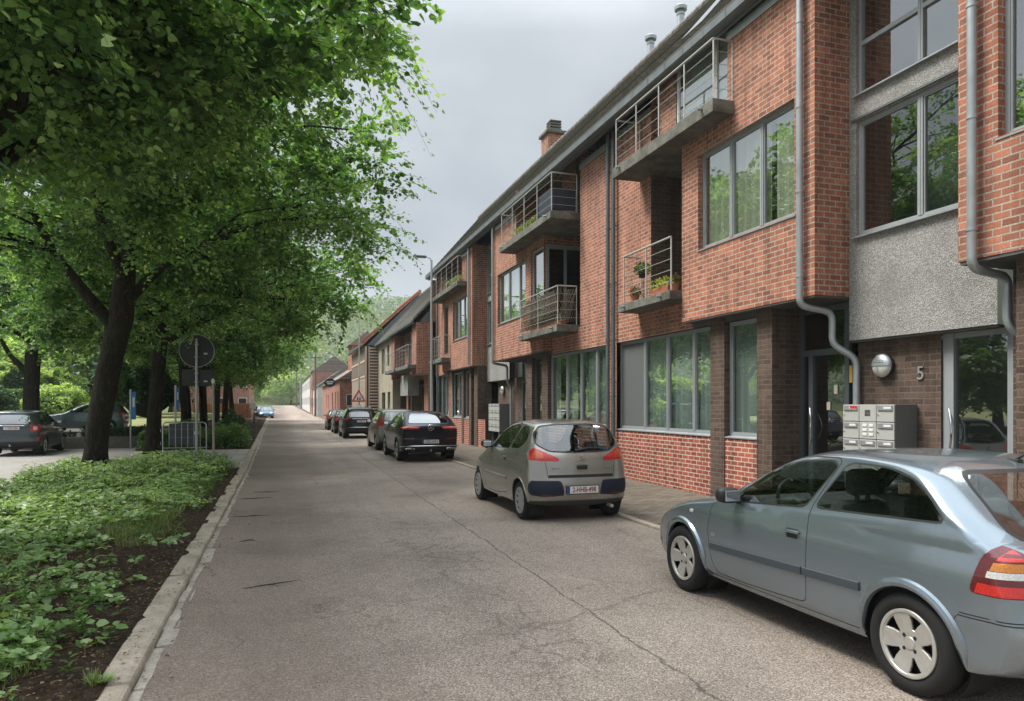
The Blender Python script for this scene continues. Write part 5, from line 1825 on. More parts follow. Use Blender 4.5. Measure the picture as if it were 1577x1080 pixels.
# pale garden trees behind the hedge
rng = np.random.default_rng(51)
def garden_tree(label, loc, rad, h, mat, n=60, per=130, leaf=0.42, lo=None, seed=1, name='garden_tree'):
    rng = np.random.default_rng(seed)
    trunk = [(0, 0, -0.3), (0.05, 0, h * 0.2), (0.1, 0.1, h * 0.45), (0.1, 0.1, h * 0.85)]
    limbs = std_limbs(rng, trunk[-1], h * 0.3, rad * 0.8, h, 7, (0, 0, h * 0.2))
    lo = h * 0.12 if lo is None else lo
    cr = make_crown(rng, h * 0.5, rad, lo, h, n, per, leaf, sig=(rad * .17, rad * .17, rad * .11), blossom=0)
    return tree(name, label, loc, rng, trunk, [0.3, 0.26, 0.2, 0.06], limbs, cr, mat, 'garden trees behind the hedge', simple4=True)
gl = ['pale tree behind the hedge at the left edge of the photo', 'pale rounded tree over the trimmed hedge', 'grey green tree seen right of the forked trunk',
      'pale tree behind the blue sign', 'tall dark tree closing the view behind the garden', 'pale tree behind the second trunk',
      'tall tree farthest left behind the garden', 'broad pale tree between the first two trunks', 'dark tree behind the round sign', 'tree behind the far end of the row']
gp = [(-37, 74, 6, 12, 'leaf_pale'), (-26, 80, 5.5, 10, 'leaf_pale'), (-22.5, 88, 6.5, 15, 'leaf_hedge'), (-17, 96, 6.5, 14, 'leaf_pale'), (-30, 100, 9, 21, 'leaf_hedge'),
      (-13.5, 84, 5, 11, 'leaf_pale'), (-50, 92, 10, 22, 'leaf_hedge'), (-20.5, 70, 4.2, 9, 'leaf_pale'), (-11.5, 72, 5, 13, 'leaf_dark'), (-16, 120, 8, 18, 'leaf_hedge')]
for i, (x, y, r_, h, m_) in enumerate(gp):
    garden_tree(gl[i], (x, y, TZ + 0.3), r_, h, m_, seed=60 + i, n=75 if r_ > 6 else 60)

for i, (x, y, r_, h, m_, lb) in enumerate(((-25, 33, 5.5, 9, 'leaf_hedge', 'tree outside the left edge that the entrance door mirrors'), (-33, 45, 6.5, 11, 'leaf_hedge', 'second tree outside the left edge mirrored in the glass'))):
    garden_tree(lb, (x, y, 0.2), r_, h, m_, seed=90 + i, n=70)
# trees and bushes where the street bends away
fl_ = ['pale tree where the street ends, left of the last pole', 'pale green tree over the end of the road', 'pale tree above the far white house', 'rounded tree behind the blue car', 'tree rising behind the far pub roof', 'tall tree on the slope closing the street']
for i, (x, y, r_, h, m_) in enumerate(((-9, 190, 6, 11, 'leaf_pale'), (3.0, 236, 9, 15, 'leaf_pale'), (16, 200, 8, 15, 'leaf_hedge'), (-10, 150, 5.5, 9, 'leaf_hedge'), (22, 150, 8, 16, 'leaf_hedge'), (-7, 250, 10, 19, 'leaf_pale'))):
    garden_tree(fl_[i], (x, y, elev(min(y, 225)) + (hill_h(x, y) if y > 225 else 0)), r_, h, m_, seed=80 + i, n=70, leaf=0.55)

def leaf_mass(name, label, cat, boxes, n, leaf, mat, seed, core=None, kind_=None, loc=(0, 0, 0), shape='ellipsoid', group=None):
    """bush or hedge: leaves scattered over and just under the surface of ellipsoids or boxes"""
    rng = np.random.default_rng(seed)
    Cs, Us, Ns = [], [], []
    vol = [b[3] * b[4] + b[4] * b[5] + b[3] * b[5] for b in boxes]
    for b, v_ in zip(boxes, vol):
        k = int(n * v_ / sum(vol))
        if shape == 'ellipsoid':
            dv = unit(rng.normal(size=(k, 3)))
            dv[:, 2] = np.where(dv[:, 2] < -0.35, -dv[:, 2], dv[:, 2])
            lump = np.array([0.9 + 0.35 * mnoise.noise((q[0] * 2.3 + b[0], q[1] * 2.3 + b[1], q[2] * 2.3)) for q in dv])
            t = lump * (1 - 0.25 * rng.random(k) ** 2)
            P = np.array(b[:3]) + dv * np.array(b[3:6]) * t[:, None]
            Nn = dv
        else:
            ax = rng.choice(5, k, p=[b[4] * b[5] / v_ / 2, b[4] * b[5] / v_ / 2, b[3] * b[5] / v_ / 2, b[3] * b[5] / v_ / 2, b[3] * b[4] / v_])
            q = rng.uniform(-1, 1, (k, 3))
            Nn = np.zeros((k, 3))
            for a_, (i, s) in enumerate(((0, -1), (0, 1), (1, -1), (1, 1), (2, 1))):
                msk = ax == a_
                q[msk, i] = s * (1 - 0.12 * rng.random(msk.sum()))
                Nn[msk, i] = s
            P = np.array(b[:3]) + q * np.array(b[3:6]) + rng.normal(size=(k, 3)) * 0.04
        Cs.append(P)
        Ns.append(Nn)
    P, Nn = np.concatenate(Cs), np.concatenate(Ns)
    k = len(P)
    U = rng.normal(size=(k, 3)) * 0.7 + Nn * 0.3 + np.array([0, 0, -0.1])
    N2 = Nn * 0.7 + rng.normal(size=(k, 3)) * 0.45 + np.array([0, 0, 0.5])
    T = np.clip(rng.normal(size=k) * 0.2 + 0.5, 0, 1)
    root = thing(name, label, cat, loc, 0, group) if kind_ is None else None
    o = leaf_object('foliage' if root else name, P - np.array(loc), U, N2, rng.uniform(.65, 1.3, k) * leaf, T, M[mat], root, simple4=True, width=0.4)
    if core and root:
        c = MB()
        for b in boxes:
            if shape == 'ellipsoid':
                bm = bmesh.new()
                bmesh.ops.create_icosphere(bm, subdivisions=2, radius=1)
                bm.verts.index_update()
                c.add([(b[0] + v.co.x * b[3] * .72, b[1] + v.co.y * b[4] * .72, b[2] + v.co.z * b[5] * .72) for v in bm.verts], [[v.index for v in f.verts] for f in bm.faces])
                bm.free()
            else:
                c.box(b[0] - b[3] * .9, b[0] + b[3] * .9, b[1] - b[4] * .8, b[1] + b[4] * .8, b[2] - b[5], b[2] + b[5] * .9)
        c.build('stems', M['core'], root)  # solid dark filler added to block light through the leaves, no real stems
    if kind_:
        tag(o, label, cat, group, kind_)
    return root or o
M['core'] = simple('hedge_light_block', (0.02, 0.03, 0.012), 0.95, 0, 0.3, 4.0)

leaf_mass('clipped_hedge', 'long clipped hedge along the back of the terrace', 'hedge', [(-22.5, 62.5, 1.65, 9.5, 0.8, 1.25)], 16000, 0.17, 'leaf_hedge', 3, True, shape='box')
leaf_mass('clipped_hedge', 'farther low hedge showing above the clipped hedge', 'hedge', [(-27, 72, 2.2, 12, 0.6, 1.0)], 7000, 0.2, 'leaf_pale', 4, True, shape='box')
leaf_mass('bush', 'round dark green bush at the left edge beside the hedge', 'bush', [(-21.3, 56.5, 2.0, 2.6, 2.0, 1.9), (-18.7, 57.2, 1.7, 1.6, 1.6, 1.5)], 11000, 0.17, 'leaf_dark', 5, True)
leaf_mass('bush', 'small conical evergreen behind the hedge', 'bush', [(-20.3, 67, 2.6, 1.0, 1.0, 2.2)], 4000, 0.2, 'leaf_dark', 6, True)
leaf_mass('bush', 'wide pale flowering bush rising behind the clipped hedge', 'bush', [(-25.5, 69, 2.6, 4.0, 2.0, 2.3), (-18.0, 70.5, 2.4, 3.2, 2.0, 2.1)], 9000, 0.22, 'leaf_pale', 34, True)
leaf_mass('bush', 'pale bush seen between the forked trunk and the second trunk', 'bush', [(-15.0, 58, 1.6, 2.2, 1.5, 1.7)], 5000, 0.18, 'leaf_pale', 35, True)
leaf_mass('low_hedge', 'low ivy hedge growing on top of the retaining wall', 'hedge', [(-6.6, 33.9, 0.60, 1.25, 0.2, 0.22), (-13.6, 33.85, 0.52, 5.5, 0.12, 0.10)], 5000, 0.10, 'leaf_dark', 7, True, shape='box')
leaf_mass('shrub', 'large dark shrub overhanging the steel green car', 'shrub', [(-7.6, 47.0, 2.4, 1.9, 1.6, 1.9), (-9.5, 48.6, 2.9, 1.6, 1.4, 1.6)], 9000, 0.2, 'leaf_dark', 8, True)
SG = 'low shrubs in the far bed'
for i, (x, y, a, b, h, lab) in enumerate(((-1.95, 32.2, 0.75, 1.2, 0.85, 'leafy low shrub at the near corner of the far bed by the kerb'),
                                       (-3.3, 32.4, 0.95, 1.3, 0.75, 'low shrub right behind the leaning grey post'),
                                       (-2.1, 35.2, 0.85, 1.7, 0.95, 'second low shrub along the kerb of the far bed'),
                                       (-2.2, 38.6, 0.9, 1.9, 1.25, 'dark rounded shrub at the far end of the kerb bed'),
                                       (-3.9, 36.0, 1.0, 1.6, 1.0, 'low shrub between the trunks of the far bed'),
                                       (-2.5, 44.0, 1.0, 3.0, 1.0, 'long low shrub behind the dark rounded shrub'),
                                       (-4.75, 31.6, 0.6, 0.8, 0.85, 'low shrub behind the left end of the crowd barrier'))):
    leaf_mass('shrub', lab, 'shrub', [(x + drift(y), y, 0.1, a, b, h)], 3600, 0.105, 'leaf_hedge' if i != 3 else 'leaf_dark', 20 + i, True, group=SG)

# wooded hillside, one far-off mass
rng = np.random.default_rng(77)
k = 90000
px_, py_ = rng.uniform(-260, 330, k), 232 + rng.random(k) ** 1.3 * 330
hh = np.array([hill_h(x, y) + elev(230) for x, y in zip(px_, py_)])
keep = np.array([abs(x) > 9 or y > 255 for x, y in zip(px_, py_)])
bumpn = np.array([5.0 + 6.0 * abs(mnoise.noise((x * 0.09, y * 0.09, 2.0))) for x, y in zip(px_, py_)])
P = np.stack([px_, py_, hh + bumpn * rng.random(k) ** 0.5], 1)[keep]
k = len(P)
wood = leaf_object('hillside_wood', P, rng.normal(size=(k, 3)), np.array([0, -0.5, 1.0]) + rng.normal(size=(k, 3)) * 0.6, rng.uniform(0.9, 2.0, k), np.clip(rng.normal(size=k) * .22 + .5, 0, 1), M['wood_far'], simple4=True)
tag(wood, 'wooded hillside rising beyond the end of the street', 'wood', None, 'stuff')

# ground cover, grass and litter in the near bed
rng = np.random.default_rng(5)
def cover_density(x, y):
    n = mnoise.noise((x * 0.9, y * 0.9, 3.3)) * 0.5 + mnoise.noise((x * 2.3, y * 2.3, 7.0)) * 0.4
    lim = -1.52 + 0.25 * mnoise.noise((y * 0.6, 1.0, 0)) - (0.0 if y > 17 else 0.32 * max(0, min(1, (17 - y) / 6)))
    if y > 18.5:
        lim = -1.45
    dd = 0.62 if y < 11 else 0.9
    if y < 5.2:
        dd = 0.45 if x > -1.9 else 0.95
    if 7.0 < y < 11 and x > -2.4:
        dd *= 0.7
    if x > lim:
        dd *= max(0, 1 - (x - lim) / 0.35) * 0.6
    return dd - 0.26 + n * 1.6
pl_ = []
while len(pl_) < 8200:
    x, y = rng.uniform(-5.25, -1.16), 2.6 + rng.random() * 18.9
    if rng.random() < cover_density(x, y):
        pl_.append((x, y))
Cc, Uu, Nn_, Ss, Tt = [], [], [], [], []
stems = MB()
for (x, y) in pl_:
    big = 0.5 + 0.5 * mnoise.noise((x * 0.6, y * 0.6, 9.0))
    hgt = (0.05 + 0.28 * big ** 1.6) * rng.uniform(0.4, 1.4) * (1.25 if y > 13 else 0.9)
    if (x + 4.4) ** 2 / 3.2 + (y - 20) ** 2 / 5 < 1 or (y > 17 and x > -3.4 and big > 0.45):
        hgt *= 1.5
    if y < 5 and x < -2.4:
        hgt *= 1.3
    tone = rng.uniform(-.12, .14) + (0.10 if y > 12 else 0.0)  # paler toward the far end: the stronger light there is put into the tint
    nl = rng.integers(5, 10)
    zb = 0.07
    lx, ly = rng.normal() * 0.05, rng.normal() * 0.05
    stems.tube([(x, y, zb - 0.03), (x + lx * .5, y + ly * .5, zb + hgt * .6), (x + lx, y + ly, zb + hgt)], 0.0035, 3, caps=False)
    for j in range(nl):
        a = 2 * PI * j / nl * 1.6 + rng.uniform(-.5, .5)
        f = 1.0 if j < nl * 0.6 else rng.uniform(0.45, 0.9)
        up = rng.uniform(-0.55, 0.55)
        Cc.append((x + lx * f + 0.015 * math.cos(a), y + ly * f + 0.015 * math.sin(a), zb + hgt * f))
        Uu.append((math.cos(a), math.sin(a), up))
        Nn_.append((-math.cos(a) * up * .8 + rng.normal() * .38, -math.sin(a) * up * .8 + rng.normal() * .38, 1.0))
        Ss.append(rng.uniform(0.036, 0.086) * (1.15 if f == 1.0 else 0.85) * (1.0 if y > 6 else 1.05))
        Tt.append(0.48 + tone + rng.normal() * 0.2)
gc = leaf_object('ground_cover', np.array(Cc), np.array(Uu), np.array(Nn_), np.array(Ss), np.array(Tt), M['leaf_cover'], width=0.40, fold=0.06)
tag(gc, 'bright green leafy ground cover in the planting bed', 'ground cover', None, 'stuff')
st = stems.build('ground_cover_stems', M['grass'])
tag(st, 'thin stems under the leafy ground cover', 'stems', None, 'stuff')
# a second, darker and narrower-leaved weed in patches
Cc, Uu, Nn_, Ss, Tt = [], [], [], [], []
k = 0
while k < 1000:
    x, y = rng.uniform(-5.1, -1.2), 2.6 + rng.random() * 18.5
    if mnoise.noise((x * 1.1 + 30, y * 0.8, 5.0)) < 0.08:
        continue
    k += 1
    h = rng.uniform(0.10, 0.42)
    lx, ly = rng.normal() * 0.04, rng.normal() * 0.04
    for j in range(int(6 + h * 22)):
        f = rng.uniform(0.25, 1.0)
        a = rng.uniform(0, 2 * PI)
        up = rng.uniform(-0.2, 0.9)
        Cc.append((x + lx * f, y + ly * f, 0.07 + h * f))
        Uu.append((math.cos(a), math.sin(a), up))
        Nn_.append((-math.cos(a) * up, -math.sin(a) * up, 1.0))
        Ss.append(rng.uniform(0.04, 0.085) * (1.2 - 0.5 * f))
        Tt.append(rng.uniform(0.1, 0.7))
nw = leaf_object('bed_weeds', np.array(Cc), np.array(Uu), np.array(Nn_), np.array(Ss), np.array(Tt), M['leaf_hedge'], width=0.2, fold=0.05)
tag(nw, 'darker narrow-leaved weeds growing through the ground cover', 'weeds', None, 'stuff')
# grass tufts
Cc, Uu, Nn_, Ss, Tt = [], [], [], [], []
def grass_patch(cx, cy, rx, ry, n, h):
    for _ in range(int(n * 1.7)):
        a, q = rng.uniform(0, 2 * PI), rng.random() ** 0.6
        x, y = cx + math.cos(a) * q * rx, cy + math.sin(a) * q * ry
        b = rng.uniform(0, 2 * PI)
        Cc.append((x, y, 0.075))
        Uu.append((math.cos(b) * 0.5, math.sin(b) * 0.5, 1.0 * rng.uniform(.4, 1)))
        Nn_.append((math.cos(b), math.sin(b), -0.3))
        Ss.append(h * rng.uniform(0.5, 1.3))
        Tt.append(rng.uniform(0.2, 1.0))
for args in ((-1.95, 12.6, 0.45, 2.6, 2600, 0.16), (-1.72, 10.6, 0.3, 1.1, 900, 0.10), (-1.95, 5.5, 0.45, 0.7, 1900, 0.085), (-2.4, 6.6, 0.3, 0.5, 700, 0.12),
             (-1.75, 4.6, 0.35, 0.5, 900, 0.06), (-1.6, 15.6, 0.3, 1.6, 900, 0.12), (-1.5, 18.6, 0.2, 1.6, 500, 0.08), (-2.9, 8.5, 0.5, 0.8, 500, 0.12), (-1.10, 4.98, 0.05, 0.06, 60, 0.09)):
    grass_patch(*args)
gr = leaf_object('grass_tufts', np.array(Cc), np.array(Uu), np.array(Nn_), np.array(Ss), np.array(Tt), M['grass'], width=0.035, fold=0.0, simple4=True)
tag(gr, 'thin grass tufts along the edge of the planting bed', 'grass', None, 'stuff')
# dry leaves on soil, kerb and along the gutter
n = 15000
lx = np.where(rng.random(n) < 0.80, rng.uniform(-3.6, -1.1, n), rng.normal(-0.95, 0.16, n))
ly = 2.5 + rng.random(n) ** 1.2 * 19
gut = lx > -1.08
onroad = lx > -0.89
lz = np.where(gut, np.where(onroad, 0.012, 0.083), 0.115)
ang = rng.uniform(0, 2 * PI, n)
keep = (~gut) | (rng.random(n) < 0.35)
C_ = np.stack([lx, ly, lz + rng.uniform(0, .015, n)], 1)[keep]
U_ = np.stack([np.cos(ang), np.sin(ang), rng.normal(size=n) * .15], 1)[keep]
N_ = (np.array([0, 0, 1.0]) + rng.normal(size=(n, 3)) * .25)[keep]
k = len(C_)
lt = leaf_object('leaf_litter', C_, U_, N_, rng.uniform(.010, .042, k), rng.random(k), M['litter'], simple4=True, width=.3)
tag(lt, 'dry leaf litter on the soil and kerb', 'leaf litter', None, 'stuff')
n = 9000
lx, ly = rng.uniform(-5.0, -1.25, n), 2.5 + rng.random(n) * 19
ang = rng.uniform(0, 2 * PI, n)
stk = leaf_object('soil_debris', np.stack([lx, ly, 0.105 + rng.uniform(0, .03, n)], 1), np.stack([np.cos(ang), np.sin(ang), rng.normal(size=n) * .2], 1),
                  np.array([0, 0, 1.0]) + rng.normal(size=(n, 3)) * .3, rng.uniform(.02, .11, n), np.clip(rng.normal(size=n) * .25 + .45, 0, 1), M['litter'], simple4=True, width=.05)
tag(stk, 'fine twigs and bark flakes scattered over the bed', 'soil debris', None, 'stuff')
# twigs lying on the road near the kerb
TWG = 'twigs on the road'
for i, (x, y, L, a, lab) in enumerate(((-0.52, 14.6, 0.75, 0.15, 'long dark twig in the gutter by the bend of the kerb'), (-0.45, 12.3, 0.55, 0.1, 'twig on the road past the grass'),
                                   (-0.10, 7.55, 0.62, 0.35, 'longest twig on the near road left of the moss'), (-0.30, 15.6, 0.5, -0.2, 'thin twig far along the road margin'),
                                   (-0.42, 10.1, 0.22, 0.6, 'short twig beside the gutter stones'))):
    rnd = random.Random(i)
    mb = MB()
    pts = [(x + math.cos(a) * L * t + rnd.uniform(-.02, .02), y + math.sin(a) * L * t + rnd.uniform(-.02, .02), 0.014) for t in np.linspace(-.5, .5, 7)]
    mb.tube(pts, [0.002, 0.004, 0.0055, 0.006, 0.005, 0.003, 0.0015], 6)
    mb.tube([pts[3], (pts[3][0] + 0.10, pts[3][1] + 0.13 * (1 if i % 2 else -1), 0.016)], [0.003, 0.001], 5)
    tag(mb.build('twig', M['bark']), lab, 'twig', TWG)
tf = leaf_object('weed', *[np.array(q) for q in zip(*[((-1.07 + .02 * math.cos(a), 5.02 + .02 * math.sin(a), 0.08), (math.cos(a), math.sin(a), .55), (-math.cos(a) * .5, -math.sin(a) * .5, 1), 0.075 + .02 * math.sin(3 * a), .45 + .2 * math.sin(2 * a)) for a in np.linspace(0, 6.0, 11)])], M['leaf_cover'], width=0.25)
tag(tf, 'small green weed growing from a kerb joint', 'weed')

# plants on the balconies
pot_plant('hanging basket on the first-floor balcony rail above the dark brick window', 7.62, 14.25, 4.62, M['black'], M['leaf_hedge'], M['flower_yellow'], 220, 0.2, 0.15, 1)
pot_plant('pot of yellow-green flowers on the lower balcony', 7.62, 13.35, 4.11, M['terracotta'], M['flower_yellow'], M['flower_yellow'], 200, 0.2, 0.02, 2, trough=0.35)
pot_plant('terracotta pots of red flowers at the far end of the lower balcony', 7.62, 14.6, 4.11, M['terracotta'], M['leaf_hedge'], M['flower_red'], 120, 0.14, 0.0, 3)
pot_plant('red flowers beside the bay on the lower balcony', 7.66, 12.95, 4.11, M['terracotta'], M['leaf_hedge'], M['flower_red'], 150, 0.15, -0.1, 4)
pot_plant('trough of climbing leaves behind the reed screen', 7.62, 20.2, 4.06, M['terracotta'], M['leaf_dark'], None, 900, 0.28, 0.0, 5, trough=1.3)
pot_plant('pots of pale plants on the wide top balcony', 7.4, 21.6, 7.2, M['terracotta'], M['leaf_pale'], M['flower_yellow'], 420, 0.25, 0.0, 6, trough=1.1)
pot_plant('plants crowding the top balcony above the black coupe', 7.55, 32.0, 7.2, M['terracotta'], M['leaf_pale'], M['flower_lilac'], 520, 0.3, -0.1, 7, trough=1.2)
# ------------------------------------------------------------------ cars
def chaikin(P, it=2):
    P = np.array(P, float)
    for _ in range(it):
        Q = np.roll(P, -1, axis=0)
        P = np.stack([P * .75 + Q * .25, P * .25 + Q * .75], 1).reshape(-1, 2)
    return P

def resample(P, n):
    Q = np.vstack([P, P[:1]])
    L = np.concatenate([[0], np.cumsum(np.linalg.norm(np.diff(Q, axis=0), axis=1))])
    t = np.linspace(0, L[-1], n, endpoint=False)
    return np.stack([np.interp(t, L, Q[:, 0]), np.interp(t, L, Q[:, 1])], 1)

def inpoly(x, y, poly):
    c = False
    n = len(poly)
    for i in range(n):
        x1, y1 = poly[i]
        x2, y2 = poly[(i + 1) % n]
        if (y1 > y) != (y2 > y) and x < (x2 - x1) * (y - y1) / (y2 - y1) + x1:
            c = not c
    return c

def offs(poly, d):
    """shrink (d>0) a polygon by moving its edges inward"""
    n = len(poly)
    A = sum(poly[i][0] * poly[(i + 1) % n][1] - poly[(i + 1) % n][0] * poly[i][1] for i in range(n))
    s = 1 if A > 0 else -1
    out = []
    for i in range(n):
        p0, p1, p2 = Vector(poly[i - 1]), Vector(poly[i]), Vector(poly[(i + 1) % n])
        e1, e2 = (p1 - p0).normalized(), (p2 - p1).normalized()
        n1, n2 = Vector((-e1.y, e1.x)) * s, Vector((-e2.y, e2.x)) * s
        b = n1 + n2
        if b.length < 1e-6:
            b = n1
        b = b / max(0.35, b.dot(n1))
        q = p1 + b * d
        out.append((q.x, q.y))
    return out

def rpoly(pts, r=0.04, seg=3):
    """polygon with rounded corners"""
    out = []
    n = len(pts)
    for i in range(n):
        a, b, c = Vector(pts[i - 1]), Vector(pts[i]), Vector(pts[(i + 1) % n])
        rr = min(r, (a - b).length * 0.45, (c - b).length * 0.45)
        p0, p1 = b + (a - b).normalized() * rr, b + (c - b).normalized() * rr
        for k in range(seg + 1):
            t = k / seg
            q = p0.lerp(b, t).lerp(b.lerp(p1, t), t)
            out.append((q.x, q.y))
    return out

def sint(x, pts):
    """smooth monotone curve through the points"""
    X = np.array([p[0] for p in pts], float)
    Y = np.array([p[1] for p in pts], float)
    h = np.diff(X)
    d = np.diff(Y) / h
    m = np.zeros(len(X))
    m[0], m[-1] = d[0], d[-1]
    for i in range(1, len(X) - 1):
        if d[i - 1] * d[i] > 0:
            w1, w2 = 2 * h[i] + h[i - 1], h[i] + 2 * h[i - 1]
            m[i] = (w1 + w2) / (w1 / d[i - 1] + w2 / d[i])
    x = np.clip(np.asarray(x, float), X[0], X[-1])
    i = np.clip(np.searchsorted(X, x) - 1, 0, len(X) - 2)
    t = (x - X[i]) / h[i]
    return (Y[i] * (1 + 2 * t) * (1 - t) ** 2 + h[i] * m[i] * t * (1 - t) ** 2 + Y[i + 1] * t * t * (3 - 2 * t) + h[i] * m[i + 1] * t * t * (t - 1))

class Body:
    def __init__(s, sp):
        s.sp = sp
        s.half = sp['half']
        zs = sp.get('zs', 1.0)
        P = chaikin([(x, z * zs) for x, z in sp['sil']], sp.get('smooth', 2))
        n = sp.get('n', 170)
        P = resample(P, n)
        T = np.roll(P, -1, 0) - np.roll(P, 1, 0)
        N = np.stack([T[:, 1], -T[:, 0]], 1)
        N /= np.linalg.norm(N, axis=1)[:, None]
        cen = P.mean(0)
        if ((cen - P) * N).sum() < 0:
            N = -N
        for _ in range(3):
            N = N + np.roll(N, 1, 0) + np.roll(N, -1, 0)
            N /= np.linalg.norm(N, axis=1)[:, None]
        rx, rt, rb = sp.get('crown', (0.15, 0.075, 0.05))
        r = np.abs(N[:, 0]) * rx + np.where(N[:, 1] < 0, np.abs(N[:, 1]) * rt, np.abs(N[:, 1]) * rb)
        pe = sp.get('pe', 2.9)
        E = P + N * r[:, None]
        W = s.W(E[:, 0], E[:, 1])
        K = sp.get('k', 9)
        ph = np.array([0, .16, .32, .48, .62, .75, .86, .94, 1.0]) * PI / 2 if K == 9 else np.linspace(0, PI / 2, K)
        bm = bmesh.new()
        rows = {}
        for sgn in (1, -1):
            for k, a in enumerate(ph):
                if k == 0 and sgn == -1:
                    rows[(sgn, 0)] = rows[(1, 0)]
                    continue
                sy = math.sin(a) ** (2 / pe)
                ins = 1 - max(0.0, math.cos(a)) ** (2 / pe)
                Q = P + N * (r * ins)[:, None]
                rows[(sgn, k)] = [bm.verts.new((q[0], sgn * w * sy, q[1])) for q, w in zip(Q, W)]
            xa, xb, zsn = sp.get('spine', (0.0, sp['wb'] * 0.95, 0.62))
            S = np.stack([np.clip(E[:, 0], xa, xb), np.full(n, zsn)], 1)
            tt = [0.03, .07, .12, .18, .25, .33, .42, .52, .63, .75, .88, 1.0]
            for j, t in enumerate(tt):
                Q = E * (1 - t) + S * t
                w = s.W(Q[:, 0], Q[:, 1])
                rows[(sgn, len(ph) + j)] = [bm.verts.new((q[0], sgn * ww, q[1])) for q, ww in zip(Q, w)]
            m = len(ph) + len(tt)
            for k in range(m - 1):
                A, B = rows[(sgn, k)], rows[(sgn, k + 1)]
                for i in range(n):
                    i2 = (i + 1) % n
                    vs_ = [A[i], A[i2], B[i2], B[i]]
                    if len({tuple(v.co) for v in vs_}) < 3:
                        continue
                    try:
                        bm.faces.new(vs_)
                    except ValueError:
                        pass
        bmesh.ops.remove_doubles(bm, verts=bm.verts, dist=0.0004)
        bmesh.ops.dissolve_degenerate(bm, dist=1e-5, edges=bm.edges)
        bmesh.ops.recalc_face_normals(bm, faces=bm.faces)
        s.bm = bm
        s.lay = bm.faces.layers.int.new('part')
        s.parts = {0: ('body', sp['paint'])}
        s.vn = None
    def W(s, x, z):
        sp = s.sp
        zs = sp.get('zs', 1.0)
        x, z = np.asarray(x, float), np.asarray(z, float) / zs
        bx = sint(x, sp['belt'])
        sec = sp.get('sec', [(0.15, .90), (0.22, .945), (0.35, .975), (0.55, 1.0), (0.72, .995), (0.85, .975)])
        zc = np.minimum(z, bx)
        base = sint(zc, sec)
        sh = np.clip((bx - z) / 0.10, 0, 1)
        base = base - 0.022 * (1 - sh) ** 2
        lean = np.maximum(0, z - bx) * sp.get('lean', 0.36)
        cur = np.maximum(0, z - bx) ** 2 * sp.get('lean2', 0.16)
        return s.half * sint(x, sp['plan']) * base - lean - cur
    def carve(s, poly, axis, pid, flt):
        """cut the polygon out of the faces that pass flt; axis 'y' = seen from the side, 'x' = from behind or in front"""
        ix, iy = (0, 2) if axis == 'y' else (1, 2)
        x0, x1 = min(p[0] for p in poly) - .002, max(p[0] for p in poly) + .002
        y0, y1 = min(p[1] for p in poly) - .002, max(p[1] for p in poly) + .002
        bm = s.bm
        def near():
            out = []
            for f in bm.faces:
                cs = [v.co for v in f.verts]
                if max(c[ix] for c in cs) < x0 or min(c[ix] for c in cs) > x1 or max(c[iy] for c in cs) < y0 or min(c[iy] for c in cs) > y1:
                    continue
                if flt(f.calc_center_median(), f.normal):
                    out.append(f)
            return out
        n = len(poly)
        cand = near()
        for i in range(n):
            a, b = poly[i], poly[(i + 1) % n]
            if abs(a[0] - b[0]) + abs(a[1] - b[1]) < 1e-6:
                continue
            ex0, ex1 = min(a[0], b[0]) - .004, max(a[0], b[0]) + .004
            ey0, ey1 = min(a[1], b[1]) - .004, max(a[1], b[1]) + .004
            sel = []
            for f in cand:
                if not f.is_valid:
                    continue
                cs = [v.co for v in f.verts]
                if max(c[ix] for c in cs) < ex0 or min(c[ix] for c in cs) > ex1 or max(c[iy] for c in cs) < ey0 or min(c[iy] for c in cs) > ey1:
                    continue
                sel.append(f)
            if not sel:
                continue
            co, no = [0, 0, 0], [0, 0, 0]
            co[ix], co[iy] = a
            no[ix], no[iy] = (b[1] - a[1]), -(b[0] - a[0])
            geom = set(sel)
            for f in sel:
                geom.update(f.edges)
                geom.update(f.verts)
            r = bmesh.ops.bisect_plane(bm, geom=list(geom), plane_co=co, plane_no=Vector(no).normalized(), dist=1e-5)
            cs_ = set(f for f in cand if f.is_valid)
            cs_.update(g for g in r['geom'] if isinstance(g, bmesh.types.BMFace))
            cand = list(cs_)
        got = []
        for f in near():
            c = f.calc_center_median()
            if inpoly(c[ix], c[iy], poly):
                got.append(f)
                if pid is not None:
                    f[s.lay] = pid
        return got
    def side(s, poly, pid, ymin=0.35, xr=None):
        return s.carve(poly, 'y', pid, lambda c, n: abs(c.y) > ymin and abs(n.y) > 0.12)
    def rear(s, poly, pid, mirror=True, xmax=0.6, nmin=0.12):
        g = s.carve(poly, 'x', pid, lambda c, n: c.x < xmax and n.x < -nmin)
        if mirror:
            g += s.carve([(-a, b) for a, b in poly][::-1], 'x', pid, lambda c, n: c.x < xmax and n.x < -nmin)
        return g
    def front(s, poly, pid, mirror=True, xmin=0.6, nmin=0.12):
        g = s.carve(poly, 'x', pid, lambda c, n: c.x > xmin and n.x > nmin)
        if mirror:
            g += s.carve([(-a, b) for a, b in poly][::-1], 'x', pid, lambda c, n: c.x > xmin and n.x > nmin)
        return g
    def wrap(s, prear, pside, pid, xmax=0.3, front=False):
        """a lamp that wraps round a corner: the overlap of its outline from behind and from the side"""
        fl = (lambda c, n: c.x > 1.0 and abs(c.y) > 0.15) if front else (lambda c, n: c.x < xmax and abs(c.y) > 0.15)
        s.carve(pside, 'y', None, fl)
        for q in (prear, [(-a, b) for a, b in prear][::-1]):
            for f in s.carve(q, 'x', None, fl):
                c = f.calc_center_median()
                if inpoly(c.x, c.z, pside):
                    f[s.lay] = pid
    def part(s, name, mat):
        i = max(s.parts) + 1
        s.parts[i] = (name, mat)
        return i
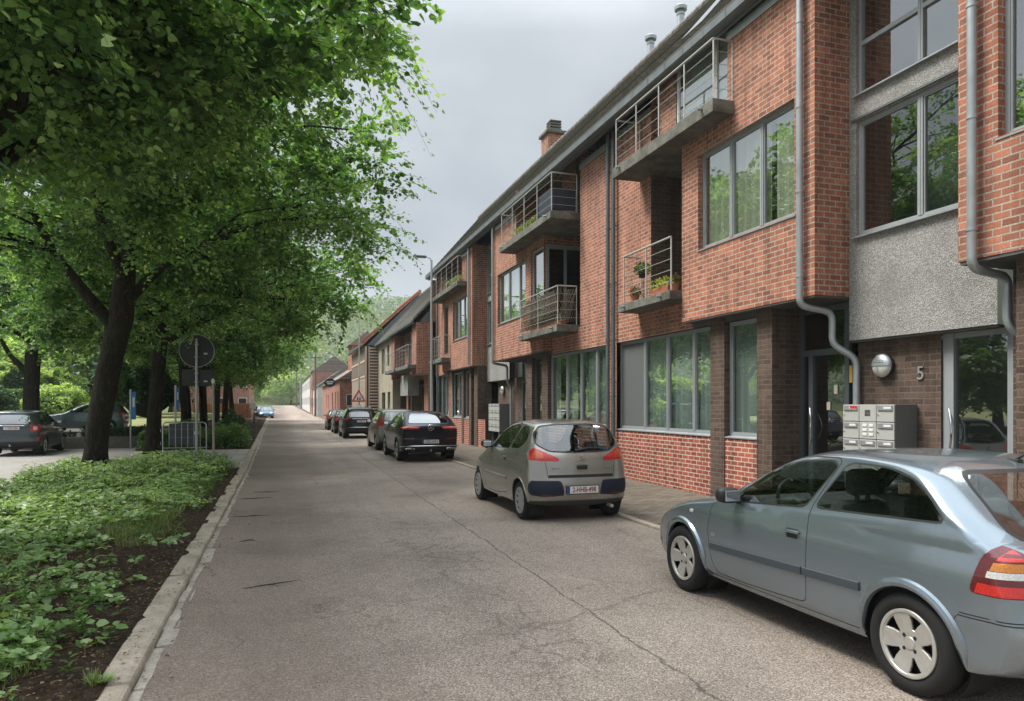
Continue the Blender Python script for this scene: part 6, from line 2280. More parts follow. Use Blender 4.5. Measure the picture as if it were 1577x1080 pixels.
    def finish(s, root, sided=()):
        bm = s.bm
        bm.normal_update()
        # the flanks take their normals from the exact side surface, so cuts leave no ripples
        nv = [v for v in bm.verts if abs(v.co.y) > s.half * 0.45]
        if nv:
            X = np.array([v.co.x for v in nv])
            Z = np.array([v.co.z for v in nv])
            Yv = np.array([v.co.y for v in nv])
            e = 0.004
            w0 = s.W(X, Z)
            gx = (s.W(X + e, Z) - s.W(X - e, Z)) / (2 * e)
            gz = (s.W(X, Z + e) - s.W(X, Z - e)) / (2 * e)
            k = np.clip(1 - np.abs(w0 - np.abs(Yv)) / 0.010, 0, 1)
            for v, a, b, q, yy in zip(nv, gx, gz, k, Yv):
                if q > 0:
                    an = Vector((-a, math.copysign(1.0, yy), -b)).normalized()
                    v.normal = (v.normal * (1 - q) + an * q).normalized()
        objs = {}
        groups = {}
        for f in bm.faces:
            pid = f[s.lay]
            nm = s.parts[pid][0]
            key = (pid, (1 if f.calc_center_median().y > 0 else -1) if nm in sided else 0)
            groups.setdefault(key, []).append(f)
        for (pid, sg), fs in sorted(groups.items()):
            nm, mat = s.parts[pid]
            idx, vs_, no, fl = {}, [], [], []
            for f in fs:
                l = []
                for v in f.verts:
                    if v not in idx:
                        idx[v] = len(vs_)
                        vs_.append(v.co[:])
                        no.append(v.normal[:])
                    l.append(idx[v])
                fl.append(l)
            me = bpy.data.meshes.new(nm)
            me.from_pydata(vs_, [], fl)
            me.materials.append(mat)
            me.polygons.foreach_set('use_smooth', [True] * len(me.polygons))
            me.update()
            try:
                me.normals_split_custom_set_from_vertices(no)
            except Exception:
                pass
            o = bpy.data.objects.new(nm, me)
            COL.objects.link(o)
            o.parent = root
            objs[(nm, sg)] = o
        bm.free()
        return objs

RIM_HOLES = {
    'petal5': lambda r, a: 0.44 < r < 0.87 and abs(((a + PI / 5) % (2 * PI / 5)) - PI / 5) > PI / 5 - (0.12 + 0.17 * (r - 0.44) / 0.43),
    'slots9': lambda r, a: 0.60 < r < 0.86 and abs(((a + PI / 9) % (2 * PI / 9)) - PI / 9) > PI / 9 - 0.11,
    'spoke5': lambda r, a: 0.26 < r < 0.88 and abs(((a + PI / 5) % (2 * PI / 5)) - PI / 5) > 0.13 + 0.03 / r,
    'twin10': lambda r, a: 0.24 < r < 0.88 and abs(((a + PI / 10) % (2 * PI / 10)) - PI / 10) > 0.09 + 0.015 / r,
}
def wheel(root, x, y, z, R_, w, side, style, rimmat, rr=0.66, nseg=80, nr=19):
    o = empty_part('wheel', root)
    s = side
    t = MB()
    pr = [(R_ * rr, -w * .40), (R_ * (rr + .06), -w * .48), (R_ * .82, -w * .52), (R_ * .93, -w * .47), (R_ * .985, -w * .36), (R_, -w * .2), (R_, w * .2), (R_ * .985, w * .36), (R_ * .93, w * .47), (R_ * .82, w * .52), (R_ * (rr + .06), w * .48), (R_ * rr, w * .40), (R_ * rr, w * .2), (R_ * rr, -w * .2)]
    t.lathe(pr, (x, y, z), 'y', 48, close=True)
    t.build('tyre', M['rubber'], o, smooth=True, origin=(0, 0, 0))
    rm = MB()
    ri = R_ * rr
    rs_ = np.linspace(0.0, 1.0, nr)
    hole = RIM_HOLES[style]
    def pt(r, k):
        a = 2 * PI * k / nseg
        dish = w * (0.30 + 0.10 * min(1, r / 0.9) ** 2) if r < .93 else w * 0.43
        if r < 0.18:
            dish = w * 0.335
        return (x + ri * r * math.cos(a), y + s * dish, z + ri * r * math.sin(a))
    for i in range(len(rs_) - 1):
        ra, rb = rs_[i], rs_[i + 1]
        for k in range(nseg):
            if hole((ra + rb) / 2, 2 * PI * (k + .5) / nseg):
                continue
            q = [pt(ra, k), pt(ra, k + 1), pt(rb, k + 1), pt(rb, k)]
            if ra == 0:
                q = [q[0], q[2], q[3]]
                rm.add(q, ((0, 1, 2),))
            else:
                rm.add(q, ((0, 1, 2, 3),))
    ro = rm.build('rim', rimmat, o, smooth=True, origin=(0, 0, 0))
    md = ro.modifiers.new('thickness', 'SOLIDIFY')
    md.thickness = 0.022
    md.offset = 0
    bk = MB()
    bk.lathe([(0.0, s * w * .10), (ri * 1.0, s * w * .10)], (x, y, z), 'y', 32)
    bk.lathe([(ri * .985, s * w * .10), (ri * .985, s * w * .42)], (x, y, z), 'y', 32)
    bk.build('brake', M['underside'], o, origin=(0, 0, 0))
    if style == 'petal5':
        for k in range(4):
            a = 2 * PI * (k + .5) / 4
            b = MB()
            b.lathe([(0, s * w * .37), (0.013, s * w * .37), (0.013, s * w * .31)], (x + .058 * math.cos(a), y, z + .058 * math.sin(a)), 'y', 10)
            b.build('bolt', M['black'], ro, origin=(0, 0, 0))
        cpt = MB().lathe([(0.020, s * w * .355), (0.026, s * w * .365), (0.032, s * w * .355), (0.032, s * w * .33)], (x, y, z), 'y', 20)
        cpt.build('hub_ring', M['chrome'], ro, smooth=True, origin=(0, 0, 0))
    return o

REAR_TXT = Matrix(((0, 0, -1, 0), (-1, 0, 0, 0), (0, 1, 0, 0), (0, 0, 0, 1)))
FRONT_TXT = Matrix(((0, 0, 1, 0), (1, 0, 0, 0), (0, 1, 0, 0), (0, 0, 0, 1)))
def plate(root, x, z, txt, red=True, rear=True, w=0.52, h=0.113, tilt=0.0, y=0.0):
    sg = -1 if rear else 1
    xs_ = sorted((x, x + sg * 0.012))
    p = MB().bbox(xs_[0], xs_[1], y - w / 2, y + w / 2, z - h / 2, z + h / 2, 0.004).build('number_plate', M['plate_white'], root, origin=(0, 0, 0))
    xf = x + sg * 0.0135
    bx = sorted((y + sg * -1 * (w / 2 - 0.002), y + sg * -1 * (w / 2 - 0.045)))
    b = MB().box(min(xf, xf + sg * 0.001), max(xf, xf + sg * 0.001), bx[0], bx[1], z - h / 2 + .003, z + h / 2 - .003)
    b.build('country_strip', M['plate_blue'], p, origin=(0, 0, 0))
    rim = MB()
    for (ya, yb, za, zb) in ((y - w / 2 - .008, y + w / 2 + .008, z - h / 2 - .012, z - h / 2), (y - w / 2 - .008, y + w / 2 + .008, z + h / 2, z + h / 2 + .008),
                             (y - w / 2 - .008, y - w / 2, z - h / 2, z + h / 2), (y + w / 2, y + w / 2 + .008, z - h / 2, z + h / 2)):
        rim.box(xs_[0] - 0.002, xs_[1] + 0.002, ya, yb, za, zb)
    rim.build('plate_holder', M['black'], p, origin=(0, 0, 0))
    mt = REAR_TXT if rear else FRONT_TXT
    text_mesh(txt, 0.105, M['plate_red'] if red else M['plate_black'], 'lettering', p,
              Matrix.Translation((xf, y - sg * -1 * 0.022 * 1.0, z - 0.002)) @ mt, 0.0008, 0.80, bold=0.0022)
    return p

def seat(mb, x, y, z, w=0.46):
    mb.bbox(x - .22, x + .28, y - w / 2, y + w / 2, z, z + .16, .05)
    mb.bbox(x - .30, x - .14, y - w / 2, y + w / 2, z + .1, z + .66, .06)
    mb.bbox(x - .31, x - .20, y - .13, y + .13, z + .70, z + .90, .045)
    mb.box(x - .27, x - .24, y - .06, y - .04, z + .6, z + .75).box(x - .27, x - .24, y + .04, y + .06, z + .6, z + .75)

def make_car(sp):
    root = thing(sp['name'], sp['label'], 'car', (0, 0, 0), 0, sp.get('group'))
    B = Body(sp)
    half, wb, Rw = sp['half'], sp['wb'], sp['R']
    glass = sp.get('glass', M['carglass'])
    sided = {'side_window', 'tail_light', 'door', 'headlight', 'rear_reflector', 'side_moulding', 'window_trim', 'bumper_insert', 'light_band_dark', 'light_band_clear', 'light_band_amber', 'light_band_red', 'light_core', 'light_strip', 'panel_gap', 'sill_line'}
    # rear and front glass
    pid_t = B.part('glass_seal', M['black'])
    pid_seam = B.part('panel_gap', M['underside'])
    for kind_, polys in (('rear', sp.get('rear_window')), ('front', sp.get('windscreen'))):
        if polys:
            fn = B.rear if kind_ == 'rear' else B.front
            kw = dict(xmax=sp.get('rw_x', 0.6)) if kind_ == 'rear' else dict(xmin=sp.get('ws_x', 0.9))
            fn(offs(polys, -0.022), pid_t, mirror=False, nmin=0.1, **kw)
            g = B.part('rear_window' if kind_ == 'rear' else 'windscreen', sp.get('rear_glass', glass) if kind_ == 'rear' else glass)
            fn(polys, g, mirror=False, nmin=0.1, **kw)
    # doors: painted panels set off by a gap
    for poly in sp.get('doors', []):
        B.side(offs(poly, -sp.get('gap', 0.006)), pid_seam, 0.4)
        dpid = B.part('door', sp['paint'])
        B.side(poly, dpid, 0.4)
    trim = B.part('window_trim', sp.get('trim', M['black']))
    for poly in sp.get('windows', []):
        if sp.get('trim'):
            B.side(offs(poly, -0.028), trim, 0.3)
        B.side(offs(poly, -0.014), pid_t, 0.3)
        g = B.part('side_window', sp.get('side_glass', glass))
        B.side(poly, g, 0.3)
    for item in sp.get('side_parts', []):
        nm, mat, poly = item
        B.side(poly, B.part(nm, mat), 0.4)
    for item in sp.get('rear_parts', []):
        nm, mat, poly = item[:3]
        p = B.part(nm, mat)
        if len(item) > 4 and nm != 'panel_gap':
            B.wrap(poly, item[4], p)
            continue
        B.rear(poly, p, mirror=item[3] if len(item) > 3 else True)
        if len(item) > 4:                       # the wrapped part seen from the side
            B.side(item[4], p, 0.4)
    for item in sp.get('front_parts', []):
        nm, mat, poly = item[:3]
        p = B.part(nm, mat)
        if len(item) > 4:
            B.wrap(poly, item[4], p, front=True)
        else:
            B.front(poly, p, mirror=item[3] if len(item) > 3 else True)
    # underside is black
    und = B.part('underside', M['underside'])
    for f in B.bm.faces:
        if f.normal.z < -0.93 and f.calc_center_median().z < 0.4:
            f[B.lay] = und
    # wheel arches
    Ra = sp.get('Ra', Rw + 0.065)
    zc = Rw + 0.01
    axles = (0.0, wb)
    for ax in axles:
        circ = [(ax + Ra * math.cos(a), zc + Ra * math.sin(a)) for a in np.linspace(0, 2 * PI, 36, endpoint=False)]
        fs = B.carve(circ, 'y', None, lambda c, n: abs(c.y) > half - 0.30)
        bmesh.ops.delete(B.bm, geom=fs, context='FACES')
    lips, lins = [], []
    for ax in axles:
        for s in (1, -1):
            lip, lin = MB(), MB()
            lips.append(lip)
            lins.append(lin)
            aa = np.linspace(-0.12 * PI, 1.12 * PI, 33)
            pts = []
            for a in aa:
                x, z = ax + (Ra - 0.004) * math.cos(a), zc + (Ra - 0.004) * math.sin(a)
                if z < sp.get('lipz', 0.27):
                    continue
                pts.append((x, s * (float(B.W(x, z)) - 0.004), z))
            m_ = len(pts)
            lr = sp.get('lip', 0.014)
            lip.tube(pts, [lr * min(1, 0.25 + 0.25 * min(i, m_ - 1 - i)) for i in range(m_)], 8)
            k = 28
            ring = [(ax + (Ra + .004) * math.cos(a), zc + (Ra + .004) * math.sin(a)) for a in np.linspace(-0.25 * PI, 1.25 * PI, k)]
            for i in range(k - 1):
                (xa, za), (xb, zb) = ring[i], ring[i + 1]
                wa, wb_ = float(B.W(xa, max(za, .2))) - .008, float(B.W(xb, max(zb, .2))) - .008
                yi = half - 0.34
                lin.quad((xa, s * wa, za), (xb, s * wb_, zb), (xb, s * yi, zb), (xa, s * yi, za))
            lin.add([(ax, s * (half - .34), zc)] + [(x, s * (half - .34), z) for x, z in ring], [(0, i, i + 1) for i in range(1, k)])
    objs = B.finish(root, sided)
    for lip, lin in zip(lips, lins):
        lip.build('arch_lip', sp['paint'] if not sp.get('cladding') else M['black'], root, smooth=True, origin=(0, 0, 0))
        lin.build('wheel_well', M['underside'], root, origin=(0, 0, 0), fixn=False)
    tw_ = sp.get('tw', 0.195)
    for ax in axles:
        for s in (1, -1):
            wheel(root, ax, s * (half * sp.get('wheel_in', 0.985) - tw_ * 0.55), Rw, Rw, tw_, s, sp['style'], sp.get('rimmat', M['rim']), sp.get('rr', 0.66), *((200, 45) if sp['style'] == 'petal5' else (90, 25) if sp.get('n', 170) >= 150 else (40, 19)))
    # cabin
    bz = float(np.interp(wb * .4, *zip(*sp['belt']))) * sp.get('zs', 1)
    it = MB()
    ya = half * 0.86
    x0, x1 = sp.get('cabin', (-0.35, wb * 0.80))
    it.box(x0, x1, -ya, ya, 0.27, 0.33)
    for s in (1, -1):
        it.quad((x0, s * ya, .3), (x1, s * ya, .3), (x1, s * ya * .98, bz - 0.05), (x0, s * ya * .98, bz - 0.0))
    it.quad((x0, -ya, .3), (x0, ya, .3), (x0, ya, bz - .1), (x0, -ya, bz - .1))
    it.prism([(x1 - .05, .3), (x1 - .05, bz - .10), (x1 - .18, bz - .03), (x1 - .45, bz - .10), (x1 - .50, bz - .35), (x1 - .3, .3)], 'y', -ya, ya)
    it.build('cabin', M['interior'], root, origin=(0, 0, 0))
    xs_ = x1 - 1.02
    for s in (1, -1):
        st_ = MB()
        seat(st_, xs_, s * half * .42, 0.42)
        st_.build('front_seat', M['seat'], root, smooth=True, origin=(0, 0, 0))
    st_ = MB()
    st_.bbox(x0 + .28, x0 + .75, -ya * .9, ya * .9, .42, .58, .05)
    st_.bbox(x0 + .15, x0 + .32, -ya * .9, ya * .9, .55, bz + 0.04, .05)
    for s in (1, -1):
        st_.bbox(x0 + .17, x0 + .27, s * .36 - .12, s * .36 + .12, bz + .03, bz + .20, .04)
    st_.build('rear_bench', M['seat'], root, smooth=True, origin=(0, 0, 0))
    stw = MB()
    cx, cy, cz = x1 - .55, half * .42, bz - 0.04
    ring = []
    for a in np.linspace(0, 2 * PI, 25):
        ring.append((cx + 0.07 * math.sin(a) * 0.9, cy + 0.185 * math.cos(a), cz + 0.175 * math.sin(a)))
    stw.tube(ring, 0.016, 8, caps=False)
    stw.tube([(cx, cy - .18, cz), (cx + .03, cy, cz - .02), (cx, cy + .18, cz)], 0.02, 6)
    stw.tube([(cx + .03, cy, cz - .02), (cx + .3, cy, cz - .14)], 0.035, 8)
    stw.build('steering_wheel', M['black'], root, smooth=True, origin=(0, 0, 0))
    # mirrors
    mx, mz = sp['mirror']
    for s in (1, -1):
        wy = float(B.W(mx, mz))
        mb = MB()
        bm = bmesh.new()
        bmesh.ops.create_uvsphere(bm, u_segments=16, v_segments=10, radius=1)
        bm.verts.index_update()
        def sq(v):
            return math.copysign(abs(v) ** 0.7, v)
        mb.add([(mx + 0.02 + .062 * sq(v.co.x) + (0.02 if v.co.y * s > 0 else 0), s * (wy + 0.105) + .100 * sq(v.co.y), mz + .07 + .068 * sq(v.co.z)) for v in bm.verts], [[v.index for v in f.verts] for f in bm.faces])
        bm.free()
        mb.tube([(mx + .03, s * (wy - .03), mz + 0.0), (mx + .02, s * (wy + .08), mz + .05)], 0.025, 8)
        mo = mb.build('wing_mirror', sp.get('mirror_mat', M['black']), root, smooth=True, origin=(0, 0, 0))
        MB().bbox(mx - .047, mx - .040, s * (wy + .105) - .070, s * (wy + .105) + .070, mz + .025, mz + .115, .003).build('mirror_glass', M['chrome'], mo, origin=(0, 0, 0))
    for (hx, hz) in sp.get('handles', []):
        for s in (1, -1):
            wy = float(B.W(hx, hz))
            MB().bbox(hx - .085, hx + .085, min(s * wy, s * (wy + .022)), max(s * wy, s * (wy + .022)), hz - .005, hz + .022, .008).build('door_handle', sp.get('handle_mat', sp['paint']), root, smooth=True, origin=(0, 0, 0))
            MB().bbox(hx - .06, hx + .06, min(s * (wy - .01), s * (wy + .004)), max(s * (wy - .01), s * (wy + .004)), hz - .045, hz + .03, .004).build('handle_recess', M['black'], root, origin=(0, 0, 0))
    for f in sp.get('extras', []):
        f(root, B)
    return root, B

def car_tube(root, name, pts, r, mat, n=8):
    return MB().tube(pts, r, n).build(name, mat, root, smooth=True, origin=(0, 0, 0))

CG = 'cars parked along the right side'
# ---- silver-blue three-door hatchback
ZA = 1.035
def astra_extras(root, B):
    # antenna, wiper, side moulding, fender badge, indicator
    car_tube(root, 'antenna', [(0.02, -0.10, 1.43), (-0.10, -0.10, 1.50), (-0.30, -0.10, 1.60)], [0.010, 0.006, 0.004], M['black'])
    MB().bbox(-0.03, 0.06, -0.13, -0.07, 1.405, 1.445, .012).build('antenna_base', M['black'], root, smooth=True, origin=(0, 0, 0))
    car_tube(root, 'rear_wiper', [(-0.66, 0.0, 1.035), (-0.63, 0.30, 1.06), (-0.60, 0.52, 1.075)], [0.018, 0.012, 0.006], M['black'])
    mm_ = simple('moulding', (0.055, 0.068, 0.08), 0.5, 0.1, 0.1, 20)
    for s in (1, -1):
        for (xa, xb) in ((0.925, 2.14), (0.36, 0.91)):
            mo = MB()
            vs_ = []
            for x in np.linspace(xa, xb, 14):
                zc = 0.585 - (x - 0.36) * 0.030
                for (dz, dy) in ((-.032, 0), (-.026, .012), (.026, .012), (.032, 0)):
                    vs_.append((x, s * (float(B.W(x, zc + dz)) + dy + .001), zc + dz))
            mo.add(vs_, [(4 * i + j, 4 * i + j + 1, 4 * i + j + 5, 4 * i + j + 4) for i in range(13) for j in range(3)] + [(0, 1, 2, 3), (52, 53, 54, 55)])
            mo.build('side_moulding', mm_, root, smooth=True, origin=(0, 0, 0))
    for s in (1, -1):
        MB().bbox(2.42, 2.48, min(s * (B.W(2.45, .80) - .01), s * (B.W(2.45, .80) + .01)), max(s * (B.W(2.45, .80) - .01), s * (B.W(2.45, .80) + .01)), .785, .82, .01).build('side_indicator', M['lens_clear'], root, smooth=True, origin=(0, 0, 0))
        MB().bbox(2.05, 2.11, min(s * (B.W(2.08, .60) - .004), s * (B.W(2.08, .60) + .005)), max(s * (B.W(2.08, .60) - .004), s * (B.W(2.08, .60) + .005)), .625, .66, .004).build('badge', M['chrome'], root, origin=(0, 0, 0))
    plate(root, -0.735, 0.80, '1-XKR-507', True)
astra = dict(
    name='parked_car', label='silver-blue three-door hatchback nearest the camera', group=CG, gap=0.008, paint=M['paint_silverblue'], half=0.855, wb=2.63, R=0.315, Ra=0.372, lip=0.032, tw=0.2,
    sil=[(-.55, .21), (-.66, .30), (-.735, .42), (-.745, .54), (-.72, .63), (-.70, .78), (-.68, .90), (-.66, .97), (-.56, 1.02), (-.32, 1.20), (-.09, 1.362), (.12, 1.408), (.45, 1.424), (.8, 1.425), (1.1, 1.405),
         (1.38, 1.34), (1.75, 1.16), (2.10, .985), (2.30, .93), (2.65, .885), (3.0, .80), (3.25, .69), (3.38, .58), (3.41, .42), (3.38, .28), (3.25, .20), (2.4, .19), (1.3, .19), (.3, .19)],
    zs=ZA, belt=[(-.8, 1.075), (-.2, 1.065), (.8, 1.01), (1.75, .935), (2.6, .86), (3.4, .70)], lean=0.40, lean2=0.20, crown=(0.20, 0.085, 0.05), pe=2.7,
    plan=[(-.75, .83), (-.6, .90), (-.35, .965), (0, .99), (.6, 1.0), (1.6, 1.0), (2.3, .985), (2.8, .95), (3.15, .88), (3.4, .74)],
    sec=[(.15, .87), (.24, .92), (.31, .962), (.42, .98), (.66, 1.0), (.80, .992), (.92, .972)],
    windows=[rpoly([(1.82, .975), (1.72, 1.06), (1.40, 1.29), (1.12, 1.362), (.80, 1.385), (.74, 1.355), (.935, 1.045)], .05),
             rpoly([(.825, 1.055), (.66, 1.36), (.60, 1.382), (.28, 1.378), (.05, 1.325), (-.10, 1.235), (-.245, 1.105)], .06)],
    doors=[rpoly([(2.14, .42), (2.16, .70), (2.10, .93), (1.90, .985), (1.62, 1.19), (1.42, 1.34), (1.10, 1.40), (.71, 1.412), (.875, 1.02), (.875, .70), (.90, .34), (1.6, .305), (2.05, .305)], .06)],
    rear_window=rpoly([(.60, 1.045), (.49, 1.37), (-.49, 1.37), (-.60, 1.045)], .08), rw_x=0.25,
    windscreen=rpoly([(-.66, 1.01), (-.52, 1.37), (.52, 1.37), (.66, 1.01)], .07), ws_x=1.1,
    rear_parts=[('panel_gap', M['underside'], [(.9, .605), (.9, .612), (-.9, .612), (-.9, .605)], False, [(-.8, .588), (-.8, .595), (-.345, .595), (-.345, .588)]),
                ('tail_light', M['lens_dark'], rpoly([(.98, .735), (.98, 1.035), (.70, 1.025), (.60, .96), (.58, .735)], .04), True, rpoly([(-.95, .735), (-.95, 1.04), (-.52, 1.035), (-.455, .92), (-.405, .735)], .05)),
                ('light_band_red', M['lens_red'], [(.98, .742), (.98, .80), (.62, .80), (.62, .742)], True, [(-.95, .742), (-.95, .80), (-.455, .80), (-.44, .742)]),
                ('light_band_red', M['lens_red'], [(.98, .935), (.98, 1.02), (.66, 1.01), (.65, .935)], True, [(-.95, .935), (-.95, 1.02), (-.56, 1.015), (-.535, .935)]),
                ('light_band_dark', M['lens_dark'], [(.98, .805), (.98, .835), (.61, .835), (.60, .805)], True, [(-.95, .805), (-.95, .835), (-.485, .835), (-.475, .805)]),
                ('light_band_clear', M['lens_clear'], [(.98, .838), (.98, .875), (.62, .875), (.61, .838)], True, [(-.95, .838), (-.95, .875), (-.505, .875), (-.495, .838)]),
                ('light_band_amber', M['lens_amber'], [(.98, .878), (.98, .925), (.63, .925), (.62, .878)], True, [(-.95, .878), (-.95, .925), (-.53, .925), (-.515, .878)]),
                ('light_band_dark', M['lens_dark'], [(.98, .955), (.98, .975), (.66, .975), (.65, .955)], True, [(-.95, .955), (-.95, .975), (-.55, .975), (-.545, .955)])],
    side_parts=[
                ('panel_gap', M['underside'], [(-.345, .588), (-.339, .588), (-.31, .545), (-.317, .545)]),
                ('sill_line', M['underside'], [(.40, .287), (.40, .294), (2.22, .272), (2.22, .265)])],
    style='petal5', rimmat=M['rim'], rr=0.67, mirror=(1.72, .965), handles=[(1.03, .835)], handle_mat=M['paint_silverblue'], cabin=(-.40, 2.12), extras=[astra_extras])
c_astra, _ = make_car(astra)
c_astra.location = (4.535, 3.50, 0)
c_astra.rotation_euler = (0, 0, R(90))

# ---- warm grey three-door hatchback seen from behind
def colt_extras(root, B):
    car_tube(root, 'antenna', [(-.02, -.02, 1.575), (-.14, -.02, 1.66)], [0.012, 0.006], M['black'])
    car_tube(root, 'rear_wiper', [(-.545, 0.10, 1.10), (-.52, -.15, 1.135), (-.50, -.42, 1.13)], [0.022, 0.013, 0.007], M['black'])
    car_tube(root, 'wiper_blade', [(-.535, 0.06, 1.135), (-.43, -0.05, 1.24), (-.36, -.08, 1.33)], 0.006, M['black'])
    # three-diamond badge, tailgate handle, lettering
    bd = MB()
    for a in (90, 210, 330):
        ca, sa = math.cos(R(a)), math.sin(R(a))
        pts = [(0, 0), (.026, .015), (.052, 0), (.026, -.015)]
        pp = [(q * ca - t * sa, q * sa + t * ca) for q, t in pts]
        bd.prism([(p[0], .985 + p[1]) for p in pp], 'x', -.592, -.575)
    bd.build('badge', M['chrome'], root, origin=(0, 0, 0))
    MB().bbox(-.625, -.585, -.085, .085, .815, .885, .018).build('tailgate_handle', M['black'], root, smooth=True, origin=(0, 0, 0))
    text_mesh('COLT', 0.05, M['chrome'], 'lettering', root, Matrix.Translation((-.592, -.445, .855)) @ REAR_TXT, 0.003)
    text_mesh('INVITE', 0.042, M['chrome'], 'lettering', root, Matrix.Translation((-.590, .43, .83)) @ REAR_TXT, 0.003)
    plate(root, -.615, .505, '2-HHB-498', True)
    car_tube(root, 'exhaust', [(-.45, -.5, .235), (-.60, -.5, .235)], 0.028, M['steel'])
    for s in (1, -1):
        wy = float(B.W(1.4, .62))
    for s in (1, -1):
        mo = MB()
        vs_ = []
        for x in np.linspace(.62, 1.9, 12):
            for (dz, dy) in ((-.022, 0), (-.016, .010), (.016, .010), (.022, 0)):
                vs_.append((x, s * (float(B.W(x, .60 + dz)) + dy), .60 + dz))
        mo.add(vs_, [(4 * i + j, 4 * i + j + 1, 4 * i + j + 5, 4 * i + j + 4) for i in range(11) for j in range(3)])
        mo.build('side_moulding', M['paint_taupe'], root, smooth=True, origin=(0, 0, 0))
colt = dict(
    name='parked_car', label='warm grey rounded hatchback with plate 2-HHB-498', group=CG, gap=0.009, paint=M['paint_taupe'], half=0.845, wb=2.5, R=0.30, Ra=0.355, tw=0.185,
    sil=[(-.44, .22), (-.54, .29), (-.60, .42), (-.615, .55), (-.60, .66), (-.585, .74), (-.58, .86), (-.565, .97), (-.535, 1.06), (-.45, 1.20), (-.36, 1.36), (-.27, 1.485), (-.16, 1.535), (.1, 1.56), (.5, 1.575), (.9, 1.56), (1.2, 1.505),
         (1.5, 1.385), (1.85, 1.20), (2.15, 1.06), (2.35, .985), (2.62, .91), (2.85, .80), (2.98, .66), (3.02, .48), (3.0, .32), (2.9, .22), (2.0, .20), (1.0, .20), (.2, .20)],
    belt=[(-.7, 1.10), (-.2, 1.09), (.5, 1.05), (1.4, .985), (2.2, .92), (3.1, .78)], lean=0.36, lean2=0.22, crown=(0.22, 0.10, 0.06), pe=2.5,
    plan=[(-.65, .90), (-.5, .955), (-.25, .99), (0, 1.0), (1.2, 1.0), (2.2, .99), (2.6, .955), (2.85, .88), (3.02, .74)],
    windows=[rpoly([(1.66, 1.06), (1.30, 1.34), (1.0, 1.44), (.60, 1.47), (.44, 1.44), (.62, 1.10)], .07),
             rpoly([(.54, 1.11), (.36, 1.44), (.20, 1.46), (-.02, 1.43), (-.12, 1.34), (-.10, 1.22), (.12, 1.12)], .09)],
    doors=[rpoly([(1.92, .40), (1.95, .80), (1.80, .99), (1.42, 1.32), (1.06, 1.47), (.60, 1.515), (.40, 1.47), (.56, 1.08), (.60, .70), (.62, .36), (1.3, .30), (1.85, .30)], .08)],
    rear_window=rpoly([(.50, 1.10), (.665, 1.20), (.655, 1.36), (.56, 1.455), (.30, 1.485), (-.30, 1.485), (-.56, 1.455), (-.655, 1.36), (-.665, 1.20), (-.50, 1.10), (-.25, 1.085), (.25, 1.085)], .05), rw_x=0.1,
    windscreen=rpoly([(-.64, 1.08), (-.52, 1.49), (.52, 1.49), (.64, 1.08)], .09), ws_x=1.0,
    rear_parts=[('panel_gap', M['underside'], [(.575, .93), (.583, .93), (.545, .695), (.537, .695)]),
                ('panel_gap', M['underside'], [(.545, .690), (.545, .697), (-.545, .697), (-.545, .690)], False),
                ('tailgate_edge', M['black'], [(.535, .697), (.535, .735), (-.535, .735), (-.535, .697)], False),
                ('tail_light', M['lens_red'], rpoly([(.95, 1.175), (.72, 1.15), (.39, 1.0), (.36, .965), (.37, .94), (.58, .94), (.95, .975)], .025), True, rpoly([(-.9, .90), (-.9, 1.20), (-.36, 1.16), (-.345, 1.05), (-.40, .90)], .03)),
                ('light_band_amber', M['lens_orange'], [(.95, 1.15), (.70, 1.125), (.60, 1.075), (.60, .965), (.95, .99)], True, [(-.9, .985), (-.9, 1.16), (-.40, 1.13), (-.40, .985)]),
                ('bumper_insert', simple('dark_blue_insert', (0.005, 0.009, 0.026), 0.6, 0, 0.2, 10), rpoly([(.95, .655), (.34, .645), (.28, .42), (.60, .40), (.95, .46)], .05), True, rpoly([(-.9, .35), (-.9, .70), (-.46, .66), (-.40, .52), (-.50, .35)], .04)),
                ('rear_reflector', M['lens_dark'], rpoly([(.66, .415), (.44, .405), (.43, .425), (.66, .445)], .008)),
                ('plate_recess', M['paint_taupe'], [(.30, .40), (.30, .62), (-.30, .62), (-.30, .40)], False),
                ('lower_valance', simple('valance', (0.06, 0.06, 0.056), 0.55, 0.2, 0.15, 10), [(.8, .2), (.8, .34), (-.8, .34), (-.8, .2)], False)],
    style='slots9', rimmat=M['hubcap'], rr=0.70, mirror=(1.66, 1.04), handles=[(.76, .93)], cabin=(-.30, 2.0), rear_glass=glass_mat('rear_screen_glass', (0.42, 0.47, 0.47), 0.09, 0.9), extras=[colt_extras])
c_colt, _ = make_car(colt)
c_colt.location = (4.40, 10.75, 0)
c_colt.rotation_euler = (0, 0, R(90))

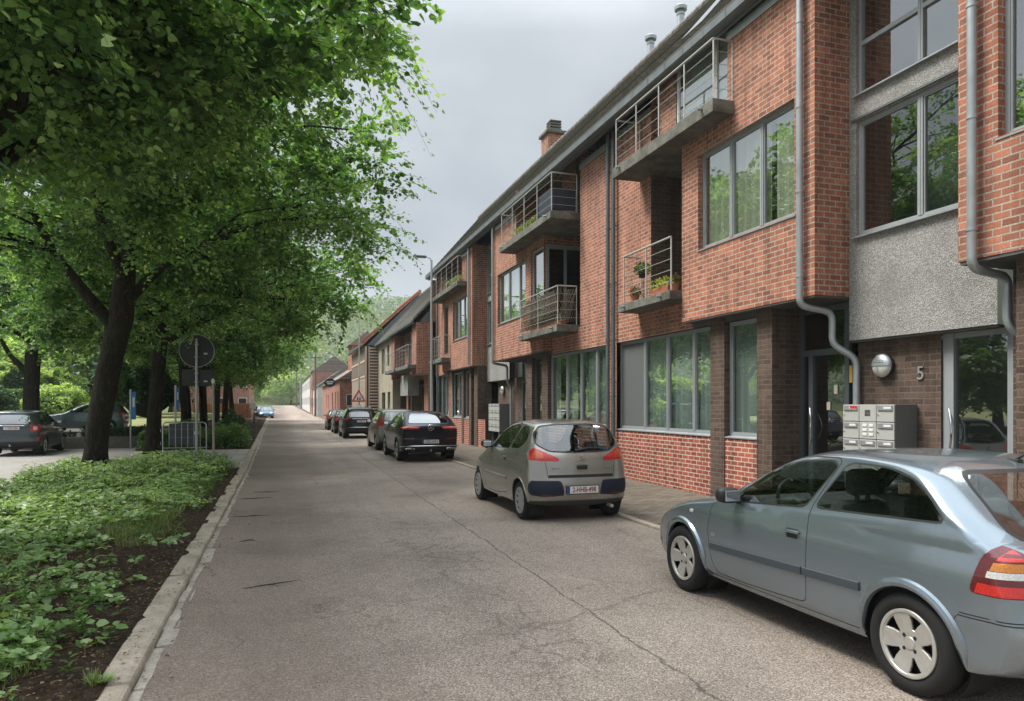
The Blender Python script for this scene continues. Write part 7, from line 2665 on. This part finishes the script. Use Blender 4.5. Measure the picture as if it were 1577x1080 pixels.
# ---- black coupe-roofed suv
def glc_extras(root, B):
    plate(root, -.985, .655, 'CGC-210-J', False)
    st_ = MB()
    rg = [(-1.0, .09 * math.cos(a), 1.09 + .09 * math.sin(a)) for a in np.linspace(0, 2 * PI, 29)]
    st_.tube(rg, 0.011, 6, caps=False)
    for a in (90, 210, 330):
        ca, sa = math.cos(R(a)), math.sin(R(a))
        st_.prism([(-.018 * sa, 1.09 + .018 * ca), (.088 * ca, 1.09 + .088 * sa), (.018 * sa, 1.09 - .018 * ca)], 'x', -1.008, -.995)
    st_.build('badge', M['chrome'], root, origin=(0, 0, 0))
    car_tube(root, 'chrome_strip', [(-.80, .93, .50), (-.93, .80, .515), (-.985, .5, .52), (-1.0, 0, .52), (-.985, -.5, .52), (-.93, -.80, .515), (-.80, -.93, .50)], 0.016, M['chrome'])
    for s in (1, -1):
        e = MB().bbox(-.99, -.88, min(s * .50, s * .80), max(s * .50, s * .80), .40, .465, .02)
        e.build('exhaust_trim', M['chrome'], root, smooth=True, origin=(0, 0, 0))
        MB().bbox(-.995, -.985, min(s * .54, s * .76), max(s * .54, s * .76), .415, .45, .003).build('exhaust_mouth', M['underside'], root, origin=(0, 0, 0))
    car_tube(root, 'tow_hook', [(-.92, 0, .36), (-1.04, 0, .36), (-1.06, 0, .42)], 0.02, M['steel'])
glc = dict(
    name='parked_car', label='black coupe-roofed car with slim red lights and a star badge', group=CG, paint=M['paint_navy'], half=0.95, wb=2.87, R=0.36, Ra=0.415, tw=0.24, cladding=True,
    sil=[(-.78, .30), (-.90, .36), (-.97, .48), (-.985, .62), (-.975, .80), (-.985, .95), (-1.0, 1.06), (-1.01, 1.145), (-.93, 1.17), (-.80, 1.20), (-.50, 1.345), (-.15, 1.495), (.2, 1.58), (.6, 1.61), (1.0, 1.605), (1.35, 1.555),
         (1.7, 1.43), (2.1, 1.24), (2.45, 1.10), (2.75, 1.06), (3.2, .99), (3.55, .88), (3.72, .70), (3.76, .50), (3.70, .34), (3.5, .26), (2.4, .25), (1.3, .25), (.3, .25)],
    belt=[(-1.1, 1.16), (-.3, 1.15), (.8, 1.10), (2.0, 1.05), (3.0, .98), (3.8, .8)], lean=0.42, lean2=0.2, crown=(0.20, 0.10, 0.05), pe=2.7,
    plan=[(-1.02, .88), (-.8, .94), (-.4, .985), (0, 1.0), (1.5, .985), (2.6, .99), (3.2, .95), (3.55, .87), (3.76, .72)],
    sec=[(.2, .90), (.32, .955), (.5, .98), (.7, .985), (.9, 1.0), (1.0, .99), (1.15, .97)],
    windows=[rpoly([(1.95, 1.12), (1.6, 1.35), (1.25, 1.50), (.75, 1.53), (.70, 1.12)], .05), rpoly([(.62, 1.13), (.66, 1.53), (.25, 1.50), (-.25, 1.36), (-.38, 1.26), (-.30, 1.17), (-.05, 1.14)], .08)],
    doors=[rpoly([(2.2, .45), (2.25, .9), (2.1, 1.09), (1.66, 1.37), (1.28, 1.54), (.72, 1.57), (.66, 1.1), (.66, .42), (1.4, .36), (2.1, .36)], .06), rpoly([(.635, .42), (.635, 1.1), (.69, 1.57), (.25, 1.545), (-.2, 1.40), (-.40, 1.29), (-.40, 1.05), (-.30, .80), (.05, .80), (.33, .62), (.42, .42)], .06)],
    trim=M['chrome'],
    rear_window=rpoly([(.66, 1.23), (.50, 1.53), (-.50, 1.53), (-.66, 1.23)], .08), rw_x=0.2, rear_glass=M['carglass_dark'],
    windscreen=rpoly([(-.72, 1.16), (-.58, 1.55), (.58, 1.55), (.72, 1.16)], .08), ws_x=1.2,
    rear_parts=[('tail_light', M['lens_red'], rpoly([(.98, 1.035), (.98, 1.13), (.36, 1.15), (.33, 1.11), (.40, 1.05)], .02), True, rpoly([(-1.1, 1.035), (-1.1, 1.14), (-.62, 1.12), (-.62, 1.06)], .02)),
                ('light_strip', M['lens_clear'], [(.98, 1.085), (.98, 1.102), (.40, 1.112), (.40, 1.095)]),
                ('rear_reflector', M['lens_dark'], rpoly([(.88, .735), (.88, .765), (.50, .765), (.50, .735)], .008)),
                ('lower_valance', M['black'], [(.9, .25), (.9, .50), (-.9, .50), (-.9, .25)], False),
                ('panel_gap', M['underside'], [(.74, .72), (.74, .727), (-.74, .727), (-.74, .72)], False)],
    side_glass=M['carglass_dark'], style='spoke5', rimmat=M['rim_bright'], rr=0.70, mirror=(1.98, 1.10), mirror_mat=M['paint_navy'], handles=[(.85, .98), (-.2, 1.0)], cabin=(-.4, 2.4), extras=[glc_extras])
c_glc, _ = make_car(glc)
c_glc.location = (4.47, 23.2, 0)
c_glc.rotation_euler = (0, 0, R(90))

# ---- upright family car with tall tail lamps
def mpv_extras(root, B):
    plate(root, -.70, .80, '1-BNE-264', True)
    car_tube(root, 'roof_rail', [(.0, .55, 1.63), (.6, .56, 1.68), (1.3, .55, 1.63)], 0.016, M['steel'])
    car_tube(root, 'rear_wiper', [(-.70, 0.0, 1.02), (-.66, -.35, 1.06)], 0.012, M['black'])
mpv = dict(
    name='parked_car', label='grey brown upright car with tall orange-red tail lamp, ahead of the black coupe', group=CG, paint=M['paint_brown'], half=0.88, wb=2.6, R=0.315, Ra=0.37, n=130,
    sil=[(-.55, .25), (-.66, .32), (-.71, .45), (-.72, .60), (-.70, .75), (-.70, .95), (-.66, 1.15), (-.58, 1.36), (-.50, 1.52), (-.36, 1.60), (0, 1.635), (.6, 1.65), (1.0, 1.63), (1.35, 1.53), (1.7, 1.36), (2.05, 1.15), (2.3, 1.05), (2.7, .96), (3.05, .82), (3.2, .65), (3.25, .45), (3.2, .3), (3.05, .24), (1.5, .22), (.3, .22)],
    belt=[(-.8, 1.06), (.5, 1.02), (1.8, .98), (3.2, .82)], lean=0.30, lean2=0.2, crown=(0.16, 0.09, 0.05), pe=2.9,
    plan=[(-.75, .93), (-.4, .985), (0, 1.0), (1.6, 1.0), (2.5, .97), (2.9, .90), (3.25, .75)],
    windows=[rpoly([(1.75, 1.08), (1.35, 1.36), (1.1, 1.50), (.72, 1.54), (.72, 1.08)], .05), rpoly([(.62, 1.08), (.62, 1.54), (.1, 1.53), (-.02, 1.08)], .05), rpoly([(-.12, 1.10), (-.02, 1.52), (-.34, 1.47), (-.42, 1.18)], .05)],
    doors=[rpoly([(1.95, .40), (1.98, .8), (1.85, 1.03), (1.4, 1.4), (1.1, 1.55), (.68, 1.58), (.68, .36)], .06), rpoly([(.655, .36), (.655, 1.58), (.05, 1.57), (-.08, 1.05), (.1, .85), (.35, .6), (.4, .38)], .06)],
    rear_window=rpoly([(.60, 1.08), (.56, 1.52), (-.56, 1.52), (-.60, 1.08)], .07), rw_x=0.0,
    windscreen=rpoly([(-.68, 1.10), (-.56, 1.56), (.56, 1.56), (.68, 1.10)], .08), ws_x=1.0,
    rear_parts=[('tail_light', M['lens_red'], rpoly([(.92, .92), (.92, 1.52), (.70, 1.52), (.655, 1.35), (.66, .98)], .03), True, rpoly([(-.9, .92), (-.9, 1.52), (-.48, 1.52), (-.50, 1.3), (-.56, .92)], .03)),
                ('lower_valance', M['black'], [(.8, .2), (.8, .36), (-.8, .36), (-.8, .2)], False)],
    style='slots9', rimmat=M['hubcap'], mirror=(1.75, 1.06), mirror_mat=M['black'], handles=[(.85, .93), (.05, .95)], cabin=(-.4, 2.1), extras=[mpv_extras])
c_mpv, _ = make_car(mpv)
c_mpv.location = (4.45, 29.0, 0)
c_mpv.rotation_euler = (0, 0, R(90))

# ---- black suv
def suv_extras(root, B):
    plate(root, -.86, .93, '1-KJR-871', True)
    car_tube(root, 'rear_bumper_strip', [(-.82, .70, .60), (-.90, .4, .615), (-.905, 0, .615), (-.90, -.4, .615), (-.82, -.70, .60)], 0.014, M['chrome'])
    MB().bbox(-.845, -.82, -.46, .46, 1.05, 1.075, .005).build('chrome_strip', M['chrome'], root, origin=(0, 0, 0))
    car_tube(root, 'roof_rail', [(-.2, .58, 1.66), (.6, .60, 1.71), (1.4, .58, 1.66)], 0.016, M['steel'])
    car_tube(root, 'roof_rail', [(-.2, -.58, 1.66), (.6, -.60, 1.71), (1.4, -.58, 1.66)], 0.016, M['steel'])
suv = dict(
    name='parked_car', label='black suv with a bright rear screen, rearmost of the dark trio up the street', group=CG, paint=M['paint_black'], half=0.92, wb=2.7, R=0.35, Ra=0.40, cladding=True, n=130, tw=.22,
    sil=[(-.70, .30), (-.82, .38), (-.88, .50), (-.89, .64), (-.85, .78), (-.84, 1.0), (-.80, 1.12), (-.70, 1.34), (-.62, 1.52), (-.66, 1.60), (-.45, 1.655), (0, 1.68), (.6, 1.69), (1.0, 1.67), (1.4, 1.57), (1.75, 1.40), (2.15, 1.18), (2.4, 1.09), (2.8, 1.03), (3.2, .94), (3.42, .78), (3.48, .55), (3.42, .36), (3.2, .27), (1.5, .25), (.3, .25)],
    belt=[(-.9, 1.12), (.5, 1.08), (1.8, 1.03), (3.4, .88)], lean=0.34, lean2=0.2, crown=(0.17, 0.09, 0.05), pe=2.8,
    plan=[(-.9, .91), (-.5, .98), (0, 1.0), (1.6, 1.0), (2.6, .98), (3.1, .91), (3.48, .76)],
    windows=[rpoly([(1.85, 1.13), (1.45, 1.42), (1.2, 1.54), (.75, 1.58), (.72, 1.13)], .05), rpoly([(.63, 1.13), (.66, 1.58), (.1, 1.56), (-.02, 1.14)], .05), rpoly([(-.12, 1.16), (.0, 1.55), (-.40, 1.50), (-.46, 1.28)], .05)],
    doors=[rpoly([(2.05, .45), (2.08, .9), (1.95, 1.08), (1.5, 1.44), (1.2, 1.59), (.70, 1.62), (.68, .40)], .06), rpoly([(.655, .40), (.675, 1.62), (.05, 1.60), (-.08, 1.10), (.1, .9), (.38, .65), (.43, .42)], .06)],
    rear_window=rpoly([(.62, 1.16), (.56, 1.52), (-.56, 1.52), (-.62, 1.16)], .07), rw_x=0.0, rear_glass=M['carglass_dark'],
    windscreen=rpoly([(-.70, 1.15), (-.58, 1.60), (.58, 1.60), (.70, 1.15)], .08), ws_x=1.0,
    rear_parts=[('tail_light', M['lens_dark'], rpoly([(.96, .96), (.96, 1.12), (.50, 1.12), (.55, .99)], .03), True, rpoly([(-.95, .96), (-.95, 1.14), (-.55, 1.12), (-.60, .98)], .03)),
                ('lower_valance', M['black'], [(.85, .25), (.85, .56), (-.85, .56), (-.85, .25)], False)],
    side_glass=M['carglass_dark'], style='spoke5', rimmat=M['rim_bright'], mirror=(1.85, 1.10), mirror_mat=M['paint_black'], handles=[(.85, .98), (.05, 1.0)], cabin=(-.5, 2.2), extras=[suv_extras])
c_suv, _ = make_car(suv)
c_suv.location = (4.08, 39.9, 0)
c_suv.rotation_euler = (0, 0, R(90))

# ---- graphite crossover on the parking lot
def cross_extras(root, B):
    plate(root, -.735, .985, '1-VCP-326', True, h=.11)
    car_tube(root, 'rear_wiper', [(-.70, .05, 1.10), (-.66, .40, 1.14)], [.016, .008], M['black'])
    MB().bbox(-.755, -.725, -.42, .42, 1.065, 1.09, .006).build('chrome_strip', M['chrome'], root, origin=(0, 0, 0))
    text_mesh('500X', 0.06, M['chrome'], 'lettering', root, Matrix.Translation((-.752, .40, .86)) @ REAR_TXT, 0.003)
    car_tube(root, 'tow_hook', [(-.70, 0, .36), (-.86, 0, .36), (-.88, 0, .43)], 0.022, M['steel'])
    car_tube(root, 'antenna', [(-.2, 0, 1.60), (-.32, 0, 1.68)], [0.02, 0.006], M['black'])
cross = dict(
    name='parked_car', label='graphite crossover parked on the lot at the left edge', paint=M['paint_graphite'], half=0.90, wb=2.57, R=0.335, Ra=0.395, tw=.215, n=150,
    sil=[(-.58, .28), (-.70, .36), (-.765, .50), (-.77, .64), (-.745, .74), (-.735, .90), (-.725, 1.04), (-.68, 1.16), (-.58, 1.36), (-.50, 1.50), (-.52, 1.555), (-.35, 1.59), (0, 1.615), (.5, 1.625), (.9, 1.61), (1.25, 1.54), (1.6, 1.38), (1.95, 1.18), (2.2, 1.08), (2.6, 1.02), (2.95, .92), (3.15, .78), (3.22, .58), (3.2, .38), (3.0, .26), (1.5, .24), (.3, .24)],
    belt=[(-.8, 1.10), (.5, 1.06), (1.8, 1.01), (3.2, .86)], lean=0.36, lean2=0.22, crown=(0.20, 0.10, 0.05), pe=2.6,
    plan=[(-.8, .90), (-.5, .97), (0, 1.0), (1.6, .995), (2.4, .985), (2.9, .91), (3.2, .76)],
    windows=[rpoly([(1.72, 1.11), (1.35, 1.38), (1.1, 1.49), (.70, 1.52), (.68, 1.11)], .05), rpoly([(.58, 1.11), (.60, 1.52), (.1, 1.50), (-.22, 1.36), (-.30, 1.20), (-.08, 1.12)], .07)],
    doors=[rpoly([(1.95, .45), (1.98, .85), (1.85, 1.05), (1.4, 1.41), (1.1, 1.53), (.66, 1.56), (.63, .40)], .06), rpoly([(.605, .40), (.63, 1.56), (.1, 1.545), (-.25, 1.40), (-.34, 1.12), (-.1, .85), (.33, .66), (.42, .42)], .06)],
    rear_window=rpoly([(.60, 1.13), (.54, 1.46), (-.54, 1.46), (-.60, 1.13)], .10), rw_x=0.0, rear_glass=M['carglass_dark'],
    windscreen=rpoly([(-.68, 1.12), (-.56, 1.54), (.56, 1.54), (.68, 1.12)], .08), ws_x=1.0,
    rear_parts=[('tail_light', M['lens_red'], rpoly([(.90, .86), (.90, 1.11), (.60, 1.11), (.565, 1.06), (.60, .86)], .05), True, rpoly([(-.9, .87), (-.9, 1.11), (-.56, 1.11), (-.53, 1.0), (-.57, .87)], .04)),
                ('light_core', M['lens_clear'], rpoly([(.775, .925), (.775, 1.045), (.655, 1.045), (.655, .925)], .03)),
                ('rear_reflector', M['lens_red'], rpoly([(.86, .56), (.86, .68), (.78, .68), (.76, .56)], .02)),
                ('lower_valance', M['black'], [(.85, .24), (.85, .52), (-.85, .52), (-.85, .24)], False),
                ('panel_gap', M['underside'], [(.86, .755), (.86, .762), (-.86, .762), (-.86, .755)], False)],
    side_glass=M['carglass_dark'], style='spoke5', rimmat=M['rim_bright'], mirror=(1.72, 1.08), mirror_mat=M['paint_graphite'], handles=[(.8, .95), (.0, .97)], handle_mat=M['chrome'], cabin=(-.4, 2.1), extras=[cross_extras])
c_cross, _ = make_car(cross)
c_cross.location = (-9.0, 29.9, 0)
c_cross.rotation_euler = (0, 0, R(92))

# ---- the shared small hatchback pattern (far cars)
def hatch_extras(root, B):
    plate(root, 3.33, .42, '1-TPA-638', True, rear=False)
    plate(root, -.70, .72, '1-TPA-638', True)
    MB().bbox(3.30, 3.345, -.36, .36, .53, .60, .015).build('grille', M['black'], root, origin=(0, 0, 0))
def hatch(paint, label, group=None, front=True):
    sp = dict(
        name='parked_car', label=label, group=group, paint=paint, half=0.87, wb=2.55, R=0.31, Ra=0.365, n=110,
        sil=[(-.52, .24), (-.64, .31), (-.69, .45), (-.70, .60), (-.67, .72), (-.66, .92), (-.60, 1.02), (-.45, 1.22), (-.28, 1.40), (-.1, 1.455), (.4, 1.485), (.8, 1.475), (1.15, 1.41), (1.55, 1.22), (1.95, 1.02), (2.2, .95), (2.6, .90), (2.98, .80), (3.2, .68), (3.3, .52), (3.3, .36), (3.18, .23), (1.5, .20), (.3, .20)],
        belt=[(-.7, 1.02), (.5, .99), (1.6, .94), (2.6, .87), (3.3, .72)], lean=0.37, lean2=0.2, crown=(0.2, 0.09, 0.05), pe=2.7,
        plan=[(-.7, .88), (-.4, .97), (0, 1.0), (1.6, 1.0), (2.3, .985), (2.8, .93), (3.3, .74)],
        windows=[rpoly([(1.55, 1.02), (1.1, 1.32), (.7, 1.38), (.62, 1.02)], .05), rpoly([(.53, 1.03), (.60, 1.38), (.1, 1.36), (-.2, 1.22), (-.25, 1.06)], .06)],
        doors=[rpoly([(1.85, .40), (1.88, .75), (1.7, .97), (1.12, 1.37), (.62, 1.42), (.58, .34)], .06), rpoly([(.555, .34), (.595, 1.42), (.08, 1.40), (-.25, 1.25), (-.32, 1.0), (.0, .8), (.32, .6), (.4, .36)], .06)],
        rear_window=rpoly([(.58, 1.06), (.48, 1.37), (-.48, 1.37), (-.58, 1.06)], .08), rw_x=0.1,
        windscreen=rpoly([(-.68, .99), (-.52, 1.42), (.52, 1.42), (.68, .99)], .08), ws_x=1.0,
        rear_parts=[('tail_light', M['lens_red'], rpoly([(.9, .80), (.9, 1.0), (.60, .98), (.60, .82)], .03), True, rpoly([(-.8, .80), (-.8, 1.0), (-.42, .98), (-.46, .82)], .03))],
        front_parts=[('headlight', M['lens_clear'], rpoly([(.86, .62), (.86, .80), (.45, .74), (.42, .62)], .04), True, rpoly([(3.4, .62), (3.4, .82), (2.80, .82), (2.95, .66)], .04)),
                     ('air_intake', M['black'], rpoly([(.5, .27), (.5, .36), (-.5, .36), (-.5, .27)], .02), False)],
        style='spoke5', rimmat=M['rim_bright'], mirror=(1.55, .99), mirror_mat=paint, handles=[(.75, .86), (-.1, .88)], cabin=(-.35, 2.0), extras=[hatch_extras])
    return make_car(sp)[0]
c_steel = hatch(M['paint_steel'], 'dark steel green hatchback side-on behind the low wall')
c_steel.location = (-8.1, 40.6, TZ)
c_steel.rotation_euler = (0, 0, R(180))
c_blue = hatch(M['paint_blue'], 'mid blue car facing the camera at the far left kerb')
c_blue.location = (-1.75, 96, elev(93))
c_blue.rotation_euler = (0, 0, R(-90))
c_dk = hatch(M['paint_black'], 'dark car mostly hidden behind the far blue car')
c_dk.location = (-2.6, 103, elev(100))
c_dk.rotation_euler = (0, 0, R(-90))
c_d2 = hatch(M['paint_black'], 'dark hatchback just ahead of the black suv', CG)
c_d2.location = (4.02, 46.6, 0)
c_d2.rotation_euler = (0, 0, R(90))
c_d3 = dup(c_d2, (3.98, 53.0, elev(53)), R(90), 'dark hatchback farthest up the row on the right')
# ------------------------------------------------------------------ signs and street furniture on the left
rs = thing('road_sign', 'round road sign and plate seen from behind on a grey pole', 'sign', (-2.85, 27.6, 0.03))
MB().tube([(-2.85, 27.6, 0.0), (-2.85, 27.6, 4.15)], 0.045, 12).build('pole', M['zinc'], rs, smooth=True)
dsc = MB().lathe([(0.0, 0.05), (0.56, 0.05), (0.575, 0.03), (0.575, 0.07), (0.56, 0.075), (0.0, 0.07)], (-2.85, 27.62, 3.72), 'y', 48)
do = dsc.build('sign_disc', M['signback'], rs)
MB().lathe([(0.565, 0.02), (0.585, 0.02), (0.585, 0.06), (0.565, 0.06)], (-2.85, 27.62, 3.72), 'y', 48, close=True).build('rim', M['zinc'], do, smooth=True)
MB().box(-2.62, -2.50, 27.664, 27.668, 3.60, 3.66).build('sticker', M['plate_white'], do)
pl_ = MB().bbox(-3.33, -2.32, 27.665, 27.695, 2.48, 3.06, 0.012).build('sub_plate', M['signback'], rs)
MB().box(-2.62, -2.50, 27.655, 27.664, 2.62, 2.67).build('sticker', M['plate_white'], pl_)
cl_ = MB()
for z in (3.5, 3.95, 2.62, 2.92):
    cl_.box(-2.92, -2.78, 27.54, 27.66, z - .02, z + .02)
cl_.build('clamps', M['zinc'], rs)

gp = thing('post', 'slim bare post at the corner of the drive, slightly leaning', 'post', (-1.83, 22.1, 0.0))
MB().tube([(-1.83, 22.1, 0.0), (-1.85, 22.1, 2.5)], 0.034, 10).build('shaft', simple('weathered_post', (0.36, 0.32, 0.27), 0.6, 0.3, 0.3, 6), gp, smooth=True)
MB().lathe([(0.0, 2.56), (0.03, 2.55), (0.045, 2.50), (0.045, 2.44), (0.035, 2.42)], (-1.85, 22.1, 0), 'z', 12).build('cap', M['plate_white'], gp, smooth=True)

cb = thing('crowd_barrier', 'galvanised crowd barrier standing behind the ground cover', 'barrier', (-3.25, 27.9, 0.03))
fr_ = MB()
xa, xb, za, zb, yb = -3.98, -2.56, 0.28, 1.18, 27.9
rr_ = 0.12
loop = [(xa, za)] + [(xa, zb - rr_)] + [(xa + rr_ - rr_ * math.cos(a), zb - rr_ + rr_ * math.sin(a)) for a in np.linspace(0, PI / 2, 6)][1:] + \
       [(xb - rr_ + rr_ * math.sin(a), zb - rr_ + rr_ * math.cos(a)) for a in np.linspace(0, PI / 2, 6)] + [(xb, za)]
fr_.tube([(x, yb, z) for x, z in loop], 0.021, 8)
fr_.tube([(xa, yb, za), (xb, yb, za)], 0.018, 8)
fr_.build('frame', M['steel'], cb, smooth=True)
for i in range(6):
    x = xa + (xb - xa) * (i + 1) / 7
    MB().tube([(x, yb, za), (x, yb, zb)], 0.009, 6).build('bar', M['steel'], cb, smooth=True)
for x in (xa, xb):
    MB().tube([(x, yb - .25, 0.035), (x, yb - .03, 0.06), (x, yb, .28)], 0.018, 8).tube([(x, yb + .25, 0.035), (x, yb + .03, 0.06)], .018, 8).build('foot', M['steel'], cb, smooth=True)
hk = MB().tube([(xa, yb, .95), (xa - .07, yb, .95), (xa - .07, yb, .85)], .009, 6).tube([(xa, yb, .4), (xa - .07, yb, .4), (xa - .07, yb, .5)], .009, 6)
hk.build('hooks', M['steel'], cb, smooth=True)

pn = thing('sign_panel', 'dark grey sign panel stored upright behind the crowd barrier', 'panel', (-3.3, 28.15, 0.03))
MB().bbox(-3.80, -2.86, 28.14, 28.17, 0.35, 1.14, 0.01).build('board', simple('panel_grey', (0.075, 0.085, 0.085), 0.5, 0.3, 0.15, 8), pn)
rb_ = MB()
for z in (0.62, 0.92):
    rb_.box(-3.78, -2.88, 28.12, 28.14, z, z + .03)
rb_.box(-3.6, -3.55, 28.15, 28.19, 0.0, 0.35).box(-3.1, -3.05, 28.15, 28.19, 0.0, 0.35)
rb_.build('ribs', M['zinc_dark'], pn)
MB().box(-2.98, -2.84, 28.10, 28.115, 0.74, 0.86).build('label_plate', M['plate_white'], pn)

def blue_sign(lab, x, y, z0, z1, w, pole_w, base):
    t = thing('parking_sign', lab, 'sign', (x, y, base))
    MB().tube([(x, y, base), (x, y, z1 + .1)], pole_w, 10).build('pole', M['steel'], t, smooth=True)
    b = MB().bbox(x + pole_w, x + pole_w + w, y - .03, y + .03, z0, z1, .015).build('panel', M['blue'], t)
    MB().box(x + pole_w + w * .25, x + pole_w + w * .75, y - .036, y - .031, z0 + (z1 - z0) * .45, z0 + (z1 - z0) * .8).build('emblem', M['plate_white'], b)
    return t
blue_sign('tall blue sign on a white post behind the second trunk', -5.95, 33.2, 1.2, 2.35, 0.16, 0.038, 0.03)
blue_sign('narrow blue sign just behind the round sign pole', -4.35, 34.0, 1.6, 2.55, 0.10, 0.04, 0.1)

bl = thing('bollard', 'dark bollard at the far left kerb before the blue car', 'bollard', (-2.35, 70, elev(70)))
MB().lathe([(0.0, 0), (0.12, 0), (0.10, 1.0), (0.05, 1.08), (0, 1.1)], (-2.35 , 70, elev(70)), 'z', 14).build('body', M['wood_pole'], bl, smooth=True)
bs = thing('street_sign', 'small white sign post beside the far bollard', 'sign', (-2.7, 76, elev(76)))
MB().tube([(-2.7, 76, elev(76)), (-2.7, 76, elev(76) + 2.6)], 0.045, 8).build('pole', M['white'], bs, smooth=True)
MB().bbox(-2.98, -2.42, 75.93, 75.97, elev(76) + 1.4, elev(76) + 2.0, .01).build('plate', M['plate_white'], bs)
# brick paver pile edge by the driveway
